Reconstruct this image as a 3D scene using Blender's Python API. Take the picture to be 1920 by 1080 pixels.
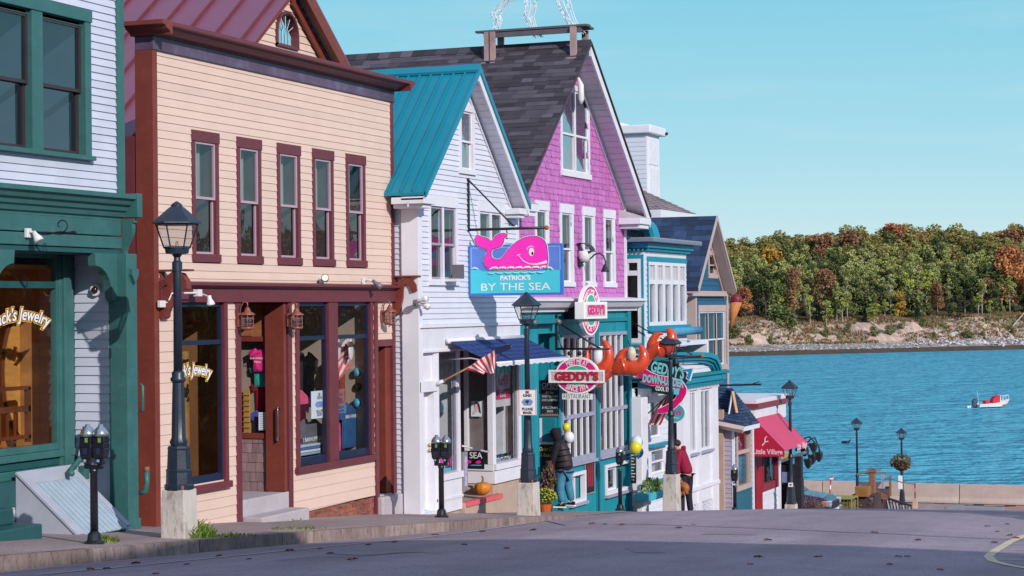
import bpy,bmesh,math,random
from mathutils import Vector,Matrix
from math import sin,cos,pi,radians,sqrt,atan2
random.seed(7)
SC = bpy.context.scene
for o in list(bpy.data.objects): bpy.data.objects.remove(o)
COL = SC.collection

# ---------------------------------------------------------------- camera
FPX = 3700.0
YAW,PIT,RHO = radians(21.42),math.atan(36/FPX),0.0105
Fv = Vector((-sin(YAW)*cos(PIT),cos(YAW)*cos(PIT),sin(PIT)))
R0 = Vector((cos(YAW),sin(YAW),0)); U0 = R0.cross(Fv)
Rv = (cos(RHO)*R0 - sin(RHO)*U0).normalized(); Uv = (sin(RHO)*R0 + cos(RHO)*U0).normalized()
cd = bpy.data.cameras.new('camera'); cam = bpy.data.objects.new('camera',cd); COL.objects.link(cam)
m = Matrix.Identity(4)
for i in range(3): m[i][0] = Rv[i]; m[i][1] = Uv[i]; m[i][2] = -Fv[i]
cam.matrix_world = m
cd.sensor_width = 36; cd.lens = 36*FPX/1920; cd.clip_start = .5; cd.clip_end = 20000
SC.camera = cam
# ---------------------------------------------------------------- world, sun, exposure
W = bpy.data.worlds.new('World'); SC.world = W; W.use_nodes = True
nt = W.node_tree; nt.nodes.clear()
sky = nt.nodes.new('ShaderNodeTexSky'); sky.sky_type = 'NISHITA'; sky.sun_disc = False
SUN = Vector((1,-.72,.57)).normalized()
sky.sun_elevation = math.asin(SUN.z); sky.sun_rotation = atan2(SUN.x,SUN.y)
sky.air_density = 1.0; sky.dust_density = .15; sky.ozone_density = 1.2
hsv = nt.nodes.new('ShaderNodeMix'); hsv.data_type = 'RGBA'; hsv.inputs[0].default_value = .93
# clear-air gradient (pale at the horizon, deep blue overhead) blended with the Sky Texture
stc = nt.nodes.new('ShaderNodeTexCoord'); ssx = nt.nodes.new('ShaderNodeSeparateXYZ'); srp = nt.nodes.new('ShaderNodeValToRGB')
nt.links.new(stc.outputs['Generated'],ssx.inputs[0]); nt.links.new(ssx.outputs['Z'],srp.inputs[0])
SKYR = [(0,(3.75,5.1,5.65)),(.035,(3.45,5.05,5.6)),(.075,(2.45,4.65,5.5)),(.16,(1.45,4.05,5.2)),(.35,(2.2,3.4,4.9)),(1,(2.3,2.9,4.4))]
for i,(p,c) in enumerate(SKYR):
    e = srp.color_ramp.elements[i] if i < 2 else srp.color_ramp.elements.new(p)
    e.position = p; e.color = (c[0]/7,c[1]/7,c[2]/7,1)
smul = nt.nodes.new('ShaderNodeVectorMath'); smul.operation = 'SCALE'; smul.inputs['Scale'].default_value = 7
# thin high wisps of cloud
cmp_ = nt.nodes.new('ShaderNodeMapping'); cmp_.inputs['Scale'].default_value = (3,3,26); nt.links.new(stc.outputs['Generated'],cmp_.inputs[0])
cnz = nt.nodes.new('ShaderNodeTexNoise'); cnz.inputs['Scale'].default_value = 1.6; cnz.inputs['Detail'].default_value = 6; nt.links.new(cmp_.outputs[0],cnz.inputs['Vector'])
crr = nt.nodes.new('ShaderNodeMapRange'); crr.inputs[1].default_value = .52; crr.inputs[2].default_value = .8; crr.inputs[4].default_value = .38; nt.links.new(cnz.outputs[0],crr.inputs[0])
cmx = nt.nodes.new('ShaderNodeMix'); cmx.data_type = 'RGBA'; cmx.inputs[7].default_value = (4.2/7,5.2/7,5.7/7,1); nt.links.new(crr.outputs[0],cmx.inputs[0]); nt.links.new(srp.outputs[0],cmx.inputs[6])
nt.links.new(cmx.outputs[2],smul.inputs[0]); nt.links.new(smul.outputs[0],hsv.inputs[7])
bg = nt.nodes.new('ShaderNodeBackground'); bg.inputs[1].default_value = .15
wo = nt.nodes.new('ShaderNodeOutputWorld')
nt.links.new(sky.outputs[0],hsv.inputs[6]); nt.links.new(hsv.outputs[2],bg.inputs[0]); nt.links.new(bg.outputs[0],wo.inputs[0])
sl = bpy.data.lights.new('sun','SUN'); sl.energy = 3.8; sl.angle = radians(.5); sl.color = (1,.945,.89)
so = bpy.data.objects.new('sun',sl); COL.objects.link(so); so.rotation_euler = SUN.to_track_quat('Z','Y').to_euler()
SC.view_settings.view_transform = 'Standard'; SC.view_settings.look = 'None'
SC.view_settings.exposure = 0.0; SC.view_settings.gamma = 1; SC.view_settings.use_curve_mapping = False
SC.cycles.max_bounces = 6; SC.cycles.transparent_max_bounces = 12; SC.cycles.caustics_reflective = False; SC.cycles.caustics_refractive = False
SC.cycles.use_denoising = True

# ---------------------------------------------------------------- helpers
def ray(x,y): return Fv + Rv*((x-960)/FPX) - Uv*((y-540)/FPX)
def onX(x,y,X=-15.0):
    d = ray(x,y); return d*(X/d.x)
def YZ(x,y,X=-15.0):
    p = onX(x,y,X); return p.y,p.z
def onY(x,y,Y):
    d = ray(x,y); return d*(Y/d.y)
def onZ(x,y,Z):
    d = ray(x,y); return d*(Z/d.z)
def h2l(h):
    h = h.lstrip('#'); r = []
    for i in (0,2,4):
        c = int(h[i:i+2],16)/255; r.append(c/12.92 if c <= .04045 else ((c+.055)/1.055)**2.4)
    return (*r,1)
MATS = {}
def M(name,col,rough=.6,var=.1,scale=3,bump=0,bscale=80,spec=.35,metal=0,tone=0,dirt=0,dirtcol='#4a3f3a',stretch=None,emit=None,alpha=None,coat=0):
    if name in MATS: return MATS[name]
    mt = bpy.data.materials.new(name); mt.use_nodes = True; MATS[name] = mt
    n = mt.node_tree; b = n.nodes['Principled BSDF']
    c = h2l(col) if isinstance(col,str) else (*col[:3],1)
    b.inputs['Roughness'].default_value = rough; b.inputs['Specular IOR Level'].default_value = spec; b.inputs['Metallic'].default_value = metal
    if coat: b.inputs['Coat Weight'].default_value = coat; b.inputs['Coat Roughness'].default_value = .08
    mt.diffuse_color = c
    tc = n.nodes.new('ShaderNodeTexCoord'); mp = n.nodes.new('ShaderNodeMapping')
    n.links.new(tc.outputs['Object'],mp.inputs[0])
    if stretch: mp.inputs['Scale'].default_value = stretch
    def noise(sc,det=4,ro=.55):
        t = n.nodes.new('ShaderNodeTexNoise'); t.inputs['Scale'].default_value = sc; t.inputs['Detail'].default_value = det; t.inputs['Roughness'].default_value = ro
        n.links.new(mp.outputs[0],t.inputs['Vector']); return t
    def mix(a,b2,fac,typ='MIX'):
        x = n.nodes.new('ShaderNodeMix'); x.data_type = 'RGBA'; x.blend_type = typ
        for s,v in ((0,fac),(6,a),(7,b2)):
            if hasattr(v,'links') or hasattr(v,'is_linked'): n.links.new(v,x.inputs[s])
            else: x.inputs[s].default_value = v
        return x.outputs[2]
    cur = None
    dark = (c[0]*(1-var),c[1]*(1-var),c[2]*(1-var),1); lite = (min(1,c[0]*(1+var)),min(1,c[1]*(1+var)),min(1,c[2]*(1+var)),1)
    nz = noise(scale); rmp = n.nodes.new('ShaderNodeMapRange'); rmp.inputs[1].default_value = .3; rmp.inputs[2].default_value = .7
    n.links.new(nz.outputs[0],rmp.inputs[0])
    cur = mix(dark,lite,rmp.outputs[0])
    if tone:
        at = n.nodes.new('ShaderNodeAttribute'); at.attribute_name = 'tone'
        r2 = n.nodes.new('ShaderNodeMapRange'); r2.inputs[3].default_value = 1-tone; r2.inputs[4].default_value = 1+tone
        n.links.new(at.outputs['Fac'],r2.inputs[0])
        v = n.nodes.new('ShaderNodeVectorMath'); v.operation = 'SCALE'; n.links.new(cur,v.inputs[0]); n.links.new(r2.outputs[0],v.inputs['Scale'])
        cur = v.outputs[0]
    if dirt:
        dz = noise(scale*2.3,6,.7); r3 = n.nodes.new('ShaderNodeMapRange'); r3.inputs[1].default_value = .52; r3.inputs[2].default_value = .72; r3.inputs[4].default_value = dirt
        n.links.new(dz.outputs[0],r3.inputs[0]); cur = mix(cur,h2l(dirtcol),r3.outputs[0])
    n.links.new(cur,b.inputs['Base Color'])
    rz = n.nodes.new('ShaderNodeMapRange'); rz.inputs[3].default_value = max(0.02,rough-.08); rz.inputs[4].default_value = min(1,rough+.08)
    n.links.new(nz.outputs[0],rz.inputs[0]); n.links.new(rz.outputs[0],b.inputs['Roughness'])
    if bump:
        bz = noise(bscale,3); bp = n.nodes.new('ShaderNodeBump'); bp.inputs['Strength'].default_value = bump; bp.inputs['Distance'].default_value = .01
        n.links.new(bz.outputs[0],bp.inputs['Height']); n.links.new(bp.outputs[0],b.inputs['Normal'])
    if emit: b.inputs['Emission Color'].default_value = h2l(emit[0]); b.inputs['Emission Strength'].default_value = emit[1]
    return mt
def glass(name,refl=.12,tint=(.75,.8,.82),rough=.015):
    if name in MATS: return MATS[name]
    mt = bpy.data.materials.new(name); mt.use_nodes = True; MATS[name] = mt; n = mt.node_tree; n.nodes.clear()
    tr = n.nodes.new('ShaderNodeBsdfTransparent'); tr.inputs[0].default_value = (*tint,1)
    gl = n.nodes.new('ShaderNodeBsdfGlossy'); gl.inputs['Roughness'].default_value = rough; gl.inputs[0].default_value = (.95,.97,1,1)
    tc = n.nodes.new('ShaderNodeTexCoord'); nz = n.nodes.new('ShaderNodeTexNoise'); nz.inputs['Scale'].default_value = 1.3
    n.links.new(tc.outputs['Object'],nz.inputs[0])
    bp = n.nodes.new('ShaderNodeBump'); bp.inputs['Strength'].default_value = .12; bp.inputs['Distance'].default_value = .05
    n.links.new(nz.outputs[0],bp.inputs['Height']); n.links.new(bp.outputs[0],gl.inputs['Normal'])
    fr = n.nodes.new('ShaderNodeFresnel'); fr.inputs[0].default_value = 1.5
    gm = n.nodes.new('ShaderNodeNewGeometry'); io = n.nodes.new('ShaderNodeMapRange'); io.inputs[3].default_value = 1.5; io.inputs[4].default_value = 1/1.5
    n.links.new(gm.outputs['Backfacing'],io.inputs[0]); n.links.new(io.outputs[0],fr.inputs[0])   # same reflectance from both sides of a thin pane
    ad = n.nodes.new('ShaderNodeMath'); ad.operation = 'ADD'; ad.use_clamp = True; ad.inputs[1].default_value = refl
    n.links.new(fr.outputs[0],ad.inputs[0])
    mx = n.nodes.new('ShaderNodeMixShader'); o = n.nodes.new('ShaderNodeOutputMaterial')
    n.links.new(ad.outputs[0],mx.inputs[0]); n.links.new(tr.outputs[0],mx.inputs[1]); n.links.new(gl.outputs[0],mx.inputs[2]); n.links.new(mx.outputs[0],o.inputs[0])
    return mt
def worigin(o):
    p = Vector((0,0,0))
    while o: p = p + o.location; o = o.parent
    return p
class MB:
    def __init__(s): s.v = []; s.f = []; s.t = []; s.tone = .5
    def face(s,pts):
        i = len(s.v); s.v += [tuple(p) for p in pts]; s.f.append(tuple(range(i,i+len(pts)))); s.t.append(s.tone); return s
    def hexa(s,p):   # 8 corners: bottom 4 (ccw), top 4
        i = len(s.v); s.v += [tuple(q) for q in p]
        for f in ((3,2,1,0),(4,5,6,7),(0,1,5,4),(1,2,6,5),(2,3,7,6),(3,0,4,7)):
            s.f.append(tuple(i+k for k in f)); s.t.append(s.tone)
        return s
    def box(s,x0,x1,y0,y1,z0,z1):
        return s.hexa([(x0,y0,z0),(x1,y0,z0),(x1,y1,z0),(x0,y1,z0),(x0,y0,z1),(x1,y0,z1),(x1,y1,z1),(x0,y1,z1)])
    def prism(s,poly,axis,a,b):
        i = len(s.v); n = len(poly)
        for h in (a,b):
            for p in poly:
                s.v.append({'x': (h,p[0],p[1]),'y': (p[0],h,p[1]),'z': (p[0],p[1],h)}[axis])
        s.f.append(tuple(i+k for k in range(n))[::-1]); s.f.append(tuple(i+n+k for k in range(n))); s.t += [s.tone]*2
        for k in range(n): s.f.append((i+k,i+(k+1) % n,i+n+(k+1) % n,i+n+k)); s.t.append(s.tone)
        return s
    def ring(s,X0,X1,y0,y1,z0,z1,ws,wh=None,wb=None):   # rectangular frame facing x
        wh = ws if wh is None else wh; wb = ws if wb is None else wb
        s.box(X0,X1,y0,y0+ws,z0,z1); s.box(X0,X1,y1-ws,y1,z0,z1)
        s.box(X0,X1,y0+ws,y1-ws,z1-wh,z1); s.box(X0,X1,y0+ws,y1-ws,z0,z0+wb); return s
    def tube(s,pts,r,n=8,cap=True):
        pts = [Vector(p) for p in pts]; rr = r if isinstance(r,(list,tuple)) else [r]*len(pts)
        i0 = len(s.v); up = None
        for k,p in enumerate(pts):
            d = (pts[min(k+1,len(pts)-1)] - pts[max(k-1,0)]).normalized()
            if up is None:
                up = Vector((0,0,1)) if abs(d.z) < .9 else Vector((1,0,0))
            a = d.cross(up).normalized(); up = a.cross(d).normalized()
            for j in range(n):
                t = 2*pi*j/n; s.v.append(tuple(p + a*(rr[k]*cos(t)) + up*(rr[k]*sin(t))))
        for k in range(len(pts)-1):
            for j in range(n):
                s.f.append((i0+k*n+j,i0+k*n+(j+1) % n,i0+(k+1)*n+(j+1) % n,i0+(k+1)*n+j)); s.t.append(s.tone)
        if cap:
            s.f.append(tuple(i0+j for j in range(n))[::-1]); e = i0+(len(pts)-1)*n; s.f.append(tuple(e+j for j in range(n))); s.t += [s.tone]*2
        return s
    def lathe(s,cx,cy,prof,n=16,a0=0,sx=1,sy=1):
        i0 = len(s.v)
        for r,z in prof:
            for j in range(n):
                t = a0+2*pi*j/n; s.v.append((cx+r*cos(t)*sx,cy+r*sin(t)*sy,z))
        for k in range(len(prof)-1):
            for j in range(n):
                s.f.append((i0+k*n+j,i0+k*n+(j+1) % n,i0+(k+1)*n+(j+1) % n,i0+(k+1)*n+j)); s.t.append(s.tone)
        s.f.append(tuple(i0+j for j in range(n))[::-1]); e = i0+(len(prof)-1)*n; s.f.append(tuple(e+j for j in range(n))); s.t += [s.tone]*2
        return s
    def ball(s,c,r,n=12,m=8,sz=1,sx=1,sy=1):
        i0 = len(s.v)
        for a in range(m+1):
            th = pi*a/m
            for j in range(n):
                t = 2*pi*j/n; q = max(sin(th),.02); s.v.append((c[0]+r*sx*q*cos(t),c[1]+r*sy*q*sin(t),c[2]-r*sz*cos(th)))
        for k in range(m):
            for j in range(n):
                s.f.append((i0+k*n+j,i0+k*n+(j+1) % n,i0+(k+1)*n+(j+1) % n,i0+(k+1)*n+j)); s.t.append(s.tone)
        return s
    def build(s,name,mat,parent=None,smooth=False,label=None,kind=None,cat=None,group=None,recalc=False,bevel=0):
        if name == 'pane' and len(s.f) >= 6 and len(s.f) % 6 == 0:   # a pane is a single sheet of glass
            def ar(f):
                a,b,c = (Vector(s.v[k]) for k in f[:3]); return (b-a).cross(c-a).length
            s.f = [max(s.f[k:k+6],key=ar) for k in range(0,len(s.f),6)]; s.t = s.t[:len(s.f)]
        me = bpy.data.meshes.new(name); og = worigin(parent) if parent else Vector((0,0,0))
        me.from_pydata([(v[0]-og.x,v[1]-og.y,v[2]-og.z) for v in s.v],[],s.f)
        if recalc:
            bm = bmesh.new(); bm.from_mesh(me); bmesh.ops.recalc_face_normals(bm,faces=bm.faces); bm.to_mesh(me); bm.free()
        a = me.attributes.new('tone','FLOAT','FACE'); a.data.foreach_set('value',s.t)
        if smooth: me.polygons.foreach_set('use_smooth',[True]*len(me.polygons))
        if mat: me.materials.append(mat)
        o = bpy.data.objects.new(name,me); COL.objects.link(o)
        if parent: o.parent = parent
        if bevel:
            md = o.modifiers.new('bevel','BEVEL'); md.width = bevel; md.segments = 2; md.limit_method = 'ANGLE'; md.angle_limit = radians(40)
        return tag(o,label,cat,group,kind)
def tag(o,label=None,cat=None,group=None,kind=None):
    if label: o['label'] = label
    if cat: o['category'] = cat
    if group: o['group'] = group
    if kind: o['kind'] = kind
    return o
def thing(name,label,cat,loc=(0,0,0),group=None,kind=None):
    o = bpy.data.objects.new(name,None); COL.objects.link(o); o.location = loc; o.empty_display_size = .2
    return tag(o,label,cat,group,kind)
def copy_tree(o,parent=None):
    c = o.copy(); COL.objects.link(c)
    if parent: c.parent = parent
    for ch in [k for k in o.children]: copy_tree(ch,c)
    return c
def box(name,mat,parent,*a,**k): return MB().box(*a).build(name,mat,parent,**k)
def textmesh(s,size,ext=.004,offset=0,align='CENTER',shear=0,spacing=1,bold=0):
    cu = bpy.data.curves.new('txt','FONT'); cu.body = s; cu.size = size; cu.extrude = ext; cu.offset = offset+bold; cu.align_x = align; cu.align_y = 'CENTER'
    cu.shear = shear; cu.space_character = spacing; cu.resolution_u = 3
    ob = bpy.data.objects.new('txt',cu); COL.objects.link(ob)
    bpy.context.view_layer.update()
    me = bpy.data.meshes.new_from_object(ob.evaluated_get(bpy.context.evaluated_depsgraph_get()))
    bpy.data.objects.remove(ob); bpy.data.curves.remove(cu); return me
def text(name,s,mat,parent,pos,size,right=(0,1,0),up=(0,0,1),ext=.004,arc=0,wave=None,fit=None,arcdown=False,**k):
    """Lettering standing at pos, reading along right; arc: radius of a circle it follows; fit: total width."""
    me = textmesh(s,size,ext,**k)
    xs = [v.co.x for v in me.vertices]
    if fit and xs:
        w = max(xs)-min(xs); q = fit/w
        for v in me.vertices: v.co.x *= q
    rt = Vector(right).normalized(); u = Vector(up).normalized(); nn = rt.cross(u); og = worigin(parent) if parent else Vector((0,0,0)); P = Vector(pos)-og
    for v in me.vertices:
        x,y,z = v.co
        if arc:
            a = x/arc
            if arcdown: x,y = (arc-y)*sin(a),arc-(arc-y)*cos(a)
            else: x,y = (arc+y)*sin(a),(arc+y)*cos(a)-arc
        if wave: y += wave(x)
        v.co = P + rt*x + u*y + nn*z
    me.name = name; me.materials.clear(); me.materials.append(mat)
    o = bpy.data.objects.new(name,me); COL.objects.link(o)
    if parent: o.parent = parent
    return o
def sub_iv(iv,cuts):
    out = [iv]
    for a,b in cuts:
        nx = []
        for s,e in out:
            if b <= s or a >= e: nx.append((s,e)); continue
            if a > s: nx.append((s,a))
            if b < e: nx.append((b,e))
        out = nx
    return [q for q in out if q[1]-q[0] > .01]
def yrange(poly,z):
    ys = []
    for i in range(len(poly)):
        a,b = poly[i],poly[(i+1) % len(poly)]
        if (a[1]-z)*(b[1]-z) <= 0 and abs(a[1]-b[1]) > 1e-9:
            t = (z-a[1])/(b[1]-a[1])
            if -1e-6 <= t <= 1+1e-6: ys.append(a[0]+(b[0]-a[0])*t)
    return (min(ys),max(ys)) if ys else None
def clap(parent,X,poly,holes,step,mat,th=.02,back=.08,face='x',name='clapboard',zoff=0,sign=1):
    """Real overlapping boards over a convex outline poly [(u,z)] with rectangular holes (u0,u1,z0,z1), facing +x (or -y when face='y')."""
    zs = [p[1] for p in poly]; z0,zt = min(zs),max(zs)
    k0 = math.floor((z0-zoff)/step); z = zoff+k0*step
    while z < zt-1e-4:
        a,b = max(z,z0),min(z+step,zt)
        if b-a > .012:
            ra,rb = yrange(poly,a+1e-4),yrange(poly,b-1e-4)
            if ra and rb:
                cuts = []; extra = []
                for h in holes:
                    if h[3] <= a or h[2] >= b: continue
                    cuts.append((h[0],h[1]))
                    if h[2] > a+.01: extra.append((h[0],h[1],a,h[2]))
                    if h[3] < b-.01: extra.append((h[0],h[1],h[3],b))
                ps = []
                lo,hi = min(ra[0],rb[0]),max(ra[1],rb[1])
                for s,e in sub_iv((lo,hi),cuts):
                    q = [max(s,ra[0]) if s == lo else s,min(e,ra[1]) if e == hi else e,max(s,rb[0]) if s == lo else s,min(e,rb[1]) if e == hi else e]
                    if s != lo: q[0] = max(s,ra[0]); q[2] = max(s,rb[0])
                    if e != hi: q[1] = min(e,ra[1]); q[3] = min(e,rb[1])
                    if q[1] > q[0] or q[3] > q[2]: ps.append((max(q[0],-1e9),max(q[0],q[1]),q[2],max(q[2],q[3]),a,b))
                for s,e,c,d in extra: ps.append((max(s,ra[0]),min(e,ra[1]),max(s,ra[0]),min(e,ra[1]),c,d))
                ps2 = []
                for u0,u1,v0,v1,c,d in ps:      # long runs are butt-jointed from two boards
                    if u1-u0 > 2.2 and v1-v0 > 2.2 and face == 'x':
                        m_ = max(u0,v0)+.5+random.random()*(min(u1,v1)-max(u0,v0)-1); ps2 += [(u0,m_-.0015,v0,m_-.0015,c,d),(m_+.0015,u1,m_+.0015,v1,c,d)]
                    else: ps2.append((u0,u1,v0,v1,c,d))
                for u0,u1,v0,v1,c,d in ps2:
                    if u1-u0 < .01 and v1-v0 < .01: continue
                    f0,f1 = th*(1-(c-z)/step)+.004+random.uniform(-.0015,.0015),th*(1-(d-z)/step)+.004
                    mb = MB(); mb.tone = random.random()
                    if face == 'x':
                        mb.hexa([(X-back,u0,c),(X+f0,u0,c),(X+f0,u1,c),(X-back,u1,c),(X-back,v0,d),(X+f1,v0,d),(X+f1,v1,d),(X-back,v1,d)])
                    else:  # plane Y = X facing -y
                        mb.hexa([(u0,X-f0,c),(u1,X-f0,c),(u1,X+back,c),(u0,X+back,c),(v0,X-f1,d),(v1,X-f1,d),(v1,X+back,d),(v0,X+back,d)])
                    mb.build(name,mat,parent)
        z += step
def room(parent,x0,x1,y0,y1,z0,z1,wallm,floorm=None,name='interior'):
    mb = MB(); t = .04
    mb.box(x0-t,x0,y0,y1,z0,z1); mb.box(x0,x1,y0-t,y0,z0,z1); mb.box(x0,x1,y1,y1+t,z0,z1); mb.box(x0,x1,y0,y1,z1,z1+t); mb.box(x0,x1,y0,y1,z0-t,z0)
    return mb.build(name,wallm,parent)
def sash_window(parent,X,y0,y1,z0,z1,trim,sash,side=.1,head=.15,sill=.12,sw=.045,mid=.52,proud=.03,glassm=None,lites=1,cur=None,dark=None,toplites=0,sillout=.03,label=None,cols=1):
    """Double-hung window: outer casing y0..y1, z0..z1 in the plane x = X."""
    w = MB(); w.box(X-.1,X+proud,y0,y0+side,z0+sill,z1-head); w.box(X-.1,X+proud,y1-side,y1,z0+sill,z1-head)
    w.box(X-.1,X+proud+.012,y0-.01,y1+.01,z1-head,z1); w.box(X-.1,X+proud+sillout,y0-.02,y1+.02,z0,z0+sill)
    o = w.build('window',trim,parent,label=label)
    a,b,c,d = y0+side,y1-side,z0+sill,z1-head
    n = cols; cw = (b-a)/n
    g = glassm or glass('window_glass')
    for i in range(n):
        p,q = a+i*cw,a+(i+1)*cw
        if i: MB().box(X-.06,X+proud-.01,p-.04,p+.04,c,d).build('mullion',trim,o)
        zm = c+(d-c)*(1-mid)
        up = MB().ring(X-.03,X+.008,p,q,zm-.02,d,sw)
        if toplites:
            for t in range(1,toplites): yy = p+(q-p)*t/toplites; up.box(X-.025,X+.005,yy-.012,yy+.012,zm,d-sw)
        up.build('sash',sash,o)
        MB().ring(X-.065,X-.032,p,q,c,zm+.025,sw).build('sash',sash,o)
        MB().box(X-.014,X-.01,p+sw,q-sw,zm+.02,d-sw).build('pane',g,o)
        MB().box(X-.05,X-.046,p+sw,q-sw,c+sw,zm-.01).build('pane',g,o)
        dk = dark or MATS['dark_interior']
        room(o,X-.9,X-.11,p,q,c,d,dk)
        if cur:
            for (u0,u1,w0,w1,cm) in cur:
                k = MB(); nn = 6
                Y0,Y1,Z0,Z1 = p+(q-p)*u0,p+(q-p)*u1,c+(d-c)*w0,c+(d-c)*w1
                for j in range(nn):
                    ya,yb = Y0+(Y1-Y0)*j/nn,Y0+(Y1-Y0)*(j+1)/nn; xa,xb = X-.2+.02*(j % 2),X-.2+.02*((j+1) % 2)
                    k.face([(xa,ya,Z0),(xb,yb,Z0),(xb,yb,Z1),(xa,ya,Z1)])
                k.build('curtain',cm,o)
    return o
# ---- common materials
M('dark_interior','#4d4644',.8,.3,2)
glass('window_glass',.06)
glass('display_glass',.01,(.93,.95,.95))
# ---------------------------------------------------------------- ground
GP = [(-80,4.0),(-20,.0),(0,-1.25),(17,-2.54),(23,-2.97),(32,-3.66),(38.8,-4.30),(47,-5.12),(55,-6.15),(65,-7.25),(75,-8.1),(82,-8.55),(87,-8.6),(200,-8.6)]
def graw(Y):
    for (a,b),(c,d) in zip(GP,GP[1:]):
        if Y <= c: return b+(d-b)*(Y-a)/(c-a)
    return GP[-1][1]
def g(Y): return sum(graw(Y+k*.5) for k in range(-4,5))/9
CURB = -12.6
def crown(X):
    P = [(-12.5,0),(-11,.1),(-9,.19),(-5,.25),(0,.2),(5,.02)]
    if X <= P[0][0]: return 0
    for (a,b),(c,d) in zip(P,P[1:]):
        if X <= c: return b+(d-b)*(X-a)/(c-a)
    return .02
def clamp01(v): return max(0.,min(1.,v))
def groad(X,Y):   # cambered road; the crown swells over the brow of the hill
    w = clamp01((Y-24)/11); w = w*w*(3-2*w)*clamp01((76-Y)/18)
    return g(Y)-.15+crown(X)+.185*w*clamp01((X+12.5)/1.3)
def sheet(name,mat,xs,ys,zf,label=None):
    mb = MB(); n = len(ys)
    for x in xs:
        for y in ys: mb.v.append((x,y,zf(x,y)))
    for i in range(len(xs)-1):
        for j in range(n-1): mb.f.append((i*n+j,(i+1)*n+j,(i+1)*n+j+1,i*n+j+1)); mb.t.append(.5)
    return mb.build(name,mat,None,smooth=True,kind='structure',label=label)
def asphalt(name='asphalt',col='#968690',road=True):
    mt = M(name,col,.82,.10,.35,bump=.5,bscale=90,spec=.3)
    n = mt.node_tree; b = n.nodes['Principled BSDF']; tc = [q for q in n.nodes if q.type == 'TEX_COORD'][0]
    src = b.inputs['Base Color'].links[0].from_socket
    def speck(scale,lo,hi,a,c,src):
        nz = n.nodes.new('ShaderNodeTexNoise'); nz.inputs['Scale'].default_value = scale; nz.inputs['Detail'].default_value = 5; nz.inputs['Roughness'].default_value = .75
        n.links.new(tc.outputs['Object'],nz.inputs['Vector'])
        r = n.nodes.new('ShaderNodeMapRange'); r.inputs[1].default_value = lo; r.inputs[2].default_value = hi; r.inputs[3].default_value = a; r.inputs[4].default_value = c
        n.links.new(nz.outputs[0],r.inputs[0])
        v = n.nodes.new('ShaderNodeVectorMath'); v.operation = 'SCALE'; n.links.new(src,v.inputs[0]); n.links.new(r.outputs[0],v.inputs['Scale']); return v.outputs[0]
    s = speck(45,.35,.65,.6,1.45,src); s = speck(9,.3,.7,.9,1.1,s); s = speck(.9,.35,.65,.9,1.08,s)
    m2 = n.nodes.new('ShaderNodeMapping'); m2.inputs['Scale'].default_value = (1.1,.06,1); n.links.new(tc.outputs['Object'],m2.inputs[0]); nz = n.nodes.new('ShaderNodeTexNoise'); nz.inputs['Scale'].default_value = 1.0; nz.inputs['Detail'].default_value = 4; n.links.new(m2.outputs[0],nz.inputs['Vector'])
    r = n.nodes.new('ShaderNodeMapRange'); r.inputs[1].default_value = .35; r.inputs[2].default_value = .65; r.inputs[3].default_value = .86; r.inputs[4].default_value = 1.08; n.links.new(nz.outputs[0],r.inputs[0])
    v = n.nodes.new('ShaderNodeVectorMath'); v.operation = 'SCALE'; n.links.new(s,v.inputs[0]); n.links.new(r.outputs[0],v.inputs['Scale']); n.links.new(v.outputs[0],b.inputs['Base Color']); return mt
ys = [-60+2*k for k in range(40)]+[20+.5*k for k in range(134)]
sheet('road',asphalt(),[CURB,-12.5,-12,-11,-10,-9,-7,-5,-2.5,0,2.5,5],ys,groad)
paving = asphalt('sidewalk_paving','#9d8a8a')
sheet('sidewalk',paving,[-15.9,-15,-14.2,-13.4,-12.74],ys,lambda x,y: g(y)+.004)
sheet('ground',M('earth','#5d5848',.9,.2,.5),[-120,-60,-30,-15.85],ys,lambda x,y: g(y)-.02)
sheet('far_sidewalk',paving,[5.15,6.6],ys,lambda x,y: g(y))
sheet('far_ground',MATS['earth'],[6.6,30,70],ys,lambda x,y: g(y)-.01)
def kerbrow(x0,x1,ya,yb):
    y = ya; gr = M('granite','#94807a',.8,.3,3,bump=1,bscale=22,tone=.22,dirt=.95,dirtcol='#453430',stretch=(1,2.2,.8))
    root = thing('kerb',None,None,(x0,25,g(25)),kind='structure')
    while y < yb:
        L = random.uniform(1.5,2.5); e = min(y+L,yb); mb = MB(); mb.tone = random.random(); n = 4; dx = random.uniform(-.012,.012)
        for k in range(n):
            p,q = y+.008+(e-y-.016)*k/n,y+.008+(e-y-.016)*(k+1)/n
            j0,j1 = random.uniform(-.004,.004),random.uniform(-.004,.004)
            mb.hexa([(x0,p,g(p)-.4),(x1+dx,p,g(p)-.4),(x1+dx,q,g(q)-.4),(x0,q,g(q)-.4),(x0,p,g(p)+.008),(x1-.015+dx,p,g(p)+.006),(x1-.015+dx,q,g(q)+.006),(x0,q,g(q)+.008)])
        mb.build('kerb_stone',gr,root); y = e
    return root
kerbrow(-12.74,CURB+.01,8,80)
kerbrow(4.98,5.14,8,40)
# waterfront plaza and sea wall
brickp = M('brick_paving','#a8837c',.85,.15,2,bump=.3)
sheet('waterfront_pavement',brickp,[-60,-30,-15.9,-12.6,-11,-9,-5,0,5,20,60],[78.5+.5*k for k in range(18)],lambda x,y: (g(y) if x < -15 else groad(x,y))+.016)
MB().box(-140,90,87.0,87.8,-15,-8.58).build('sea_wall',M('sea_wall_stone','#7d7670',.9,.3,2),None,kind='structure')
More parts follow.
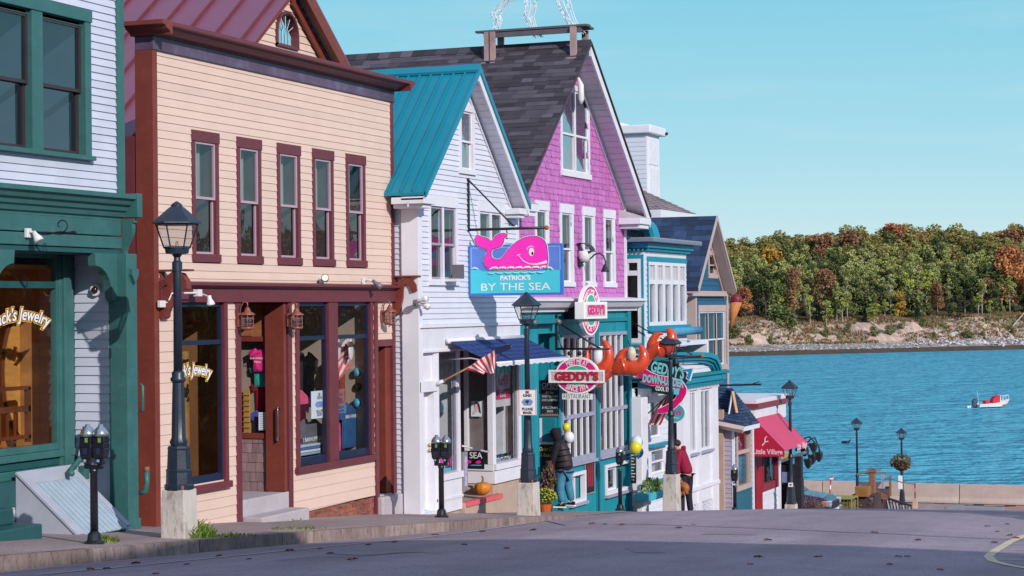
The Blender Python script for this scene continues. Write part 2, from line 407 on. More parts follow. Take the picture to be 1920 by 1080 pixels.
# painted marks on the road
def strip(name,mat,pts,w,dz=.006,parent=None):
    mb = MB(); P = [Vector((p[0],p[1],0)) for p in pts]; n = len(P); L = []
    for k in range(n):
        d = (P[min(k+1,n-1)]-P[max(k-1,0)]).normalized(); nr = Vector((-d.y,d.x,0)); ww = w[k] if isinstance(w,list) else w
        L.append((P[k]+nr*ww/2,P[k]-nr*ww/2))
    for k in range(n-1):
        q = [L[k][0],L[k][1],L[k+1][1],L[k+1][0]]; mb.face([(a.x,a.y,groad(a.x,a.y)+dz) for a in q])
    return mb.build(name,mat,parent,kind=None if parent else 'structure')
def ron(px,py):     # photo pixel on the road surface
    d = ray(px,py); t = 10.0
    while t < 90:
        p = d*t
        if p.z < groad(p.x,p.y): break
        t += .02
    return (p.x,p.y)
def dense(pts,st=.5):
    out = []
    for a,b in zip(pts,pts[1:]):
        n = max(1,int(math.dist(a,b)/st)); out += [(a[0]+(b[0]-a[0])*k/n,a[1]+(b[1]-a[1])*k/n) for k in range(n)]
    return out+[pts[-1]]
yellow = M('yellow_paint','#d6bfa2',.7,.12,6,dirt=.5,dirtcol='#9c8a80')
wpaint = M('worn_white_paint','#c4bcc2',.8,.1,3,dirt=.6,dirtcol='#8d8593')
hatch = thing('road_marking',None,None,(*ron(1880,1045),g(23)),kind='structure')
strip('yellow_outline',yellow,dense([ron(1990,985),ron(1920,1005),ron(1893,1017),ron(1868,1032),ron(1853,1044),ron(1862,1053),ron(1890,1060),ron(1925,1066),ron(1990,1076)],.15),.11,parent=hatch)
for (a,b,c) in ((1893,1032,1940),(1874,1042,1945),(1872,1050,1950),(1895,1021,1940),(1905,1058,1960)):
    strip('hatch_line',wpaint,dense([ron(a,b),ron(c,b+(c-a)*.012)],.3),.045,parent=hatch)
strip('edge_line',wpaint,dense([(-11.2,16),(-11.3,42)],.5),.1)
strip('crack',M('crack_tar','#4b4653',.8,.2,3),dense([ron(1150,983),ron(1300,987),ron(1450,992),ron(1600,999),ron(1750,1006),ron(1935,1014)],.4),.05)
strip('crack',MATS['crack_tar'],dense([ron(960,984),ron(1060,986),ron(1150,983.5)],.4),.03)
patch = M('asphalt_patch','#8f808a',.85,.15,2,bump=.5,bscale=90)
for (a,b,w) in (((640,1040),(760,1034),.9),((1320,1000),(1420,1001),.7),((1180,1032),(1235,1032),1.2)): strip('road_patch',patch,dense([ron(*a),ron(*b)],.3),w,.004)
strip('crack',MATS['crack_tar'],dense([ron(520,1052),ron(600,1044),ron(660,1046),ron(760,1036),ron(830,1038)],.3),.025)
# fallen leaves
leafm = [M('dry_leaf','#8a4a32',.8,.3,20),M('brown_leaf','#5d3b34',.8,.3,20)]
def leafmesh(mt,nm):
    mb = MB(); r = [.05,.02,.06,.025,.065,.025,.05,.03]; n = len(r); c = (0,0,.004)
    for k in range(n):
        a,b = 2*pi*k/n,2*pi*(k+1)/n; q = (k+1) % n
        mb.face([c,(r[k]*cos(a),r[k]*sin(a),.003+.016*(k % 2)),(r[q]*cos(b),r[q]*sin(b),.003+.016*(q % 2))])
    o = mb.build('fallen_leaf',mt); me = o.data; bpy.data.objects.remove(o); return me
LM = [leafmesh(leafm[0],'a'),leafmesh(leafm[1],'b')]
lp = [(170,1069),(200,1068),(292,1078),(343,1035),(411,1044),(467,1050),(493,1021),(543,1034),(545,1033),(620,1039),(492,1022),(630,1011),(600,1030),(691,1023),(660,1051),(817,1004),(870,1023),(1000,995),(1110,983),(1135,984),(1165,985),(1272,991),(1300,985),(1440,1014),(1407,1060),(1421,1046),(1535,1046),(1668,1060),(1685,1045),(1722,1014),(1762,1070),(1865,1019),(1852,988),(1888,984),(1870,998),(1894,1005),(1905,1010),(1700,1045),(1640,1000),(905,998),(950,1030),(740,1018),(350,1060),(255,1058)]
for i,(x,y) in enumerate(lp):
    p = ron(x,y); o = bpy.data.objects.new('fallen_leaf',LM[i % 2]); COL.objects.link(o)
    o.location = (p[0],p[1],groad(*p)+.006); o.rotation_euler = (random.uniform(-.1,.1),.0,random.uniform(0,6)); s = random.uniform(.7,1.3); o.scale = (s,s,s)
    tag(o,'dry brown leaf lying curled on the grey asphalt','leaf','fallen leaves on the road')
# sea
def water():
    mt = bpy.data.materials.new('sea_water'); mt.use_nodes = True; n = mt.node_tree; n.nodes.clear()
    df = n.nodes.new('ShaderNodeBsdfDiffuse'); df.inputs[0].default_value = (.10,.41,.56,1)
    gl = n.nodes.new('ShaderNodeBsdfGlossy'); gl.inputs[0].default_value = (.5,.85,.93,1); gl.inputs['Roughness'].default_value = .1
    fr = n.nodes.new('ShaderNodeFresnel'); fr.inputs[0].default_value = 1.33; mu = n.nodes.new('ShaderNodeMath'); mu.operation = 'MULTIPLY'; mu.inputs[1].default_value = .9
    mx = n.nodes.new('ShaderNodeMixShader'); ou = n.nodes.new('ShaderNodeOutputMaterial')
    n.links.new(fr.outputs[0],mu.inputs[0]); n.links.new(mu.outputs[0],mx.inputs[0]); n.links.new(df.outputs[0],mx.inputs[1]); n.links.new(gl.outputs[0],mx.inputs[2]); n.links.new(mx.outputs[0],ou.inputs[0])
    tc = n.nodes.new('ShaderNodeTexCoord'); mp = n.nodes.new('ShaderNodeMapping'); mp.inputs['Rotation'].default_value = (0,0,-YAW+.12); mp.inputs['Scale'].default_value = (.55,.75,1)
    # y stretched by distance comes from perspective; waves are real-size ripples
    n.links.new(tc.outputs['Object'],mp.inputs[0]); h = None
    for sc,det,w in ((.13,3,1.0),(.42,4,1.1),(1.3,3,.35)):
        t = n.nodes.new('ShaderNodeTexNoise'); t.inputs['Scale'].default_value = sc; t.inputs['Detail'].default_value = det; n.links.new(mp.outputs[0],t.inputs['Vector'])
        m1 = n.nodes.new('ShaderNodeMath'); m1.operation = 'MULTIPLY'; m1.inputs[1].default_value = w; n.links.new(t.outputs[0],m1.inputs[0])
        if h is None: h = m1.outputs[0]
        else:
            ad = n.nodes.new('ShaderNodeMath'); n.links.new(h,ad.inputs[0]); n.links.new(m1.outputs[0],ad.inputs[1]); h = ad.outputs[0]
    bp = n.nodes.new('ShaderNodeBump'); bp.inputs['Strength'].default_value = 1; bp.inputs['Distance'].default_value = 3.4
    n.links.new(h,bp.inputs['Height']); [n.links.new(bp.outputs[0],q.inputs['Normal']) for q in (df,gl,fr)]
    return mt
WZ = -13.0
MB().face([(-3000,80,WZ),(4000,80,WZ),(4000,9000,WZ),(-3000,9000,WZ)]).build('sea',water(),None,kind='structure')
def yy(x,y,X=-15.0): return onX(x,y,X).y
def zz(x,y,X=-15.0): return onX(x,y,X).z
def shell(parent,x0,x1,y0,y1,z0,z1,wm,rm=None,t=.15,roof=True,name='side_wall'):
    MB().box(x0,x1-.02,y0,y0+t,z0,z1).build(name,wm,parent); MB().box(x0,x1-.02,y1-t,y1,z0,z1).build(name,wm,parent)
    MB().box(x0,x0+t,y0+t,y1-t,z0,z1).build('rear_wall',wm,parent)
    if roof: MB().box(x0-.1,x1-.02,y0-.001,y1+.001,z1,z1+.12).build('roof',rm or wm,parent)
def gutterlamp(name,label,p,d,mat,headmat,group=None,arm=.25,head=.11):
    """Bullet flood light: junction box, elbow arm, flared head; p on the wall, d = direction the head points."""
    t = thing(name,label,'flood light',p,group); p = Vector(p); d = Vector(d).normalized(); q = p+Vector((arm,0,.0))
    MB().box(p.x,p.x+.05,p.y-.05,p.y+.05,p.z-.06,p.z+.06).build('junction_box',mat,t,bevel=.008)
    MB().tube([p+Vector((.04,0,0)),p+Vector((arm*.5,0,.02)),q],.016,8).build('arm',mat,t,smooth=True)
    a = q-d*.02; MB().tube([a,a+d*head*.5,a+d*head,a+d*head*1.45],[.025,.035,.058,.066],14).build('lamp_head',headmat,t,smooth=True)
    MB().tube([a+d*head*1.451,a+d*head*1.46],[.055,.05],14).build('lens',M('lamp_lens','#e8e0d0',.2),t)
    return t
# ================================================================ corner shop on the far left: green trim, pale grey clapboards
greyw = M('pale_clapboard','#c3c6d6',.6,.05,2,tone=.05,bump=.15,bscale=25)
green = M('green_paint','#396665',.42,.10,3,bump=.25,bscale=14,dirt=.12,dirtcol='#6f9a94')
greend = M('dark_green_paint','#265356',.42,.12,3,bump=.2,bscale=14)
A = thing('jewelry_shop','pale grey clapboard shop building with green trimmed window and storefront beside the tan building','building',(-15.5,20,g(20)))
yr = 23.49
AW = (20.95-.0,22.67,2.02,4.05)
zc = 1.62
clap(A,-15,[(14,zc),(yr-.17,zc),(yr-.17,6.2),(14,6.2)],[(20.2,22.55,2.08,3.98),(16.6,18.8,2.08,3.98)],.104,greyw,zoff=.02)
MB().box(-15.1,-14.955,yr-.17,yr,zc,6.2).build('corner_board',green,A)
shell(A,-27,-15.1,14,yr-.01,-4,6.2,greyw)
# the double window upstairs (a pair of double-hung sashes in one green casing)
def bigwin(y0,y1):
    w = MB(); X = -15; z0,z1 = 2.03,4.05
    w.box(X-.1,X+.06,y0,y0+.14,z0+.06,z1-.16).box(X-.1,X+.06,y1-.14,y1,z0+.06,z1-.16).box(X-.1,X+.075,y0-.01,y1+.01,z1-.16,z1)
    w.box(X-.1,X+.11,y0-.03,y1+.03,z0,z0+.06)
    o = w.build('window',green,A,bevel=.006)
    ym = (y0+y1)/2; MB().box(X-.08,X+.055,ym-.12,ym+.12,z0+.06,z1-.16).build('mullion',green,o)
    for a,b in ((y0+.14,ym-.12),(ym+.12,y1-.14)):
        z0a,z1a = z0+.06,z1-.16; zm = (z0a+z1a)/2-.03; dk = M('sash_brown','#3c3036',.4,.1)
        MB().ring(X-.05,X-.0,a,b,z1a-.06,z1a,.05).build('blind_stop',green,o)
        MB().ring(X-.05,X-.01,a,b,zm-.025,z1a-.05,.045).build('sash',dk,o)
        MB().ring(X-.1,X-.055,a,b,z0a,zm+.03,.055).build('sash',dk,o)
        MB().box(X-.03,X-.026,a+.045,b-.045,zm,z1a-.09).build('pane',glass('old_glass',.08,(.7,.75,.8)),o)
        MB().box(X-.08,X-.076,a+.055,b-.055,z0a+.05,zm).build('pane',glass('old_glass'),o)
        room(o,X-1.2,X-.12,a,b,z0a,z1a,M('dim_blue_interior','#3d4a5c',.8))
        MB().box(X-.2,X-.19,a+.05,a+.3,z0a,z1a).build('curtain',M('beige_curtain','#a99a86',.8),o)
bigwin(20.2-.0,22.66); bigwin(16.4,18.86)
# storefront entablature
XF = -14.95; yL = 15.0; yE = yr-.02
prof = [(-15.1,1.60),(-14.70,1.60),(-14.70,1.54),(-14.75,1.52),(-14.78,1.46),(-14.83,1.44),(-14.85,1.38),(-14.89,1.36),(-14.91,1.30),(XF,1.28),(XF,1.25),(-15.1,1.25)]
MB().prism(prof,'y',yL,yE-.10).build('cornice',green,A)
MB().box(-15.1,-14.68,yE-.10,yE+.02,1.29,1.62).build('cornice_end',green,A,bevel=.01)
MB().box(-15.1,XF+.0,yL,yE-.10,1.035,1.25).build('frieze_board',green,A,bevel=.01)
MB().box(-15.1,XF+.02,yL,yE-.10,.86,1.02).build('frieze_board',green,A,bevel=.01)
MB().box(-15.1,XF-.01,yL,yE-.10,.79,.85).build('frieze_board',greend,A)
# pilaster with console bracket
pt = g(23.4)-.2
MB().box(-15.08,-14.78,23.23,23.49,pt,.79).build('pilaster',green,A,bevel=.008)
MB().box(-15.06,-14.76,23.20,23.51,pt,pt+.35).build('pilaster',green,A,bevel=.008)
def console(y0,y1,X,zt,h,d,mat,name='console_bracket',par=A):
    pts = [(X,zt),(X+d,zt),(X+d,zt-.04*h/.5)]
    for k in range(9):
        a = k/8; pts.append((X+d*(.85-.62*a+.16*sin(a*2*pi)),zt-.1*h-(h*.8)*a))
    pts += [(X+d*.42,zt-h*.93),(X+d*.3,zt-h),(X,zt-h)]
    return MB().prism(pts,'y',y0,y1).build(name,mat,par)
console(23.38,23.47,-14.95,1.27,.62,.19,green)
MB().prism([(23.28,.58),(23.44,.58),(23.44,.5),(23.36,.38),(23.28,.5)],'x',-14.78,-14.72).build('console_drop',green,A)
def corbel(y_leg,dirn,mat):   # quarter-curve knee bracket under the frieze, in the plane of the facade
    o = []; n = 8
    o = [(y_leg,.79),(y_leg,.16),(y_leg+dirn*.07,.14)]
    for k in range(n+1):
        a = pi/2*k/n; o.append((y_leg+dirn*(.52-.40*cos(a))-0,.18+.44*sin(a)))
    o.append((y_leg+dirn*.54,.79))
    MB().prism(o,'x',-15.05,-14.93).build('knee_bracket',mat,A)
corbel(23.23,-1,green)
corbel(20.35,1,green)
# recess side wall, soffit and show window
XW = -15.62
clap(A,23.24,[(XW-.05,-2.0),(-15.07,-2.0),(-15.07,.8),(XW-.05,.8)],[],.125,greyw,face='y')
MB().box(XW-.1,-15.1,yL,23.23,.78,.79).build('soffit',greend,A)
gy1 = yy(107,700,XW); my1 = 23.24
zb = zz(105,830,XW); 
MB().box(XW-.08,XW+.05,gy1,gy1+.34,-2.35,.78).build('window_post',green,A,bevel=.01)
MB().box(XW-.08,XW+.09,gy1+.06,gy1+.2,-2.35,.78).build('window_post',green,A,bevel=.01)
MB().box(XW-.08,XW,gy1+.34,my1,-2.35,.78).build('window_post',greend,A)
zT = zz(105,535,XW)
W1 = MB().ring(XW-.06,XW+.03,17.0,gy1,zb-.09,.78,.05,.05,.09).build('show_window',green,A)
MB().box(XW-.05,XW+.02,17.05,gy1-.05,zT-.04,zT+.05).build('transom_bar',greend,W1)
MB().box(XW-.02,XW-.015,17.05,gy1-.05,zb,zT-.04).build('pane',glass('display_glass'),W1)
MB().box(XW-.02,XW-.015,17.05,gy1-.05,zT+.05,.73).build('pane',glass('display_glass'),W1)
for k,(z0,z1,dx,mt) in enumerate(((zb-.19,zb-.095,.07,green),(zb-.30,zb-.20,.02,greend),(zb-.42,zb-.305,.06,green))):
    MB().box(XW-.05,XW+dx,17.0,gy1+.36,z0,z1).build('sill',mt,A,bevel=.008)
amber = M('amber_wood','#a8733f',.5,.25,1.5,stretch=(1,.4,3)); amberf = M('warm_wood_floor','#7d5230',.5,.2)
room(A,XW-1.5,XW-.1,17.0,23.2,zb-.1,.6,amber)
o = MB()  # bench with spindles standing in the window
yb0,zb0 = yy(53,800,XW-.5)-1.9,zb
for k in range(9): o.box(XW-.5,XW-.47,yb0+.2+k*.17,yb0+.225+k*.17,zb0,zb0+.42)
o.box(XW-.52,XW-.45,yb0,yb0+1.9,zb0+.42,zb0+.5).box(XW-.52,XW-.45,yb0,yb0+1.9,zb0+.05,zb0+.1)
o.box(XW-.52,XW-.45,yb0+.95,yb0+1.0,zb0,zb0+.75).box(XW-.52,XW-.45,yb0+1.84,yb0+1.9,zb0,zb0+.75).box(XW-.52,XW-.45,yb0+.95,yb0+1.9,zb0+.72,zb0+.77)
o.build('display_bench',M('red_brown_wood','#6b3a26',.35,.2),None,label='dark wooden spindle bench back standing inside the green framed shop window',cat='bench')
t = thing('wooden_oval','large amber wooden oval panel leaning inside the green framed shop window','panel',(XW-.9,20.8,zb)); cy_,cz_ = yy(55,700,XW-.9),zz(55,700,XW-.9)
for nm,r1,r2,x_,mt in (('rim',.62,1.0,-.92,M('red_brown_wood','#6b3a26')),('face',.57,.94,-.89,M('honey_wood','#c28a48',.4,.2,2,stretch=(1,1,5)))): MB().prism([(cy_+r1*cos(k*pi/16),cz_+r2*sin(k*pi/16)) for k in range(32)],'x',XW+x_-.02,XW+x_).build(nm,mt,t)
# lettering on the glass
def jewel(par,x,y,z,w,arc=1.6):
    for nm,mt,off,dx in (('lettering_outline',M('sign_yellow','#e8b64c',.5,.03),.026,.003),('lettering_shadow',M('sign_brown','#6b3a22',.5),.015,.006),('lettering',M('sign_white','#eeecea',.5,.02),.004,.009)):
        text(nm,"Jack's Jewelry",mt,par,(x+dx,y,z),.23,ext=.001,offset=off,arc=arc,shear=.28,fit=w+off*2)
jewel(W1,XW-.012,yy(41,592,XW),zz(41,590,XW),1.3,1.8)
# base: painted brick, bulkhead, steps
pbr = M('painted_brick','#c0c5d2',.75,.06,3,tone=.06,bump=.4,bscale=30)
MB().box(-15.7,-15.44,15,21.9,zb-.75,zb-.42).build('base_board',greend,A)
def brickwall(par,X,y0,y1,z0,z1,mat,L=.2,H=.068,jit=.004,mort=None,mortar_off=.012,back=.12):
    if mort: MB().box(X-back,X-mortar_off,y0,y1,z0,z1).build('mortar',mort,par)
    r = 0; z = z0
    while z < z1-.01:
        y = y0-(L/2 if r % 2 else 0); ze = min(z+H-.01,z1)
        while y < y1-.01:
            a,b = max(y,y0),min(y+L-.01,y1)
            if b-a > .02:
                mb = MB(); mb.tone = random.random(); mb.box(X-.1,X+random.uniform(-jit,jit),a,b,z,ze).build('brick',mat,par)
            y += L
        z += H; r += 1
XB0 = -15.46
brickwall(A,XB0,19.9,23.2,g(21)-.12,zb-.44,pbr,.21,.078,.003,M('white_mortar','#aeb2c0',.8))
MB().box(-15.5,-15.40,gy1+.3,23.23,zz(200,893,-15.4),zz(200,868,-15.4)).build('base_board',green,A,bevel=.008)
BH = thing('cellar_bulkhead','sloping pale blue corrugated cellar hatch against the painted brick base','bulkhead',(-15,21.6,g(21.6)))
bx0,bx1 = XB0+.02,-14.52; by0 = onZ(143,998,g(21.5)).y; by1 = by0+1.28; bz0 = g(22); bz1 = zz(60,884,bx0)
by0,by1 = yy(143,998,bx1),yy(240,990,bx1)
lb = M('pale_blue_metal','#a0b0bd',.45,.08,3,dirt=.2,dirtcol='#c9d2dc'); lg = M('grey_white_board','#a8abb8',.7,.06,4,bump=.3)
MB().prism([(bx0,bz0-.1),(bx1,bz0-.1),(bx1,bz0+.03),(bx0,bz1)],'y',by0,by0+.05).build('side_panel',lg,BH)
MB().prism([(bx0,bz0-.1),(bx1,bz0-.1),(bx1,bz0+.03),(bx0,bz1)],'y',by1-.05,by1).build('side_panel',lg,BH)
sl_ = Vector((bx1-bx0,0,bz0+.03-bz1)); nrm = Vector((-sl_.z,0,sl_.x)).normalized()*-1
if nrm.z < 0: nrm = -nrm
def slab(mat,name,t0,t1,ya,yb,h0,h1):
    P = lambda t,y,h: (bx0+sl_.x*t+nrm.x*h,y,bz1+sl_.z*t+nrm.z*h)
    return MB().hexa([P(t0,ya,h0),P(t1,ya,h0),P(t1,yb,h0),P(t0,yb,h0),P(t0,ya,h1),P(t1,ya,h1),P(t1,yb,h1),P(t0,yb,h1)]).build(name,mat,BH)
slab(lg,'frame_board',0,1.02,by0-.02,by0+.14,.0,.03); slab(lg,'frame_board',0,1.02,by1-.1,by1+.02,.0,.03); slab(lg,'frame_board',0,.2,by0+.14,by1-.1,.0,.03)
slab(lb,'hatch_sheet',.2,1.05,by0+.145,by1-.105,.002,.02)
nr_ = 9
for k in range(nr_):
    yk = by0+.2+k*(by1-by0-.36)/(nr_-1); slab(lb,'rib',.2,1.05,yk-.012,yk+.012,.021,.036)
ST = thing('green_steps','dark green painted wooden steps in front of the painted brick base','steps',(-14.5,20.5,g(20.5)))
zs0 = g(20.4)
MB().box(-15.4,-14.30,18.0,yy(80,1000,-14.3),zs0-.15,zs0+.18).build('step',greend,ST,bevel=.02)
MB().box(-15.4,-14.62,18.0,yy(26,985,-14.62),zs0+.18,zs0+.38).build('step',greend,ST,bevel=.02)
# things on the shop front
LB = thing('sign_bracket','black twisted wrought iron sign arm with scroll on green frieze','bracket',(-14.78,20.3,1.1))
yb = 21.2; pend = onY(141,436,yb); zl = pend.z
pts = []; pts2 = []
for k in range(61):
    x = -16.6+(pend.x+16.6)*k/60; a = k*.55; pts.append((x,yb+.012*cos(a),zl+.012*sin(a))); pts2.append((x,yb-.012*cos(a),zl-.012*sin(a)))
ironm = M('black_iron','#22222c',.45,.15)
yS = yb
MB().tube([p for p in pts if p[0] > -14.9-1.0],.012,6).build('twisted_bar',ironm,LB,smooth=True)
MB().tube([p for p in pts2 if p[0] > -14.9-1.0],.012,6).build('twisted_bar',ironm,LB,smooth=True)
MB().ball((pend.x,yb,zl),.022).build('finial',ironm,LB,smooth=True)
sp = [(pend.x-.2+(.1-.055*a/6)*sin(a)*1.0,yb,zl+.1+(.09-.01*a)*-cos(a)) for a in [k*.35 for k in range(17)]]
MB().tube(sp,.008,6).build('scroll',ironm,LB,smooth=True)
whm = M('white_fixture','#dcd8d8',.4,.05); gutterlamp('spot_lamp','white spot lamp fixed to the green frieze pointing down',(XF+.02,yy(47,440,XF),zz(47,437,XF)),(.5,.1,-.85),whm,whm,arm=.12,head=.1)
def dome(x,y,X,lab,sc=1,face='y',Y=23.22):
    p = onY(x,y,Y-.02)
    t = thing('dome_camera',lab,'camera',(p.x,p.y,p.z))
    MB().tube([(p.x,p.y+.02,p.z),(p.x,p.y-.03,p.z)],[.085*sc,.08*sc],20).build('housing',whm,t,smooth=False)
    MB().ball((p.x,p.y-.03,p.z),.05*sc,14,10).build('dome',M('dark_dome','#221a20',.08,.1,spec=.8),t,smooth=True)
dome(180,544,-15.3,'white round dome camera with dark lens on grey boards under the green bracket')
DSP = thing('downspout','bent green rain pipe beside the show window','pipe',(-15.2,22.6,-2.2))
pa,pb,pc = onX(160,800,-15.35),onX(155,855,-15.35),onX(131,884,-15.2)
MB().tube([pa,pb,pc,pc+Vector((.1,-.1,-.02))],.04,10).build('pipe',green,DSP,smooth=True)
PV = thing('vent_pipe','short green elbow pipe with rusty cap low on the corner post','pipe',(-14.7,23.5,-2.3))
p = onX(268,905,-14.72)
MB().tube([p+Vector((-.05,0,-.14)),p+Vector((.03,.02,-.12)),p+Vector((.05,.02,.0)),p+Vector((.05,.02,.16))],.038,12).build('pipe',green,PV,smooth=True)
MB().tube([p+Vector((.05,.02,.16)),p+Vector((.05,.02,.22))],[.045,.035],12).build('cap',M('rust','#8a5c46',.8,.3,10),PV,smooth=True)
p = onX(263,742,-14.72); MB().tube([p+Vector((0,0,-.22)),p+Vector((.04,0,-.19)),p+Vector((.04,0,.13)),p+Vector((0,0,.16))],.02,8).build('pull_bar',green,A,smooth=True)

# ================================================================ tan clapboard building with burgundy trim
tan = M('tan_clapboard','#dcbfb1',.6,.03,2,tone=.035,bump=.12,bscale=25,dirt=.06,dirtcol='#b39c90')
burg = M('burgundy_paint','#6a333b',.45,.10,3,bump=.2,bscale=12,dirt=.1,dirtcol='#8d5d58')
brown = M('red_brown_paint','#78392f',.5,.10,3,bump=.25,bscale=12,dirt=.15,dirtcol='#98695c')
bviol = M('weathered_flashing','#5d4a62',.4,.3,1.2,bump=.3,bscale=4,dirt=.5,dirtcol='#7d86a8')
navy = M('navy_paint','#1f2a44',.35,.08)
B = thing('tan_building','tan clapboard shop building with burgundy trim, five narrow upstairs windows and false front','building',(-15.5,28,g(28)))
Y0,Y1 = 24.24,32.4; X = -15.0
ZT = 3.72
WINS = [(25.34,26.12),(26.68,27.45),(27.98,28.77),(29.21,29.98),(30.46,31.22)]
HOLES = [(a-.012,b+.012,.718,2.672) for a,b in WINS]
clap(B,X,[(Y0+.12,.42),(Y1-.12,.42),(Y1-.12,ZT),(Y0+.12,ZT)],HOLES,.118,tan,th=.012)
for i,(a,b) in enumerate(WINS):
    cc = [(.0,.45,0,.48,M('beige_curtain','#a99a86',.8))] if i != 2 else None
    sash_window(B,X,a,b,.72,2.67,burg,M('pinkish_sash','#b79aa8',.4,.05),side=.095,head=.16,sill=.12,sw=.035,mid=.5,proud=.02,sillout=.02,
                glassm=glass('upper_glass',.03,(.8,.84,.85)),cur=[(.25,.85,.5,1,M('grey_shade','#8d9a94',.7)),(.1,.55,0,.45,M('dim_drape','#5b5866',.8))],dark=MATS['dark_interior'])
# corner pilasters
MB().box(-15.26,-14.965,Y0,Y0+.125,g(Y0)-.3,ZT+.0).build('corner_board',brown,B,bevel=.006)
MB().box(-15.26,-14.975,Y1-.125,Y1,g(Y1)-.3,ZT).build('corner_board',burg,B,bevel=.006)
# false-front: frieze flashing and cornice
MB().box(-15.26,-14.95,Y0-.0,Y1,ZT,ZT+.20).build('frieze',bviol,B,bevel=.01)
cz = ZT+.20; pj = .37
cp = [(-15.30,cz),(-14.93,cz),(-14.93,cz+.02),(-14.86,cz+.03),(-14.80,cz+.065),(-14.72,cz+.075),(-14.70,cz+.11),(-15+pj,cz+.12),(-15+pj,cz+.175),(-15.30,cz+.185)]
MB().prism(cp,'y',Y0-.0,Y1+.0).build('cornice',burg,B)
# return of the cornice round the left end: same profile swept along x
rp = [(Y0,cz),(Y0-.05,cz),(Y0-.06,cz+.03),(Y0-.12,cz+.065),(Y0-.17,cz+.075),(Y0-.19,cz+.11),(Y0-.27,cz+.12),(Y0-.27,cz+.18),(Y0,cz+.185)]
MB().prism(rp,'x',-15.30,-15+pj).build('cornice_return',brown,B)
rp = [(Y1+(Y0-a)*.8,b) for a,b in rp]; MB().prism(rp,'x',-15.30,-15+pj).build('cornice_return',burg,B)
# side and rear walls and the gable roof behind the false front
shell(B,-27,-15.26,Y0,Y1,-4.5,2.5,burg,roof=False)
MB().box(-15.25,-15.1,Y0+.02,Y1-.02,2.5,ZT+.2).build('parapet_wall',MATS['red_brown_paint'],B)
XG = -16.3; g1 = YZ(555,90,XG); 
# gable geometry measured on the plane of the gable wall
gl = (29.5,4.56); slope = None
rL = [YZ(533.5,0,-16.0),YZ(475,76,-16.0)]; rR = [YZ(592,0,-16.0),YZ(659,128,-16.0)]
mL = (rL[0][1]-rL[1][1])/(rL[0][0]-rL[1][0]); mR = (rR[0][1]-rR[1][1])/(rR[0][0]-rR[1][0])
ms = (mL-mR)/2
ya = (rR[0][1]-rL[0][1]+ms*(rL[0][0]+rR[0][0]))/(2*ms); za = rL[0][1]+ms*(ya-rL[0][0])
metal = M('burgundy_metal_roof','#7d4b62',.38,.08,1.2,bump=.2,bscale=1.5,spec=.5)
eL = Y0-.35; eR = 2*ya-eL
zE = za-ms*(ya-eL)
def roofslab(par,name,mat,xa,xb,y0,z0,y1,z1,th=.06):
    return MB().hexa([(xa,y0,z0-th),(xb,y0,z0-th),(xb,y1,z1-th),(xa,y1,z1-th),(xa,y0,z0),(xb,y0,z0),(xb,y1,z1),(xa,y1,z1)]).build(name,mat,par)
for s in (0,1):
    xs = [-28+.0+k*.62 for k in range(20)]; xs = [x for x in xs if x < -16.2]+[-15.99]
    for a,b in zip(xs,xs[1:]):
        e,ez = (eL,zE) if s == 0 else (eR,zE)
        roofslab(B,'roof_panel',metal,a,b,e,ez,ya,za)
        if b < -16: MB().hexa([(b-.02,e,ez),(b+.02,e,ez),(b+.02,ya,za),(b-.02,ya,za),(b-.015,e,ez+.07),(b+.015,e,ez+.07),(b+.015,ya,za+.07),(b-.015,ya,za+.07)]).build('standing_seam',burg,B)
# gable wall, rake boards and arched window
zg = 2.4
hw = lambda z: (za-.1-z)/ms
WA = [YZ(515,85,XG)[0],YZ(556,94,XG)[0],YZ(515,85,XG)[1],YZ(530,20,XG)[1]]
clap(B,XG,[(ya-hw(zg),zg),(ya+hw(zg),zg),(ya,za-.1)],[(WA[0]+.04,WA[1]-.04,WA[2]+.04,WA[3]-.06)],.125,tan)
for sg in (-1,1):
    for (dn,th,x0,x1,mt,nm) in ((.07,.24,-16.06,-15.97,brown,'rake_board'),(.31,.16,-16.24,-16.2,brown,'rake_trim'),(.065,.02,-16.28,-16.0,greyw,'rake_soffit'))[:3 if sg > 0 else 1]:
        if sg < 0: th = .03
        yb_,zb_ = ya+sg*(ya-eL),zE
        P = [(ya,za-dn),(yb_,zb_-dn),(yb_,zb_-dn-th*1.2),(ya,za-dn-th*1.2)]
        MB().prism(P,'x',x0,x1).build(nm,mt,B)
wy0,wy1,wz0,wz1 = WA; wc = (wy0+wy1)/2; hw_ = (wy1-wy0)/2
def arch(r,z0,n=12): return [(wc-r,z0)]+[(wc-r*cos(pi*k/n),wz1-hw_+r*1.0*sin(pi*k/n)) for k in range(n+1)]+[(wc+r,z0)]
def archframe(parent,X0,X1,ro,ri,z0,mat,name,zi=None):
    mb = MB(); n = 14; zi = z0 if zi is None else zi
    o_ = [(wc-ro,z0)]+[(wc-ro*cos(pi*k/n),wz1-hw_+ro*sin(pi*k/n)) for k in range(n+1)]+[(wc+ro,z0)]
    i_ = [(wc-ri,zi)]+[(wc-ri*cos(pi*k/n),wz1-hw_+ri*sin(pi*k/n)) for k in range(n+1)]+[(wc+ri,zi)]
    for k in range(len(o_)-1):
        a,b,c,d = o_[k],o_[k+1],i_[k+1],i_[k]
        mb.hexa([(X0,*a),(X0,*b),(X0,*c),(X0,*d),(X1,*a),(X1,*b),(X1,*c),(X1,*d)])
    if zi > z0: mb.box(X0,X1,wc-ro,wc+ro,z0,zi)
    return mb.build(name,mat,parent,recalc=True)
aw = archframe(B,XG-.05,XG+.06,hw_,hw_-.045,wz0,burg,'window',wz0+.05)
MB().prism(arch(hw_-.04,wz0+.05),'x',XG-.02,XG-.012).build('pane',glass('arched_glass',.7,(.4,.6,.7)),aw)
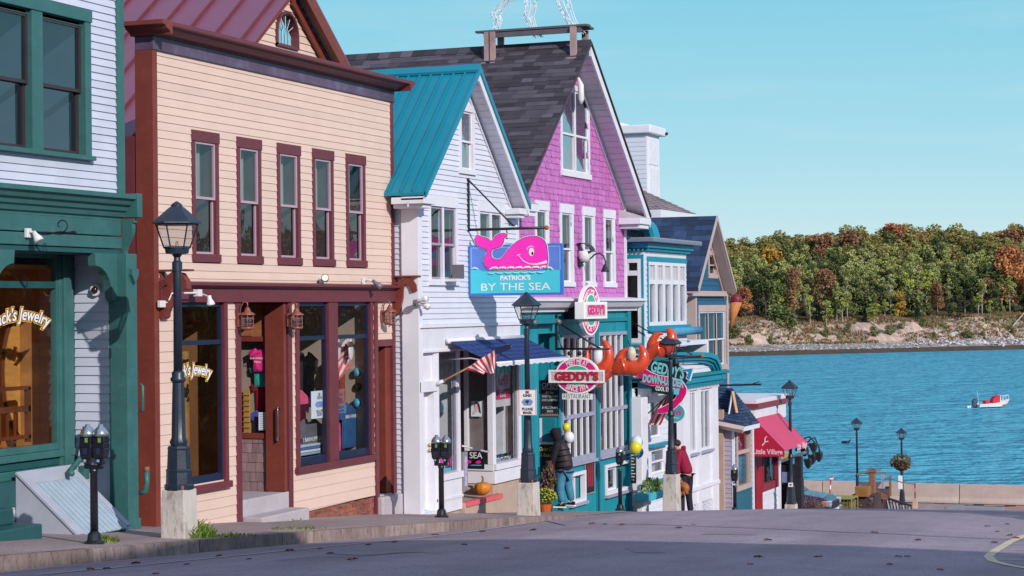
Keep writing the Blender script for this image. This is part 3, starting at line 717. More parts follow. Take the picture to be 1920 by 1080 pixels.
lead = M('pale_leading','#b7d3dd',.5)
lm = MB(); cz0 = wz1-hw_
for k in range(1,6):
    a = pi*k/6; lm.tube([(XG,wc-.12*cos(a),cz0+.12*sin(a)),(XG,wc-(hw_-.08)*cos(a),cz0+(hw_-.08)*sin(a))],.006,4)
lm.tube([(XG,wc-.12*cos(pi*k/8),cz0+.12*sin(pi*k/8)) for k in range(9)],.006,4); lm.tube([(XG,wc,wz0+.07),(XG,wc,cz0)],.006,4)
lm.tube([(XG,wc-.12,cz0),(XG,wc-.12,wz0+.07)],.006,4); lm.tube([(XG,wc+.12,cz0),(XG,wc+.12,wz0+.07)],.006,4)
lm.build('leading',lead,aw)
room(aw,XG-.6,XG-.1,wy0,wy1,wz0,wz1+.1,M('dim_blue_interior','#3d4a5c',.8))
# belt course with moulded cap
MB().box(-15.1,-14.93,Y0+.128,Y1+.004,.12,.33).build('belt_course',burg,B,bevel=.006)
MB().prism([(-15.1,.33),(-14.91,.33),(-14.89,.36),(-14.83,.37),(-14.83,.41),(-14.9,.425),(-15.1,.44)],'y',Y0+.128,Y1+.004).build('belt_cap',burg,B)
# scroll brackets at both ends of the belt course
def ribbon(path,w,y0,y1,name,mat,par):
    mb = MB(); n = len(path); L = []
    for k in range(n):
        p,q_ = Vector(path[max(k-1,0)]),Vector(path[min(k+1,n-1)]); d = (q_-p).normalized(); nn = Vector((-d.y,d.x)); c = Vector(path[k]); L.append((c+nn*w[k]/2,c-nn*w[k]/2))
    for k in range(n-1): mb.prism([tuple(v) for v in (L[k][0],L[k+1][0],L[k+1][1],L[k][1])],'y',y0,y1)
    return mb.build(name,mat,par,recalc=True)
def scroll(y):
    ribbon([(-14.58,.30),(-14.60,.40),(-14.66,.48),(-14.75,.50),(-14.83,.45),(-14.86,.34),(-14.87,.20),(-14.90,.07),(-14.94,-.05)],[.10,.12,.13,.13,.13,.13,.14,.13,.10],y,y+.13,'scroll_bracket',brown,B)
    MB().box(-15.0,-14.5,y-.02,y+.15,.56,.59).build('bracket_cap',brown,B)
    MB().tube([(-14.94,y-.015,-.06),(-14.94,y+.145,-.06)],.055,12).build('bracket_boss',brown,B)
    MB().box(-15.0,-14.96,y+.01,y+.12,-.1,.56).build('bracket_back',brown,B)
scroll(Y0+.16); scroll(Y1-.06)
# ground floor boards
zG = lambda y: g(y)-.12
DH = (26.72,28.28)     # door recess
H1 = (24.86,26.3,-2.62,.12); H2 = (28.53,31.42,-2.62,.12)
D2 = (31.62,32.30)     # small door at the right
clap(B,X,[(Y0+.12,-3.2),(DH[0]-.1,-3.36),(DH[0]-.1,.12),(Y0+.12,.12)],[(H1[0]+.06,H1[1]-.06,H1[2]+.06,.12)],.149,tan,zoff=.01,th=.013)
clap(B,X,[(DH[1]+.12,-3.32),(31.53,-3.30),(31.53,.12),(DH[1]+.12,.12)],[(H2[0]+.04,H2[1]-.04,H2[2]+.06,.12)],.172,tan,zoff=-.02,th=.013)
clap(B,X,[(31.55,-.55),(32.28,-.55),(32.28,.12),(31.55,.12)],[],.149,tan,zoff=.01,th=.013)
disp = glass('display_glass')
def display(y0,y1,z0,z1,mulls,ztr,sw_=.1,label=None):
    w = MB(); w.box(X-.1,X+.05,y0,y0+sw_,z0+.1,z1).box(X-.1,X+.05,y1-sw_,y1,z0+.1,z1)
    w.box(X-.1,X+.09,y0-.04,y1+.04,z0,z0+.1)
    o = w.build('display_window',burg,B,bevel=.006)
    ed = [y0+sw_]+[v for mm in mulls for v in mm]+[y1-sw_]
    for mm in mulls: MB().box(X-.1,X+.048,mm[0],mm[1],z0+.1,z1).build('mullion',burg,o)
    for i in range(0,len(ed),2):
        a,b = ed[i],ed[i+1]
        MB().ring(X-.06,X-.005,a,b,z0+.1,z1,.035,.06,.13).box(X-.058,X-.0,a+.035,b-.035,ztr-.035,ztr+.035).build('sash',navy,o)
        MB().box(X-.03,X-.026,a+.035,b-.035,z0+.23,ztr-.035).build('pane',disp,o)
        MB().box(X-.03,X-.026,a+.035,b-.035,ztr+.035,z1-.06).build('pane',disp,o)
    return o
zt1 = -.475
dw1 = display(24.86,26.3,-2.68,.115,[],zt1)
dw2 = display(28.53,31.42,-2.66,.115,[(29.69,30.03)],zt1)
jewel(dw1,X-.018,yy(364,695),-.87,1.06,1.7)
shopwall = M('shop_back_wall','#a59688',.8,.2,1); 
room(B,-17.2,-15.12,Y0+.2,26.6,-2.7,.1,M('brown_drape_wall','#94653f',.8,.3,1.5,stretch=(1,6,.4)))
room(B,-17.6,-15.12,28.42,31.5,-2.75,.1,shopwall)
dr = MB()
for k in range(10): dr.hexa([(-15.62,25.0+k*.12,-2.3),(-15.58,25.06+k*.12,-2.3),(-15.58,25.12+k*.12,-2.3),(-15.66,25.12+k*.12,-2.3),(-15.62,25.0+k*.12,-.62),(-15.58,25.06+k*.12,-.62),(-15.58,25.12+k*.12,-.62),(-15.66,25.12+k*.12,-.62)])
dr.build('curtain',M('brown_curtain','#9a7040',.8,.3,3),B)
# door recess: left jamb, brown door leaf, display side wall with shingles below
MB().box(X-.2,X+.03,DH[0]-.14,DH[0]+.02,-3.36,.12).build('door_jamb',burg,B,bevel=.006)
MB().box(X-.25,X+.03,DH[1],DH[1]+.13,-3.34,.12).build('door_jamb',burg,B,bevel=.006)
yd = DH[1]-.02
zfl = -2.93
MB().box(-15.36,-15.0,yd-.05,yd,zfl,.12).build('door_jamb',brown,B,bevel=.005)
SD = -16.25
ewm = M('entry_wall','#4a3028',.7,.2)
MB().box(-17.4,-15.1,DH[0]-.06,DH[0]-.02,zfl-.05,.12).box(-17.44,-17.4,DH[0]-.02,yd+.6,zfl-.05,.12).box(-17.4,-15.1,DH[0]-.02,yd+.3,.12,.16).box(-17.4,-16.36,yd-.02,yd+.0,zfl-.05,.12).build('entry_interior',ewm,B)
MB().box(-16.6,-15.0,DH[0]-.1,yd,zfl-.3,zfl-.004).build('entry_floor',M('concrete','#b3a9ae',.85,.1,2,bump=.5,bscale=40,dirt=.3,dirtcol='#857b80'),B)
zsl,zst = onY(490,822,yd).z,onY(490,640,yd).z
swd = MB().box(-16.35,-15.36,yd-.06,yd-.01,zsl-.0,zsl+.09).box(-16.35,-15.36,yd-.06,yd-.01,zst,zst+.08).box(-16.35,-16.28,yd-.06,yd-.01,zsl+.09,zst).build('side_window',brown,B)
MB().box(-16.28,-15.37,yd-.03,yd-.025,zsl+.09,zst).build('pane',disp,swd)
cedar = M('cedar_shingle','#8d7274',.8,.25,4,bump=.6,bscale=25,tone=.22,stretch=(6,1,.6)); cedw = M('cedar_board','#9a6240',.6,.2,3,stretch=(1,1,4))
def shingles_y(par,Y,x0,x1,z0,z1,ew,eh,mat):
    r = 0; z = z0
    while z < z1-.02:
        x = x0-random.uniform(0,ew)
        while x < x1-.01:
            w_ = ew*random.uniform(.6,1.3); a,b = max(x,x0),min(x+w_-.006,x1)
            if b-a > .01:
                mb = MB(); mb.tone = random.random(); t = random.uniform(.012,.02)
                zt_ = min(z+eh+.01,z1)
                mb.hexa([(a,Y-t,z),(b,Y-t,z),(b,Y+.01,z),(a,Y+.01,z),(a,Y-.004,zt_),(b,Y-.004,zt_),(b,Y+.01,zt_),(a,Y+.01,zt_)]).build('shingle',mat,par)
            x += w_
        z += eh; r += 1
shingles_y(B,yd-.03,-16.35,-15.36,zfl,zsl,.13,.155,cedar)
MB().box(-16.3,-15.36,yd-.03,yd-.01,zst+.08,.1).build('side_wall',cedw,B)
for k in range(3): MB().box(-16.3,-15.6,yd-.045,yd-.03,zst+.09+k*.13,zst+.205+k*.13).build('cedar_board',cedw,B)
# brown door leaf standing open with steel pull handle
DL = MB().box(-15.34,-14.99,yd-.10,yd-.055,zfl+.01,.1).build('door',brown,B,bevel=.006)
ph = onY(521,800,yd-.16); 
MB().tube([(ph.x,yd-.10,ph.z-.2),(ph.x,yd-.17,ph.z-.22),(ph.x,yd-.17,ph.z-.17),(ph.x,yd-.17,ph.z+.26),(ph.x,yd-.17,ph.z+.31),(ph.x,yd-.10,ph.z+.29)],.016,10).build('handle',M('chrome','#cfcfd6',.12,.02,metal=1),DL,smooth=True)
# small recessed door at the right end with a white letter box
MB().box(-15.02,-14.955,31.50,31.62,g(31.6)-.05,.12).build('door_jamb',burg,B); MB().box(-15.2,-14.965,31.62,32.3,-.67,-.55).build('door_head',burg,B)
MB().box(-15.55,-15.03,32.06,32.28,-3.3,-.67).build('door_reveal',brown,B,bevel=.006)
dd = MB().box(-15.62,-15.56,31.3,32.08,-3.35,-.66).build('door',M('red_door','#8a4238',.55,.12,3),B)
for k in range(16): MB().box(-15.56,-15.552,31.32,32.06,-3.3+k*.165,-3.3+k*.165+.155).build('door_board',MATS['red_door'],dd)
p = onX(711,796,-15.54); p.y = min(p.y,31.92)
mbx = thing('mail_box','small white letter box on the narrow red door at the end of the tan front','letter box',tuple(p)); MB().box(p.x-.02,p.x+.09,p.y-.16,p.y+.16,p.z-.12,p.z+.1).build('case',whm,mbx,bevel=.01); MB().box(p.x+.0,p.x+.1,p.y-.17,p.y+.17,p.z+.1,p.z+.125).build('flap',whm,mbx)
# steps and foundation
conc = MATS['concrete']
STP = thing('concrete_steps','two pale concrete steps below the brown shop door','steps',(-14.6,27.3,g(27.3)))
MB().box(-15.3,-14.985,DH[0]-.02,DH[1]-.0,g(28)-.3,zfl+.002).build('step',conc,STP,bevel=.012)
MB().box(-14.984,-14.63,DH[0]+.02,28.3,g(28)-.3,-3.18).build('step',conc,STP,bevel=.02)
mort = M('mortar','#9a8a84',.9,.2,5)
rbr = M('red_brick','#8a4f42',.85,.2,6,tone=.3,bump=.5,bscale=30,dirt=.3,dirtcol='#b8a39a')
brickwall(B,-15.02,28.55,31.6,-3.9,-3.32,rbr,.2,.07,.006,mort)
MB().box(-15.2,-14.86,31.55,32.42,-4.0,-3.33).build('stone_block',conc,B,bevel=.03)
MB().box(-15.4,-15.02,31.5,32.3,-3.5,-3.31).build('threshold',conc,B)
# ------------- goods in the shop windows
def shirt(label,c,w,h,mat,plane='x',sleeve=.28,par=None,prints=None,tilt=0,th=.05):
    """T-shirt with body, sleeves and neck hole, softly bulged; hangs in plane x (facing +x) or y (facing -y)."""
    t = thing('t_shirt',label,'shirt',c)
    half = [(0,.40),(.09,.40),(.13,.46),(.20,.45),(.46,.32),(.40,.12),(.27,.20),(.26,-.5),(0,-.5)]
    half[0] = (0,.38)
    pts = half+[(-a,b) for a,b in half[::-1][1:-1]]
    mb = MB(); n = len(pts); N = 6
    def tr(u,v,d):
        u *= w; v *= h
        return (c[0]+d,c[1]+u,c[2]+v) if plane == 'x' else (c[0]+u,c[1]-d,c[2]+v)
    for lay in range(3):
        sc_ = (1.0,.96,.8)[lay]; d = (0,th*.7,th)[lay]
        for u,v in pts: mb.v.append(tr(u*sc_,v*sc_,d+.008*sin(u*30)+.006*sin(v*23+u*9)))
    for lay in range(2):
        for k in range(n): mb.f.append((lay*n+k,lay*n+(k+1) % n,(lay+1)*n+(k+1) % n,(lay+1)*n+k)); mb.t.append(.5)
    mb.f.append(tuple(2*n+k for k in range(n))); mb.f.append(tuple(range(n))[::-1]); mb.t += [.5]*2
    mb.build('cloth',mat,t,recalc=True)
    if prints:
        for s,dy,sz,mt in prints:
            if plane == 'x': text('print',s,mt,t,(c[0]+th+.012,c[1],c[2]+dy*h),sz,ext=.001)
            else: text('print',s,mt,t,(c[0],c[1]-th-.012,c[2]+dy*h),sz,right=(1,0,0),ext=.001)
    return t
def cloth(n,c): return M(n,c,.85,.15,6,bump=.6,bscale=12)
pw = M('print_white','#e8e4e6',.7)
ys_ = yd+.16
for (px,py,w,h,n,c,lab,pr) in ((489,674,.42,.40,'hot_pink_cloth','#e8328a','hot pink t-shirt with white print, topmost in the doorway display',[('BAR HARBOR',.05,.045,pw),('Maine',-.1,.05,pw)]),
        (490,704,.44,.38,'aqua_cloth','#3fb3ad','aqua t-shirt hanging under the hot pink one in the doorway display',None),
        (493,740,.48,.5,'red_cloth','#b01f32','red t-shirt hanging in the doorway display below the aqua one',None),
        (492,795,.5,.5,'periwinkle_cloth','#5a62b8','blue violet t-shirt at the bottom of the doorway display',None)):
    p = onY(px,py,yd+.1-(.0 if n[0] != 'h' else .03)); shirt(lab,(p.x,p.y-(.06 if n[0] == 'h' else .03 if n[0] == 'a' else 0),p.z),w,h,cloth(n,c),'y',prints=pr,th=.04)
MB().box(-16.4,-15.36,yd+.2,yd+.24,zsl,zst).build('display_back',M('display_back','#332c38',.8,.3,3),B)
p = onY(495,785,yd-.05)
nf = thing('paper_notice','white printed paper notice taped inside the doorway glass','notice',(-15.6,yd,p.z)); p0,p1 = onY(485,773,yd-.035),onY(508,807,yd-.035)
MB().box(p0.x,p1.x,yd-.04,yd-.036,p1.z,p0.z).build('sheet',M('paper','#d8dce8',.8,.03),nf)
for k in range(8): MB().box(p0.x+.03,p1.x-.03,yd-.042,yd-.0405,p0.z-.04-k*.035,p0.z-.03-k*.035).build('print_line',M('print_grey','#8d93a0',.8),nf)
p0,p1 = onY(457,733,yd+.05),onY(468,812,yd+.05)
wr = thing('wooden_rack','light wooden slatted rack edge inside the doorway display','rack',(p0.x,yd+.05,p1.z))
MB().box(p0.x,p1.x,yd+.04,yd+.08,p1.z,p0.z).build('panel',M('yellow_wood','#c08f4e',.5,.15),wr)
for k in range(9): MB().box(p0.x-.01,p1.x+.02,yd+.02,yd+.04,p1.z+k*.088,p1.z+k*.088+.015).build('slat',MATS['yellow_wood'],wr)
def inwin(px,py,X_): return tuple(onX(px,py,X_))
XS = -15.45
c = inwin(579,832,-15.3); shirt('grey t-shirt with white bicycle print and lettering in the shop window',c,1.0,.95,cloth('grey_cloth','#5d5c66'),prints=[('I BARHOPPED',.08,.1,pw)])
bk = MB()
for s in (-.13,.13): bk.tube([(c[0]+.065,c[1]+s+.085*cos(a*pi/8),c[2]-.14+.085*sin(a*pi/8)) for a in range(17)],.008,4)
bk.tube([(c[0]+.065,c[1]-.13,c[2]-.14),(c[0]+.065,c[1]-.05,c[2]-.04),(c[0]+.065,c[1]+.09,c[2]-.04),(c[0]+.065,c[1]+.13,c[2]-.14)],.007,4)
bk.tube([(c[0]+.065,c[1],c[2]-.14),(c[0]+.065,c[1]+.09,c[2]-.03),(c[0]+.065,c[1]+.09,c[2]+.01)],.007,4)
bk.build('bicycle_print',pw,[o for o in COL.objects if o.get('label','').startswith('grey t-shirt')][0])
shirt('dark mottled sweatshirt hanging high in the shop window',inwin(572,710,-15.7),1.0,1.0,cloth('dark_cloth','#2c2228'))
shirt('rose pink t-shirt at the left of the shop window',inwin(556,790,-15.55),1.0,1.15,cloth('rose_cloth','#d8567e'))
shirt('navy blue t-shirt with pale lettering in the right hand shop window',inwin(655,795,-15.4),1.05,.85,cloth('navy_cloth','#27507e'),prints=[('BAR HARBOR',.16,.09,pw)])
shirt('pink t-shirt edge beside the navy one in the shop window',inwin(631,815,-15.5),.5,.6,cloth('rose_cloth2','#d0487e'))
# folded clothes, hanging flags and trinkets
fo = thing('folded_clothes','low stack of folded striped clothes at the bottom of the shop window','clothes',inwin(580,870,-15.25)); q = inwin(585,862,-15.25)
for k in range(4): MB().box(-15.55,-15.15,q[1]-.75+k*.04,q[1]+.35-k*.03,-2.42+k*.045,-2.38+k*.045).build('garment',cloth('garment%d' % k,['#8aa0b8','#c9ccd8','#4d6a8c','#a9b4c6'][k]),fo,bevel=.012)
fl = thing('striped_banner','red and white striped cloth draped across the right hand shop window','banner',inwin(655,680,-15.4)); a0 = inwin(633,700,-15.45); a1 = inwin(688,685,-15.45)
rc,wc_ = cloth('stripe_red','#d05a52'),cloth('stripe_white','#d8c4d0')
for k in range(8):
    mb = MB(); n = 10
    for j in range(n):
        def Q(i,kk):
            t = i/n; y = a0[1]+(a1[1]-a0[1])*t; z = a0[2]-.14+.32*sin(t*pi*.7)+(.07-.02*t)*kk; return (-15.45+.03*sin(t*9+kk),y,z)
        mb.face([Q(j,k),Q(j+1,k),Q(j+1,k+1),Q(j,k+1)])
    mb.build('stripe',(rc,wc_)[k % 2],fl)
for i,(px,py,col) in enumerate(((634,655,'#d8d0d6'),(658,655,'#e0dce0'),(683,655,'#a8ccd4'))):
    p = inwin(px,py,-15.3); t = MB().ball(p,.1,12,8,sz=1.9,sx=.2).build('oval_ornament',M('oval_%d' % i,col,.5,.1,20),None,smooth=True,label=('white oval ornament, nearest the mullion in the window','pale oval ornament, middle one of three in the window','light aqua oval ornament, third from the mullion in the window')[i],cat='ornament',group='oval ornaments in the shop window')
for i,(px,py,col) in enumerate(((673,700,'#4a9ab0'),(675,727,'#3a3028'),(673,757,'#4a9ab8'))):
    p = Vector(inwin(px,py,-15.3)); t = thing('hanging_buoy',('blue buoy ornament, top of the hanging string','dark brown buoy ornament between two blue ones','blue buoy ornament, lowest of the hanging string')[i],'ornament',p,'buoy ornaments on a string')
    MB().tube([p+Vector((0,-.12,.03)),p+Vector((0,.0,0)),p+Vector((0,.12,-.02))],[.07,.09,.05],10).build('body',M('buoy%d' % i,col,.5,.3,20),t,smooth=True); MB().tube([p+Vector((0,-.04,.01)),p+Vector((0,.02,0))],.093,10).build('band',pw,t)
MB().tube([inwin(674,640,-15.3),inwin(674,780,-15.3)],.006,4).build('string',MATS['dark_interior'],None,label='thin dark string of buoy ornaments hanging in the shop window',cat='string')
p0,p1 = inwin(634,570,-15.9),inwin(660,860,-15.9); MB().box(-16.0,-15.9,p0[1]+.35,p1[1]+.1,-2.6,.1).build('wooden_post',M('orange_wood','#b0702c',.5,.2,2),None,label='orange brown wooden display post behind the shirts in the window',cat='post')
def masksign(nm,label,X_,px0,py0,px1,py1,mirror=False):
    a,b = onX(px0,py0,X_),onX(px1,py1,X_); return a,b
a,b = onX(583,734,-15.08),onX(613,782,-15.08)
ps = thing('mask_notice','white notice with blue mask drawing taped inside the shop window','notice',((a+b)/2)[:])
MB().box(-15.08,-15.075,a.y,b.y,b.z,a.z).build('sheet',M('paper','#d8dce8',.8,.03),ps)
cy_,cz_ = (a.y+b.y)/2,(a.z+b.z)/2
inkd = M('ink_dark','#30343f',.7); mblue = M('mask_blue','#7c94c8',.7)
for s,dz in (('BE',.36),('KIND',.24),('PLEASE',-.26),('MASK',-.38)): text('lettering',s,inkd,ps,(-15.072,cy_,cz_+dz*(a.z-b.z)),.075,right=(0,-1,0),ext=.0008)
MB().prism([(cy_-.16,cz_+.0),(cy_-.1,cz_+.05),(cy_+.1,cz_+.05),(cy_+.16,cz_),(cy_+.1,cz_-.05),(cy_-.1,cz_-.05)],'x',-15.0745,-15.073).build('mask_drawing',mblue,ps)
# copper lanterns
def lantern(px,py,label,Xw=-14.95):
    y,z = YZ(px,py,Xw+.12); t = thing('wall_lantern',label,'lantern',(Xw,y,z),'copper lanterns on the tan shop front')
    cop = M('copper','#9a5c50',.4,.15,8,metal=.3); x = Xw+.14
    MB().tube([(Xw,y,z+.02),(Xw+.02,y,z+.2),(Xw+.08,y,z+.29),(x,y,z+.27),(x,y,z+.2)],.011,8).build('gooseneck',cop,t,smooth=True)
    MB().box(Xw-.02,Xw+.02,y-.04,y+.04,z-.1,z+.12).build('back_plate',cop,t,bevel=.006)
    MB().lathe(x,y,[(.02,z+.21),(.03,z+.19),(.045,z+.17),(.05,z+.14),(.115,z+.10),(.12,z+.085),(.085,z+.08)],16).build('hood',cop,t,smooth=True)
    MB().lathe(x,y,[(.085,z+.085),(.092,z+.0),(.088,z-.08),(.07,z-.12)],16).build('glass_jar',glass('lantern_glass',.15,(.75,.6,.6)),t,smooth=True)
    cg = MB()
    for k in range(6): a = k*pi/3; cg.tube([(x+.1*cos(a),y+.1*sin(a),z+.09),(x+.1*cos(a),y+.1*sin(a),z-.1)],.006,5)
    for zz_ in (z+.03,z-.05): cg.tube([(x+.1*cos(k*pi/6),y+.1*sin(k*pi/6),zz_) for k in range(13)],.006,5)
    cg.build('cage',cop,t); MB().lathe(x,y,[(.1,z-.1),(.105,z-.12),(.08,z-.14),(.02,z-.15)],16).build('base',cop,t,smooth=True)
lantern(462,601,'copper caged lantern on the jamb left of the shop doorway')
lantern(554,601,'copper caged lantern on the post between doorway and shirt window')
lantern(729,594,'copper caged lantern on the tan panel above the narrow red door')
grm = M('grey_metal','#77727c',.4,.1,metal=.3)
y,z = YZ(600,526,-15.0+.02); gutterlamp('flood_light','dark grey flood light above the belt course, nearer the middle of the tan front',(-14.98,y,z),(.35,-1,.25),whm,grm,'flood lights on the tan wall',arm=.12,head=.14)
y,z = YZ(680,527,-15.0+.02); gutterlamp('flood_light','dark grey flood light above the belt course, nearest the right scroll bracket',(-14.98,y,z),(.6,.3,-.6),whm,grm,'flood lights on the tan wall',arm=.2,head=.14)
t = thing('conduit_lamp','white spot lamp on a bent conduit over the jewelry window','flood light',(-14.95,25,-.05)); a = onX(303,570,-14.9); b = onX(318,550,-14.75); c = onX(372,549,-14.75); d = onX(392,563,-14.7)
MB().box(a.x-.03,a.x+.03,a.y-.07,a.y+.07,a.z-.05,a.z+.05).build('junction_box',whm,t,bevel=.01)
MB().tube([a,a+Vector((.05,.1,.03)),b+Vector((0,.06,0)),c,d+Vector((0,-.04,.06))],.013,8).build('conduit',whm,t,smooth=True)
MB().box(c.x-.05,c.x+.03,c.y-.06,c.y+.06,c.z-.05,c.z+.05).build('junction_box',whm,t)
MB().tube([d+Vector((0,0,.07)),d+Vector((0,.01,.02)),d+Vector((.01,.02,-.04)),d+Vector((.01,.025,-.06))],[.03,.035,.06,.07],14).build('lamp_head',whm,t,smooth=True)
# weathered plank fence between the tan and white buildings
PF = thing('plank_fence','narrow weathered grey plank gate between the tan and white buildings','fence',(-14.9,32.6,g(32.6)))
wg = M('weathered_wood','#8c7f8c',.85,.25,3,bump=.8,bscale=20,tone=.15,stretch=(4,4,.4))
xk = [onY(v,850,32.55).x for v in (745,751,757,763,768)]
for i in range(4):
    mb = MB(); mb.tone = random.random(); mb.box(xk[i]+.003,xk[i+1]-.003,32.52,32.545,g(32.6)+.05,onY(750,750+i*1.5,32.55).z+random.uniform(-.03,.03)).build('plank',wg,PF)
MB().box(xk[0],xk[-1],32.55,32.6,-2.9,-2.8).build('rail',wg,PF); MB().box(xk[0],xk[-1],32.55,32.6,-1.9,-1.8).build('rail',wg,PF)
# ================================================================ white building with the teal metal roof
white = M('white_clapboard','#d3d4e0',.6,.04,2,tone=.035,bump=.12,bscale=25,dirt=.08,dirtcol='#aeb0bd')
wtrim = M('white_trim','#dcdae2',.5,.04,3,bump=.12,bscale=20,dirt=.1,dirtcol='#b3aeb4')
teal = M('teal_metal_roof','#127e96',.35,.06,1.5,bump=.15,bscale=2,spec=.5)
tealp = M('teal_paint','#1a7b88',.5,.10,2,bump=.25,bscale=14,dirt=.1,dirtcol='#4f9aa2')
Cb = thing('white_shop_building','narrow white clapboard building with bright teal metal gable roof and blue awning','building',(-15,35,g(35)))
XC = -14.55; c0,c1 = 32.42,37.46; ap = 34.58; apz = 4.54; msC = .955
def rz(y,off=0): return apz-off-msC*abs(y-ap)
zband = -.33
Wt = (yy(859,260,XC),yy(888,260,XC),zz(875,327,XC),zz(875,197,XC))
Wl = (yy(802,450,XC),yy(856.5,450,XC),zz(830,535,XC),zz(830,368,XC))
Wr = (yy(894.5,450,XC),yy(944,450,XC),zz(830,535,XC),zz(830,368,XC))
ins = lambda w,k=.06: (w[0]+k,w[1]-k,w[2]+k,w[3]-k)
clap(Cb,XC,[(c0+.2,zband),(c1-.12,zband),(c1-.12,1.83),(ap,apz-.12),(c0+.2,2.42)],[ins(Wt),ins(Wl),ins(Wr)],.099,white)
ug = glass('upper_glass',.12,(.6,.65,.66)); drk = MATS['dark_interior']
cg = M('grey_curtain','#8d929c',.8)
sash_window(Cb,XC,*Wt,wtrim,wtrim,side=.11,head=.13,sill=.09,sw=.04,glassm=glass('sky_glass',.42,(.4,.5,.6)))
sash_window(Cb,XC,*Wl,wtrim,M('grey_sash','#9a94a4',.5),side=.10,head=.2,sill=.11,sw=.045,cols=2,glassm=ug,cur=[(.0,.5,0,1,cg)])
sash_window(Cb,XC,*Wr,wtrim,wtrim,side=.10,head=.2,sill=.11,sw=.045,cols=2,glassm=ug,cur=[(.0,.5,0,1,M('greenish_curtain','#6f8a80',.8))])
AC = thing('window_bracket','small white air conditioner panel box jutting from the white upstairs window','air conditioner',tuple(onX(848,515,XC)))
a = onX(838,528,XC+.02); b = onX(856,497,XC+.02)
MB().box(XC+.06,XC+.30,a.y+.15,a.y+.17,a.z+.05,b.z).build('side_panel',M('grey_metal','#77727c'),AC); MB().box(XC+.06,XC+.3,a.y-.2,a.y+.17,a.z+.0,a.z+.05).build('base',wtrim,AC)
# corner boards, side wall
MB().box(-14.86,XC+.02,c0,c0+.2,g(c0)-.3,2.3).build('corner_board',wtrim,Cb,bevel=.008)
MB().box(-14.84,XC+.03,c0-.03,c0+.05,g(c0)-.3,2.2).build('corner_board',wtrim,Cb)
MB().box(-14.8,XC+.02,c1-.14,c1+.02,-.35,2.2).build('corner_board',wtrim,Cb,bevel=.008)
clap(Cb,c0+.04,[(-17.5,-4.2),(-14.86,-4.2),(-14.86,2.3),(-17.5,2.3)],[],.099,white,face='y')
shell(Cb,-25,XC-.3,c0+.1,c1,-5,2.0,wtrim,roof=False)
# roof: standing seam sheets on both slopes
xf = -14.18; e0,e1 = 31.98,2*34.58-31.98
xs = [-25+k*.235 for k in range(47)]; xs = [x for x in xs if x < xf-.1]+[xf]
for ye in (e0,e1):
    for a,b in zip(xs,xs[1:]):
        roofslab(Cb,'roof_panel',teal,a,b,ye,rz(ye),ap,apz,.05)
        if b < xf: MB().hexa([(b-.015,ye,rz(ye)),(b+.015,ye,rz(ye)),(b+.015,ap,apz),(b-.015,ap,apz),(b-.012,ye,rz(ye)+.05),(b+.012,ye,rz(ye)+.05),(b+.012,ap,apz+.05),(b-.012,ap,apz+.05)]).build('standing_seam',teal,Cb)
    # rake trim: teal edge, white fascia, soffit
    for (dn,th,x0,x1,mt,nm) in ((-.03,.12,xf-.02,xf+.03,teal,'rake_trim'),(.08,.17 if ye == e1 else .03,xf-.04,xf-.005,wtrim,'rake_board'),(.18,.08,XC+.02,XC+.04,wtrim,'frieze_board')):
        P = [(ap,apz-dn),(ye,rz(ye)-dn),(ye,rz(ye)-dn-th),(ap,apz-dn-th)]
        MB().prism(P,'x',x0,x1).build(nm,mt,Cb)
    sf = MB()
    for k in range(1): sf.prism([(ap,apz-.10),(ye,rz(ye)-.10),(ye,rz(ye)-.13),(ap,apz-.13)],'x',XC-.1,xf-.04)
    sf.build('soffit',wtrim,Cb)
    n = 22
    for k in range(n):
        t = (k+.5)/n; y = ap+(ye-ap)*t; z = rz(y)-.132; MB().box(XC,xf-.05,y-.008,y+.008,z-.006,z+.004).build('soffit_board',wtrim,Cb)
MB().prism([(ap-.12,apz-.09),(ap-.13,apz-.04),(ap,apz+.085),(ap+.13,apz-.04),(ap+.12,apz-.09),(ap,apz+.03)],'x',-25,xf+.02).build('ridge_cap',teal,Cb)
for ye,s in ((e0,1),(e1,-1)):   # eave returns
    MB().box(XC-.3,xf-.02,min(ye,ye+s*.5),max(ye,ye+s*.5),rz(ye)-.20,rz(ye)-.08).build('eave_return',wtrim,Cb,bevel=.01)
    MB().box(XC-.3,xf-.08,min(ye+s*.1,ye+s*.45),max(ye+s*.1,ye+s*.45),rz(ye)-.27,rz(ye)-.2).build('eave_return',wtrim,Cb,bevel=.01)
# beadboard band
MB().box(XC-.1,XC+.06,c0+.05,c1,zband-.03,zband+.03).build('band_board',wtrim,Cb,bevel=.006)
zl_ = zz(870,652,XC)
MB().box(XC-.1,XC+.01,c0+.2,c1,zl_,zband-.03).build('band_panel',wtrim,Cb)
yk = c0+.22
while yk < c1-.03: MB().box(XC+.012,XC+.022,yk,yk+.05,zl_,zband-.03).build('bead',wtrim,Cb); yk += .062
MB().box(XC-.15,XC+.05,c0+.2,c1,zl_-.05,zl_).build('lintel',wtrim,Cb,bevel=.005)
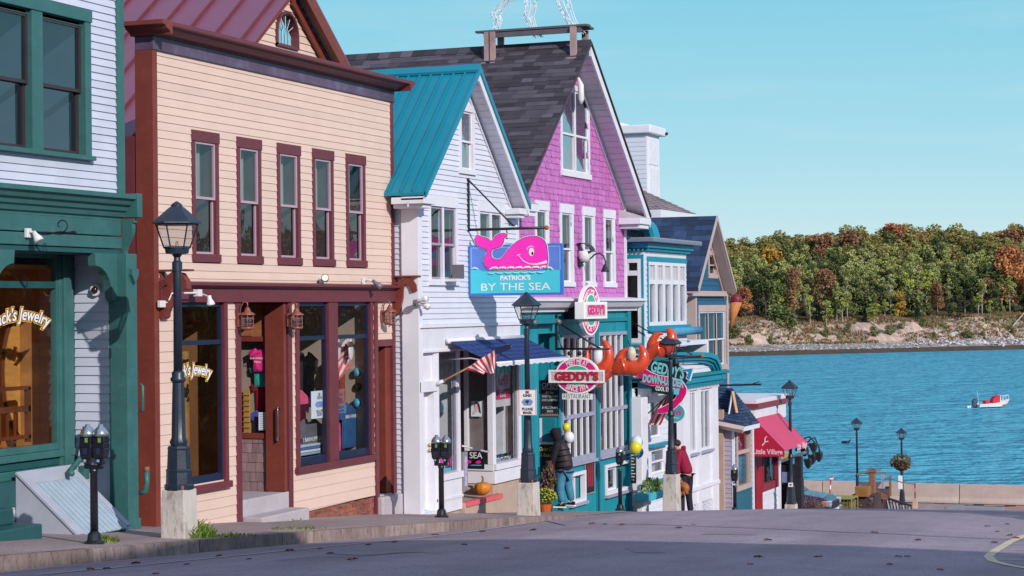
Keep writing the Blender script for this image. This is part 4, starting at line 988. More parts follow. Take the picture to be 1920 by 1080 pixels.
# shopfront
zt_ = zl_-.05
dr0,dr1 = yy(788,850,XC),yy(816,850,XC)
lp0,lp1 = yy(819,780,XC),yy(862,780,XC)
rp0,rp1 = yy(925,780,XC),yy(976,780,XC)
zsL = zz(835,895,XC); zsR = zz(945,873,XC)
MB().box(XC-.2,XC+.0,dr1,dr1+.09,g(34)-.3,zt_).build('post',wtrim,Cb,bevel=.006)
MB().box(XC-.18,XC-.06,dr0,dr1,zz(800,735,XC),zt_).build('door_panel',wtrim,Cb)
for k in range(6): MB().box(XC-.06,XC-.05,dr0+.04+k*.1,dr0+.12+k*.1,zz(800,715,XC),zt_-.08).build('bead',wtrim,Cb)
MB().box(XC-.1,XC+.03,dr0-.05,dr1+.1,zz(800,735,XC),zz(800,715,XC)).build('door_head',wtrim,Cb,bevel=.006)
zd0 = g(33.6)+.12
dd = MB().box(XC-.2,XC-.16,dr0,dr1,zd0,zz(800,735,XC)).build('door',wtrim,Cb)
for (u,v,w_,h_) in ((.12,.1,.32,.28),(.56,.1,.32,.28),(.12,.46,.32,.48),(.56,.46,.32,.48)):
    H_ = zz(800,735,XC)-zd0; Wd = dr1-dr0; MB().box(XC-.16,XC-.15,dr0+Wd*u,dr0+Wd*(u+w_),zd0+H_*v,zd0+H_*(v+h_)).build('panel',wtrim,dd,bevel=.004)
br = M('brass','#c09a50',.3,.1,metal=.9)
for z_ in (-1.05,-1.22): 
    p = onX(803,845-(10 if z_ > -1.1 else -0),XC-.14); MB().ball((XC-.11,p.y,p.z-.0),.035,10,6).build('knob',br,dd,smooth=True)
MB().box(XC-.25,XC+.12,dr0-.05,dr1+.05,g(33.6)-.2,zd0-.01).build('door_step',wtrim,Cb,bevel=.01)
def shopwin(y0,y1,z0,z1,par,nm='display_window',sw_=.08):
    o = MB().box(XC-.12,XC+.02,y0,y0+sw_,z0+.12,z1).box(XC-.12,XC+.02,y1-sw_-.03,y1,z0+.12,z1).box(XC-.12,XC+.07,y0-.02,y1+.02,z0,z0+.12).build(nm,wtrim,par,bevel=.006)
    MB().ring(XC-.06,XC-.02,y0+sw_,y1-sw_-.03,z0+.12,z1,.03).build('sash',M('grey_sash','#9a94a4'),o)
    MB().box(XC-.04,XC-.036,y0+sw_+.03,y1-sw_-.06,z0+.15,z1-.03).build('pane',disp,o); return o
wl_ = shopwin(lp0,lp1+.0,zsL-.05,zt_,Cb)
wr_ = shopwin(rp0,rp1-.0,zsR-.05,zt_,Cb,sw_=.09)
MB().box(XC-.1,XC+.03,lp0-.03,lp1+.02,g(34.5)+.1,zsL-.05).build('panel',wtrim,Cb,bevel=.01)
MB().box(XC-.12,XC+.05,lp0-.03,lp1+.03,zsL-.42,zsL-.37).build('panel_moulding',wtrim,Cb)
MB().box(XC-.6,XC+.03,rp0,rp1+.02,zsR-.32,zsR-.05).build('panel',wtrim,Cb,bevel=.01)
# return side of the right hand bay, facing the camera
XR_ = XC-.62
so_ = MB().box(XC-.12,XC-.0,rp0-.02,rp0+.12,zsR-.05,zt_).box(XR_,XR_+.08,rp0-.02,rp0+.1,zsR-.05,zt_).box(XR_,XC,rp0-.03,rp0+.1,zsR-.06,zsR+.06).build('side_window',wtrim,Cb,bevel=.005)
MB().box(XR_+.08,XC-.12,rp0+.02,rp0+.024,zsR+.06,zt_).build('pane',disp,so_)
beige = M('beige_concrete','#b49d8e',.85,.12,1.5,bump=.5,bscale=30,dirt=.35,dirtcol='#8d7668')
MB().box(XC-.7,XC-.03,rp0+.02,c1+.02,g(37)-.4,zsR-.32).build('foundation',beige,Cb)
MB().box(XC-.3,XC-.02,dr1+.1,lp1,g(34.5)-.3,g(34.5)+.1).build('foundation',beige,Cb)
zst_ = zz(900,935,XC+.05)
es = MB().box(XC-1.2,XC+.1,lp1+.02,rp0+.15,g(36)-.3,zst_).build('entry_step',beige,Cb,bevel=.02)
MB().box(XC+.1,XC+.13,lp1+.02,rp0+.15,zst_-.08,zst_+.01).box(XC+.0,XC+.1,lp1+.02,rp0+.15,zst_+.0,zst_+.012).build('red_edge',M('red_step_paint','#d8606a',.6,.08),es)
room(Cb,-17.0,XC-.13,lp0-.05,lp1,zsL,zt_,M('shop_interior_c','#857678',.8,.3,2))
room(Cb,-17.0,XC-.13,rp0+.11,rp1,zsR,zt_,MATS['shop_interior_c'])
MB().box(XC-1.3,XC-1.25,lp1,rp0,zst_,zt_).build('entry_door',MATS['shop_interior_c'],Cb)
MB().box(XC-1.3,XC-.1,lp1-.02,lp1,zst_,zt_).build('entry_wall',wtrim,Cb)
# contents of these windows
p0,p1 = onY(866,795,rp0+.15),onY(893,868,rp0+.15); tb = thing('storage_tub','bright turquoise bin standing in the angled window of the white shop','bin',(p0.x,rp0+.3,p1.z))
MB().box(p0.x,p1.x,rp0+.13,rp0+.4,p1.z-.1,p0.z).build('body',M('turquoise','#1f8fb8',.5),tb,bevel=.02); MB().box(p0.x-.02,p1.x+.02,rp0+.12,rp0+.42,p0.z,p0.z+.04).build('lid',MATS['turquoise'],tb)
def flatsign(name,label,cat,p0,p1,Y,mat,th=.01,parent=None):
    """thin sign facing the camera side (-y): p0 top left pixel, p1 bottom right pixel, in the plane y = Y."""
    a,b = onY(*p0,Y),onY(*p1,Y); t = thing(name,label,cat,((a+b)/2)[:])
    MB().box(a.x,b.x,Y,Y+th,b.z,a.z).build('board',mat,t); return t,a,b
pt_,a,b = flatsign('portrait_poster','small pale poster with a dark haired figure in the angled shop window','poster',(883,752),(903,781),rp0+.008,M('poster_pale','#c9dce4',.7))
MB().prism([(a.x+(b.x-a.x)*u,b.z+(a.z-b.z)*v) for u,v in ((.35,.5),(.3,.8),(.5,.95),(.8,.85),(.9,.5),(.95,.2),(.75,.3),(.7,.6))],'y',rp0+.003,rp0+.006).build('hair',M('ink_brown','#4a3038',.8),pt_)
MB().prism([(a.x+(b.x-a.x)*u,b.z+(a.z-b.z)*v) for u,v in ((.35,.5),(.38,.8),(.6,.8),(.68,.5),(.6,.3),(.25,.1),(.15,.2))],'y',rp0+.0,rp0+.0028).build('face',M('ink_skin','#d8a8a8',.8),pt_)
sg_,a,b = flatsign('sea_sign','small black sign with white SEA lettering and pink whales low in the angled window','sign',(868,845),(908,879),rp0-.045,M('black_sign','#1d1a22',.5))
text('lettering','SEA',pw,sg_,((a.x+b.x)/2+.05,rp0-.05,a.z-.1*(a.z-b.z)-.06),.17,right=(1,0,0),ext=.002)
pinkm = M('sign_pink','#e3209a',.45,.02)
for k in range(2): MB().ball((a.x+.12+k*.2,rp0-.048,b.z+.13),.06,10,6,sz=.6,sy=.08).build('whale_figure',pinkm,sg_)
MB().tube([(a.x+.03+k*.02,rp0-.05,b.z+.06+.012*(k % 2)) for k in range(19)],.008,4).build('wave_line',M('sign_aqua','#4ccbdc',.45,.03),sg_)
HR = thing('hand_rail','pale metal hand rail crossing the shop entry','rail',tuple(onX(865,838,XC-.2)))
MB().tube([onX(866,836,XC-.1),onX(912,847,XC+.05),onX(916,846,XC-.0)],.018,8).build('rail',M('grey_rail','#c9bfc6',.4,metal=.2),HR,smooth=True)
AF = thing('sandwich_board','narrow pale notice board standing at the edge of the shop entry','board',(XC+.05,lp1+.1,zst_))
a,b = onX(867,848,XC),onX(876,918,XC); MB().box(XC-.05,XC+.02,a.y,b.y,b.z,a.z).build('frame',M('grey_frame','#8d8590',.5),AF,bevel=.01); MB().box(XC+.02,XC+.025,a.y+.05,b.y-.05,b.z+.08,a.z-.08).build('sheet',M('poster_lilac','#b0a4c0',.7,.3,12),AF)
# posters and a painted sign reflection in the left and right windows
a,b = onX(824,862,XC-.15),onX(850,905,XC-.15)
t = thing('pink_poster','bright pink and aqua poster at the foot of the left display window','poster',tuple(onX(838,885,XC-.15)))
MB().box(XC-.16,XC-.15,a.y-.1,b.y,b.z+.05,b.z+.3).build('aqua_strip',MATS['sign_aqua'],t); 
for k in range(3): MB().box(XC-.149,XC-.14,a.y+.0+k*.25,a.y+.18+k*.25,b.z+.33,b.z+.52).build('pink_shape',pinkm,t,bevel=.003)
t = thing('painted_sign_reflection','painted reflection of a red and green oval sign in the right display window','sign',tuple(onX(943,715,XC-.12)))  # coloured bands and mirrored lettering paint a sign's reflection behind the glass
for (ya_,yb_,c,n) in ((688,698,'#3f9a7c','sea_green'),(700,728,'#b08a98','muted_rose'),(733,746,'#c02a64','crimson_pink'),(750,760,'#c9c0c8','pale_grey')):
    a,b = onX(930,ya_,XC-.12),onX(957,yb_,XC-.12); MB().box(XC-.125,XC-.12,a.y,b.y,b.z,a.z).build('band',M(n,c,.6),t)
a,b = onX(930,715,XC-.118),onX(957,715,XC-.118); text('lettering','GED',MATS['crimson_pink'],t,(XC-.117,(a.y+b.y)/2,a.z),.26,right=(0,-1,0),ext=.001,bold=.008)
a = onX(943,741,XC-.118); text('lettering','SINCE',pw,t,(XC-.117,a.y,a.z),.12,right=(0,-1,0),ext=.001)
t = thing('brighton_sign','black sign with white lettering at the foot of the right display window','sign',tuple(onX(945,868,XC-.12)))
a,b = onX(930,853,XC-.12),onX(958,876,XC-.12); MB().box(XC-.125,XC-.12,a.y,b.y,b.z,a.z).build('board',MATS['black_sign'],t); text('lettering','BRIGHTON',pw,t,(XC-.117,(a.y+b.y)/2,(a.z+b.z)/2),.24,ext=.001,fit=(b.y-a.y)*.95)
t = thing('red_garment','red garment hanging in the right display window of the white shop','garment',tuple(onX(948,765,XC-.4)))
a,b = onX(938,752,XC-.4),onX(955,790,XC-.4); MB().prism([(a.y,a.z),(b.y,a.z),(b.y+.1,b.z),(a.y-.05,b.z)],'x',XC-.45,XC-.4).build('cloth',cloth('red_cloth','#b01f32'),t)
# blue awning
AWN = thing('awning','dark blue fabric awning sloping out over the white shop window','awning',(XC+.1,35.8,zl_+.05),None)
XA_ = -13.52
ta,tb_ = onX(838,642,XC+.08),onX(985,630,XC+.08); ba,bb = onX(934,684,XA_),onX(1060,667,XA_)
zt2,zb2 = (ta.z+tb_.z)/2,(ba.z+bb.z)/2; yA,yB = (ta.y+ba.y)/2,(tb_.y+bb.y)/2
blue = M('blue_awning_fabric','#203c78',.8,.1,3,bump=.3,bscale=40)
mb = MB(); n,mS = 12,6
for i in range(n):
    for j in range(mS):
        def Q(i_,j_):
            u,v = i_/n,j_/mS; return (XC+.08+(XA_-XC-.08)*v,yA+(yB-yA)*u,zt2+(zb2-zt2)*v-.03*sin(pi*v)-.012*sin(pi*u*4)*v)
        mb.face([Q(i,j),Q(i+1,j),Q(i+1,j+1),Q(i,j+1)])
o = mb.build('canopy',blue,AWN,smooth=True); md = o.modifiers.new('s','SOLIDIFY'); md.thickness = .012
MB().tube([(XA_,yA,zb2),(XA_,yB,zb2)],.022,8).build('front_bar',wtrim,AWN,smooth=True)
mb = MB(); 
for k in range(24): u0,u1 = k/24,(k+1)/24; mb.hexa([(XA_+.01,yA+(yB-yA)*u0,zb2-.055-.02*(k % 2)),(XA_+.02,yA+(yB-yA)*u0,zb2-.055-.02*(k % 2)),(XA_+.02,yA+(yB-yA)*u1,zb2-.055-.02*((k+1) % 2)),(XA_+.01,yA+(yB-yA)*u1,zb2-.055-.02*((k+1) % 2)),(XA_+.01,yA+(yB-yA)*u0,zb2),(XA_+.02,yA+(yB-yA)*u0,zb2),(XA_+.02,yA+(yB-yA)*u1,zb2),(XA_+.01,yA+(yB-yA)*u1,zb2)])
mb.build('valance',wtrim,AWN)
for y in (yA+.05,yB-.05): MB().tube([(XC+.05,y,zt2-.35),(XC+.5,y,zt2-.32),(XA_,y,zb2)],.015,6).build('arm',M('grey_rail','#c9bfc6'),AWN,smooth=True)
MB().tube([(XC+.08,yA-.05,zt2),(XC+.08,yB+.03,zt2)],.05,10).build('roller',wtrim,AWN,smooth=True)
# twin flood light with cable
t = thing('flood_light','twin white and chrome flood light with cable at the white corner board','flood light',tuple(onX(782,568,XC+.03))); p = onX(778,568,XC+.04)
MB().tube([p-Vector((.02,0,0)),p+Vector((.05,0,0))],.06,12).build('junction_box',grm,t)
MB().tube([p+Vector((0,0,.03)),p+Vector((.1,.05,.05)),p+Vector((.16,.06,.07)),p+Vector((.22,.06,.08))],[.03,.03,.06,.055],12).build('lamp_head',whm,t,smooth=True)
MB().tube([p+Vector((0,.05,-.0)),p+Vector((.1,.14,-.03)),p+Vector((.16,.16,-.06)),p+Vector((.2,.16,-.09))],[.03,.03,.06,.055],12).build('lamp_head',whm,t,smooth=True)
MB().tube([onX(752,592,XC-.1),onX(756,586,XC),onX(770,577,XC+.03),p],.008,5).build('cable',grm,t)
# bracket with whale sign: hangs across the pavement
WB = thing('sign_bracket','dark triangular steel bracket on the white wall carrying the pink whale sign','bracket',tuple(onX(876,430,XC)))
yw = yy(876,430,XC)+.0; q = lambda px,py: onY(px,py,yw)
mt_ = ironm
a,b,c,d = q(877,334),q(877,431),q(1021,427),q(963,424)
MB().box(XC+.0,XC+.05,yw-.025,yw+.025,b.z-.03,a.z).build('wall_bar',mt_,WB)
MB().tube([(XC+.02,yw,b.z+.0),(c.x,yw,c.z+.0)],.026,8).build('arm',mt_,WB,smooth=True)
MB().tube([(XC+.02,yw,a.z-.02),(d.x,yw,d.z)],.016,8).build('brace',mt_,WB,smooth=True)
MB().ball((q(1025,427).x,yw,c.z),.045,12,8).build('finial',M('rust_orange','#9a5a34',.6),WB,smooth=True)
for px in (950,1008):
    e = q(px,440); MB().tube([(e.x,yw,c.z),(e.x+.01,yw,c.z-.12),(e.x,yw,c.z-.2)],.012,6).build('hanger',mt_,WB)
WS = thing('whale_sign','blue and aqua hanging sign with a bright pink whale above PATRICKS BY THE SEA','sign',tuple(q(968,505)))
tl,br2 = q(880,460),q(1057,552.5)
sblue = M('sign_blue','#4378d0',.45,.04); sblue2 = M('sign_violet_blue','#6284d4',.45,.05)
x0,x1,z0,z1 = tl.x,br2.x,br2.z,tl.z
MB().box(x0,x1,yw-.03,yw+.03,z0,z1).build('board',sblue,WS,bevel=.006)
sx = (x1-x0)/1280; sz_ = (z1-z0)/658     # coordinates of the zoomed crop
def WC(u,v): return (x0+(u-145)*sx,z1-(v-295)*sz_)
MB().prism([WC(165,318),WC(1395,318),WC(1395,640),WC(165,640)],'y',yw-.034,yw-.031).build('upper_panel',sblue2,WS)
wv = [WC(168,925),WC(168,600),WC(220,588),WC(270,600),WC(320,630),WC(400,640),WC(1200,640),WC(1240,600),WC(1290,615),WC(1340,640),WC(1385,632),WC(1385,925)]
MB().prism(wv,'y',yw-.038,yw-.035).build('sea_panel',MATS['sign_aqua'],WS)
ol = M('sign_pale_aqua','#a5eef2',.45)
for (a,b) in (((178,333),(178,595)),((1388,333),(1388,625)),((178,333),(1388,333))):
    p,r = WC(*a),WC(*b); MB().box(min(p[0],r[0])-.003,max(p[0],r[0])+.003,yw-.0385,yw-.034,min(p[1],r[1])-.003,max(p[1],r[1])+.003).build('border_line',ol,WS)
whale = [(268,160),(300,178),(360,195),(420,215),(462,250),(490,225),(520,180),(575,155),(640,150),(685,165),(678,190),(640,215),(632,260),(605,315),(550,338),(490,350),(462,380),(458,430),(480,472),(530,490),(590,480),(640,430),(690,365),(760,300),(840,245),(920,212),(1000,198),(1080,200),(1140,222),(1190,262),(1215,320),(1225,400),(1232,480),(1228,550),(1205,590),(1120,615),(900,625),(700,622),(520,615),(410,600),(370,560),(360,510),(375,440),(405,395),(410,355),(350,340),(285,310),(245,265),(235,215)]
def grow(P,d):
    n = len(P); out = []
    for i in range(n):
        a,b,c = Vector(P[i-1]),Vector(P[i]),Vector(P[(i+1) % n]); t = ((b-a).normalized()+(c-b).normalized()).normalized(); out.append((b.x+t.y*d,b.y-t.x*d))
    return out
for nm,d,mt,y0,y1 in (('white_edge',11,M('sign_white','#eeecea'),yw-.05,yw-.039),('dark_edge',4,M('sign_maroon','#5a1840',.5),yw-.056,yw-.051),('whale',-3,M('whale_pink','#ff35c0',.4,.02,coat=.3),yw-.062,yw-.057)):
    P = [WC(*p) for p in grow(whale,d)]; MB().prism(P,'y',y0,y1).build(nm,mt,WS,recalc=True)
swt = MATS['sign_white']
def disc(u,v,rx,rz,mt,yf,nm): return MB().prism([(WC(u,v)[0]+rx*cos(k*pi/10),WC(u,v)[1]+rz*sin(k*pi/10)) for k in range(20)],'y',yf-.003,yf).build(nm,mt,WS)
disc(1013,398,.052,.078,swt,yw-.063,'eye'); disc(1026,418,.02,.03,MATS['black_sign'],yw-.067,'pupil')
def stroke(P,w,mt,nm,y=yw-.065):
    mb = MB(); 
    for (a,b) in zip(P,P[1:]):
        p,r = Vector(WC(*a[:2])),Vector(WC(*b[:2])); t = (r-p).normalized(); nn = Vector((-t.y,t.x)); wa,wb = w*a[2],w*b[2]
        mb.prism([tuple(p+nn*wa),tuple(r+nn*wb),tuple(r-nn*wb),tuple(p-nn*wa)],'y',y-.003,y)
    return mb.build(nm,mt,WS)
stroke([(835,430,.4),(860,465,.5),(890,500,.6),(930,530,.7),(980,550,.9),(1040,558,1.1),(1100,555,1.4),(1160,543,2.2),(1218,528,3.2)],.009,swt,'smile')
stroke([(818,445,.5),(835,428,.6),(865,428,.5)],.009,swt,'smile'); stroke([(948,370,.4),(965,345,.7),(995,325,.8),(1030,325,.7),(1050,340,.4)],.006,swt,'eyebrow')
for k in range(7):
    u = 480+k*112; stroke([(u-45,615,.5),(u,592,1.2),(u+50,590,1.6),(u+95,612,.8)],.011,swt,'wave_crest')
    stroke([(u-60,650,.3),(u-25,665,1),(u+15,662,1),(u+40,648,.3)],.011,ol,'wave_crest')
stroke([(190,600,.5),(230,588,1.2),(280,600,1)],.01,swt,'wave_crest'); stroke([(1190,612,.6),(1230,590,1.2),(1280,608,1.3),(1300,630,.5)],.01,swt,'wave_crest')
p = WC(782,732); text('lettering',"PATRICK'S",swt,WS,(p[0],yw-.041,p[1]),.115,right=(1,0,0),ext=.002,bold=.004,fit=(990-578)*sx)
p = WC(780,848); text('lettering','BY THE SEA',swt,WS,(p[0],yw-.041,p[1]),.2,right=(1,0,0),ext=.002,fit=(1250-305)*sx)
# pumpkin
p = onX(905,915,XC-.05); pm = thing('pumpkin','small orange pumpkin with brown stem on the red edged shop step','pumpkin',(XC-.15,onX(905,915,XC-.15).y,zst_+.012))
mb = MB(); r = .165; cx_,cy2 = XC-.15,onX(905,915,XC-.15).y; n,mm = 40,12; i0 = 0
for a in range(mm+1):
    th = pi*a/mm
    for j in range(n):
        t = 2*pi*j/n; rr = r*sin(th)*(1+.06*abs(cos(5*t))-.03); mb.v.append((cx_+rr*cos(t),cy2+rr*sin(t),zst_+.012+r*.85*(1-cos(th))-.02*math.exp(-((th-pi)/.5)**2)*3))
for k in range(mm):
    for j in range(n): mb.f.append((k*n+j,k*n+(j+1) % n,(k+1)*n+(j+1) % n,(k+1)*n+j)); mb.t.append(.5)
mb.build('body',M('pumpkin_skin','#c87a24',.5,.12,6),pm,smooth=True); MB().tube([(cx_,cy2,zst_+.26),(cx_+.01,cy2,zst_+.33),(cx_+.0,cy2-.04,zst_+.38)],[.025,.018,.015],7).build('stem',M('stem_brown','#8a6a48',.8),pm)
# US flag on a slanted pole from the white building
def flag(name,label,pole0,pole1,attach,corners,droop,canton):
    t = thing(name,label,'flag',tuple(pole0)); wd = M('pale_pole_wood','#c99a6a',.5)
    MB().tube([pole0,pole1],.017,8).build('pole',wd,t,smooth=True); MB().ball(tuple(pole1),.04,10,6).build('finial',wd,t,smooth=True)
    MB().tube([pole0-(pole1-pole0).normalized()*.02,pole0+(pole1-pole0).normalized()*.13],.032,8).build('socket',whm,t,smooth=True)
    A_,B_,C_,D_ = corners   # A,B along pole (hoist); D below A, C below B
    N,K = 13,14; rd,wh_,bl = M('flag_red','#c42a34',.7,.06),M('flag_white','#e2d8dc',.7,.04),M('flag_navy','#1f2748',.7,.05)
    def Q(u,v):
        P = (A_*(1-u)+B_*u)*(1-v)+(D_*(1-u)+C_*u)*v; return P+Vector((.05*sin(u*9+v*2),.07*sin(u*10+v*4+1),.02*sin(u*7)))*(.25+v*.75)
    for i in range(N):
        mb = MB()
        for j in range(K):
            if canton and i >= 6 and False: pass
            mb.face([Q(i/N,j/K),Q((i+1)/N,j/K),Q((i+1)/N,(j+1)/K),Q(i/N,(j+1)/K)])
        mb.build('stripe',(rd,wh_)[i % 2],t,smooth=True)
    return t,Q,bl
P0 = onX(820,720,XC+.05); yF = P0.y; P1 = onY(955,649,yF+.1)
e1_ = (P1-P0)
hoistA,hoistB = P0+e1_*.40,P0+e1_*.93
ft,Q,bl = flag('flag','red and white striped flag drooping from a wooden pole beside the blue awning',P0,P1,None,(onY(872,693,yF),onY(932,652,yF),onY(930,696,yF),onY(905,702,yF)),.5,True)
MB().prism([(onY(928,652,yF).x,onY(928,652,yF).z),(onY(958,645,yF).x,onY(958,645,yF).z),(onY(956,655,yF).x,onY(956,655,yF).z),(onY(930,664,yF).x,onY(930,664,yF).z)],'y',yF-.03,yF+.03).build('canton',bl,ft)
# ================================================================ purple shingled gable building with the teal pub front
purple = M('purple_shingle','#bd70b2',.7,.08,3,tone=.10,bump=.4,bscale=25,dirt=.12,dirtcol='#8d5a96')
D_ = thing('pub_building','tall purple shingled gable building with dark shingle roof over a teal pub front','building',(-15.5,42,g(42)))
XD = -15.0; d0,d1 = 37.7,45.75; dp = 41.85; dz = 5.95; msD = .865; xfD = -14.45
def rzD(y,off=0): return dz-off-msD*abs(y-dp)
wn = []
for (a,b,t_,bt) in ((1002,1028,375,540),(1048.5,1074,381,537),(1091,1114,387,538),(1130.5,1152,392,539)):
    wn.append((yy(a,450,XD),yy(b,450,XD)))
wz1_ = zz(1100,388,XD); wz0_ = zz(1100,538,XD)
GW = (yy(1050,250,XD),yy(1104,250,XD),zz(1077,333,XD),zz(1077,165,XD)+.05)
zb_ = .05
def shingles_x(par,X,poly,holes,mat,ew,eh,maxn,name='shingle',seed=1):
    rnd = random.Random(seed); pcs = []; z0 = min(p[1] for p in poly); z1 = max(p[1] for p in poly); r = 0; z = z0
    while z < z1-.03:
        ra,rb = yrange(poly,z+.001),yrange(poly,min(z+eh,z1)-.001)
        if ra:
            lo,hi = ra; rb = rb or (sum(ra)/2,)*2
            y = lo-(r % 2)*ew/2
            while y < hi-.01:
                w_ = ew*rnd.uniform(.92,1.08); a,b = max(y,lo),min(y+w_-.008,hi)
                zt_ = min(z+eh+.012,z1)
                if b-a > .03 and not any(h[0] < (a+b)/2 < h[1] and h[2] < z+eh/2 < h[3] for h in holes): pcs.append((a,b,z,zt_,rb))
                y += w_
        z += eh; r += 1
    pcs.sort(key=lambda p: (p[0]+p[1])/2)
    big = MB()
    for i,(a,b,z,zt_,rb) in enumerate(pcs):
        t = rnd.uniform(.016,.024); k = (b-a)*.14; mb = MB() if i < maxn else big; mb.tone = rnd.random(); dzz = rnd.uniform(-.006,.006)
        n0 = len(mb.v); T0,T1 = max(a,rb[0]),min(b,rb[1])
        if T1 < T0: T0 = T1 = (a+b)/2
        P = [(a,z+k*.7),(a+k,z+dzz),(b-k,z+dzz),(b,z+k*.7),(T1,zt_),(T0,zt_)]
        F_ = [(X+t,y_,z_) if q < 4 else (X+.004,y_,z_) for q,(y_,z_) in enumerate(P)]; Bk = [(X-.005,y_,z_) for y_,z_ in P]
        mb.v += F_+Bk; mb.f.append(tuple(n0+q for q in range(6))); mb.t.append(mb.tone)
        for q in range(5): mb.f.append((n0+q,n0+6+q,n0+6+(q+1) % 6,n0+(q+1) % 6)); mb.t.append(mb.tone)
        if i < maxn: mb.build(name,mat,par)
    if big.f: big.build('remaining_shingles',mat,par,kind='stuff')
HP = [(a+.04,b-.04,wz0_+.04,wz1_-.04) for a,b in wn]+[ins(GW,.05)]
# sheathing cells with holes behind the shingles
clap(D_,XD-.012,[(38.0,zb_),(d1-.06,zb_),(d1-.06,rzD(d1)-.25),(dp,dz-.3),(38.0,rzD(38.0)-.25)],HP,.6,M('purple_sheathing','#8d4690',.8),th=0,name='sheathing')
shingles_x(D_,XD,[(38.0,zb_),(d1-.06,zb_),(d1-.06,rzD(d1)-.2),(dp,dz-.2),(38.0,rzD(38.0)-.2)],HP,purple,.27,.135,300)
for i,(a,b) in enumerate(wn):
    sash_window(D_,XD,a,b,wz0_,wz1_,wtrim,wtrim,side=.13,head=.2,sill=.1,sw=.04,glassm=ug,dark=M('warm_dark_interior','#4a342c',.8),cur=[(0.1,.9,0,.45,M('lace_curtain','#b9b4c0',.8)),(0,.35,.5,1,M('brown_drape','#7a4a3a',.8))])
gwo = sash_window(D_,XD,*GW,wtrim,wtrim,side=.1,head=.12,sill=.12,sw=.05,cols=2,mid=.55,glassm=glass('sky_glass'))
ym_ = (GW[0]+GW[1])/2
MB().box(XD-.2,XD-.02,d0+.3,d0+.32,-4.6,.1).build('side_wall',wtrim,D_)
MB().box(-14.98,-14.93,d1-.09,d1,zb_,rzD(d1)-.1).build('corner_board',wtrim,D_); MB().box(-15.12,-14.99,d1-.02,d1+.02,zb_,rzD(d1)).build('corner_board',wtrim,D_)
shell(D_,-27,XD-.15,d0+.3,d1,-6,2.3,wtrim,roof=False)
# shingled roof: underlay plus individually laid tabs on the slope that faces the camera
asph = M('dark_roof_shingle','#4b444e',.85,.12,4,tone=.55,bump=.7,bscale=60)
e0D,e1D = 37.55,2*41.85-37.55
for ye in (e0D,e1D): roofslab(D_,'roof_deck',M('roof_deck_dark','#2c282e',.9),-30,xfD,ye,rzD(ye),dp,dz,.1)
def rooftabs(par,x0,x1,ye,ze,yr_,zr,mat,tw,th_,maxn,seed=3):
    rnd = random.Random(seed); L = sqrt((yr_-ye)**2+(zr-ze)**2); U = Vector((0,(yr_-ye)/L,(zr-ze)/L)); N = Vector((0,-U.z,U.y)) if yr_ > ye else Vector((0,U.z,-U.y))
    if N.z < 0: N = -N
    pcs = []; r = 0; s = 0
    while s < L-.02:
        x = x1+rnd.uniform(0,tw)
        while x > x0:
            w_ = tw*rnd.choice((.4,.6,.8,1.1)); a,b = x-w_+.004,min(x,x1)
            if b-a > .03: pcs.append((a,b,s,min(s+th_,L),rnd.random()**1.2,rnd.uniform(.006,.014)))
            x -= w_
        s += th_; r += 1
    pcs.sort(key=lambda p: -(p[0]+p[1])/2+0*p[2])
    big = MB()
    for i,(a,b,s0,s1,tn,h) in enumerate(pcs):
        mb = MB() if i < maxn else big; mb.tone = tn; O = Vector((0,ye,ze))
        P = lambda x,s,hh: tuple(Vector((x,0,0))+O+U*s+N*hh)
        mb.hexa([P(a,s0,.001),P(b,s0,.001),P(b,s1,.001),P(a,s1,.001),P(a,s0,h),P(b,s0,h),P(b,s1,.004),P(a,s1,.004)])
        if i < maxn: mb.build('roof_shingle',mat,par)
    big.build('remaining_roof_shingles',mat,par,kind='stuff')
rooftabs(D_,-30,xfD,e0D,rzD(e0D),dp,dz,asph,.62,.155,290)
rooftabs(D_,-19,xfD,e1D,rzD(e1D),dp,dz,asph,.62,.155,0,5)
kx = xfD; rc_ = MB()
while kx > -30: rc_.tone = random.random(); rc_.prism([(dp-.17,dz-.12),(dp,dz+.045),(dp+.17,dz-.12),(dp,dz+.02)],'x',kx-.3,kx); kx -= .29
rc_.build('ridge_cap',asph,D_,kind='stuff')
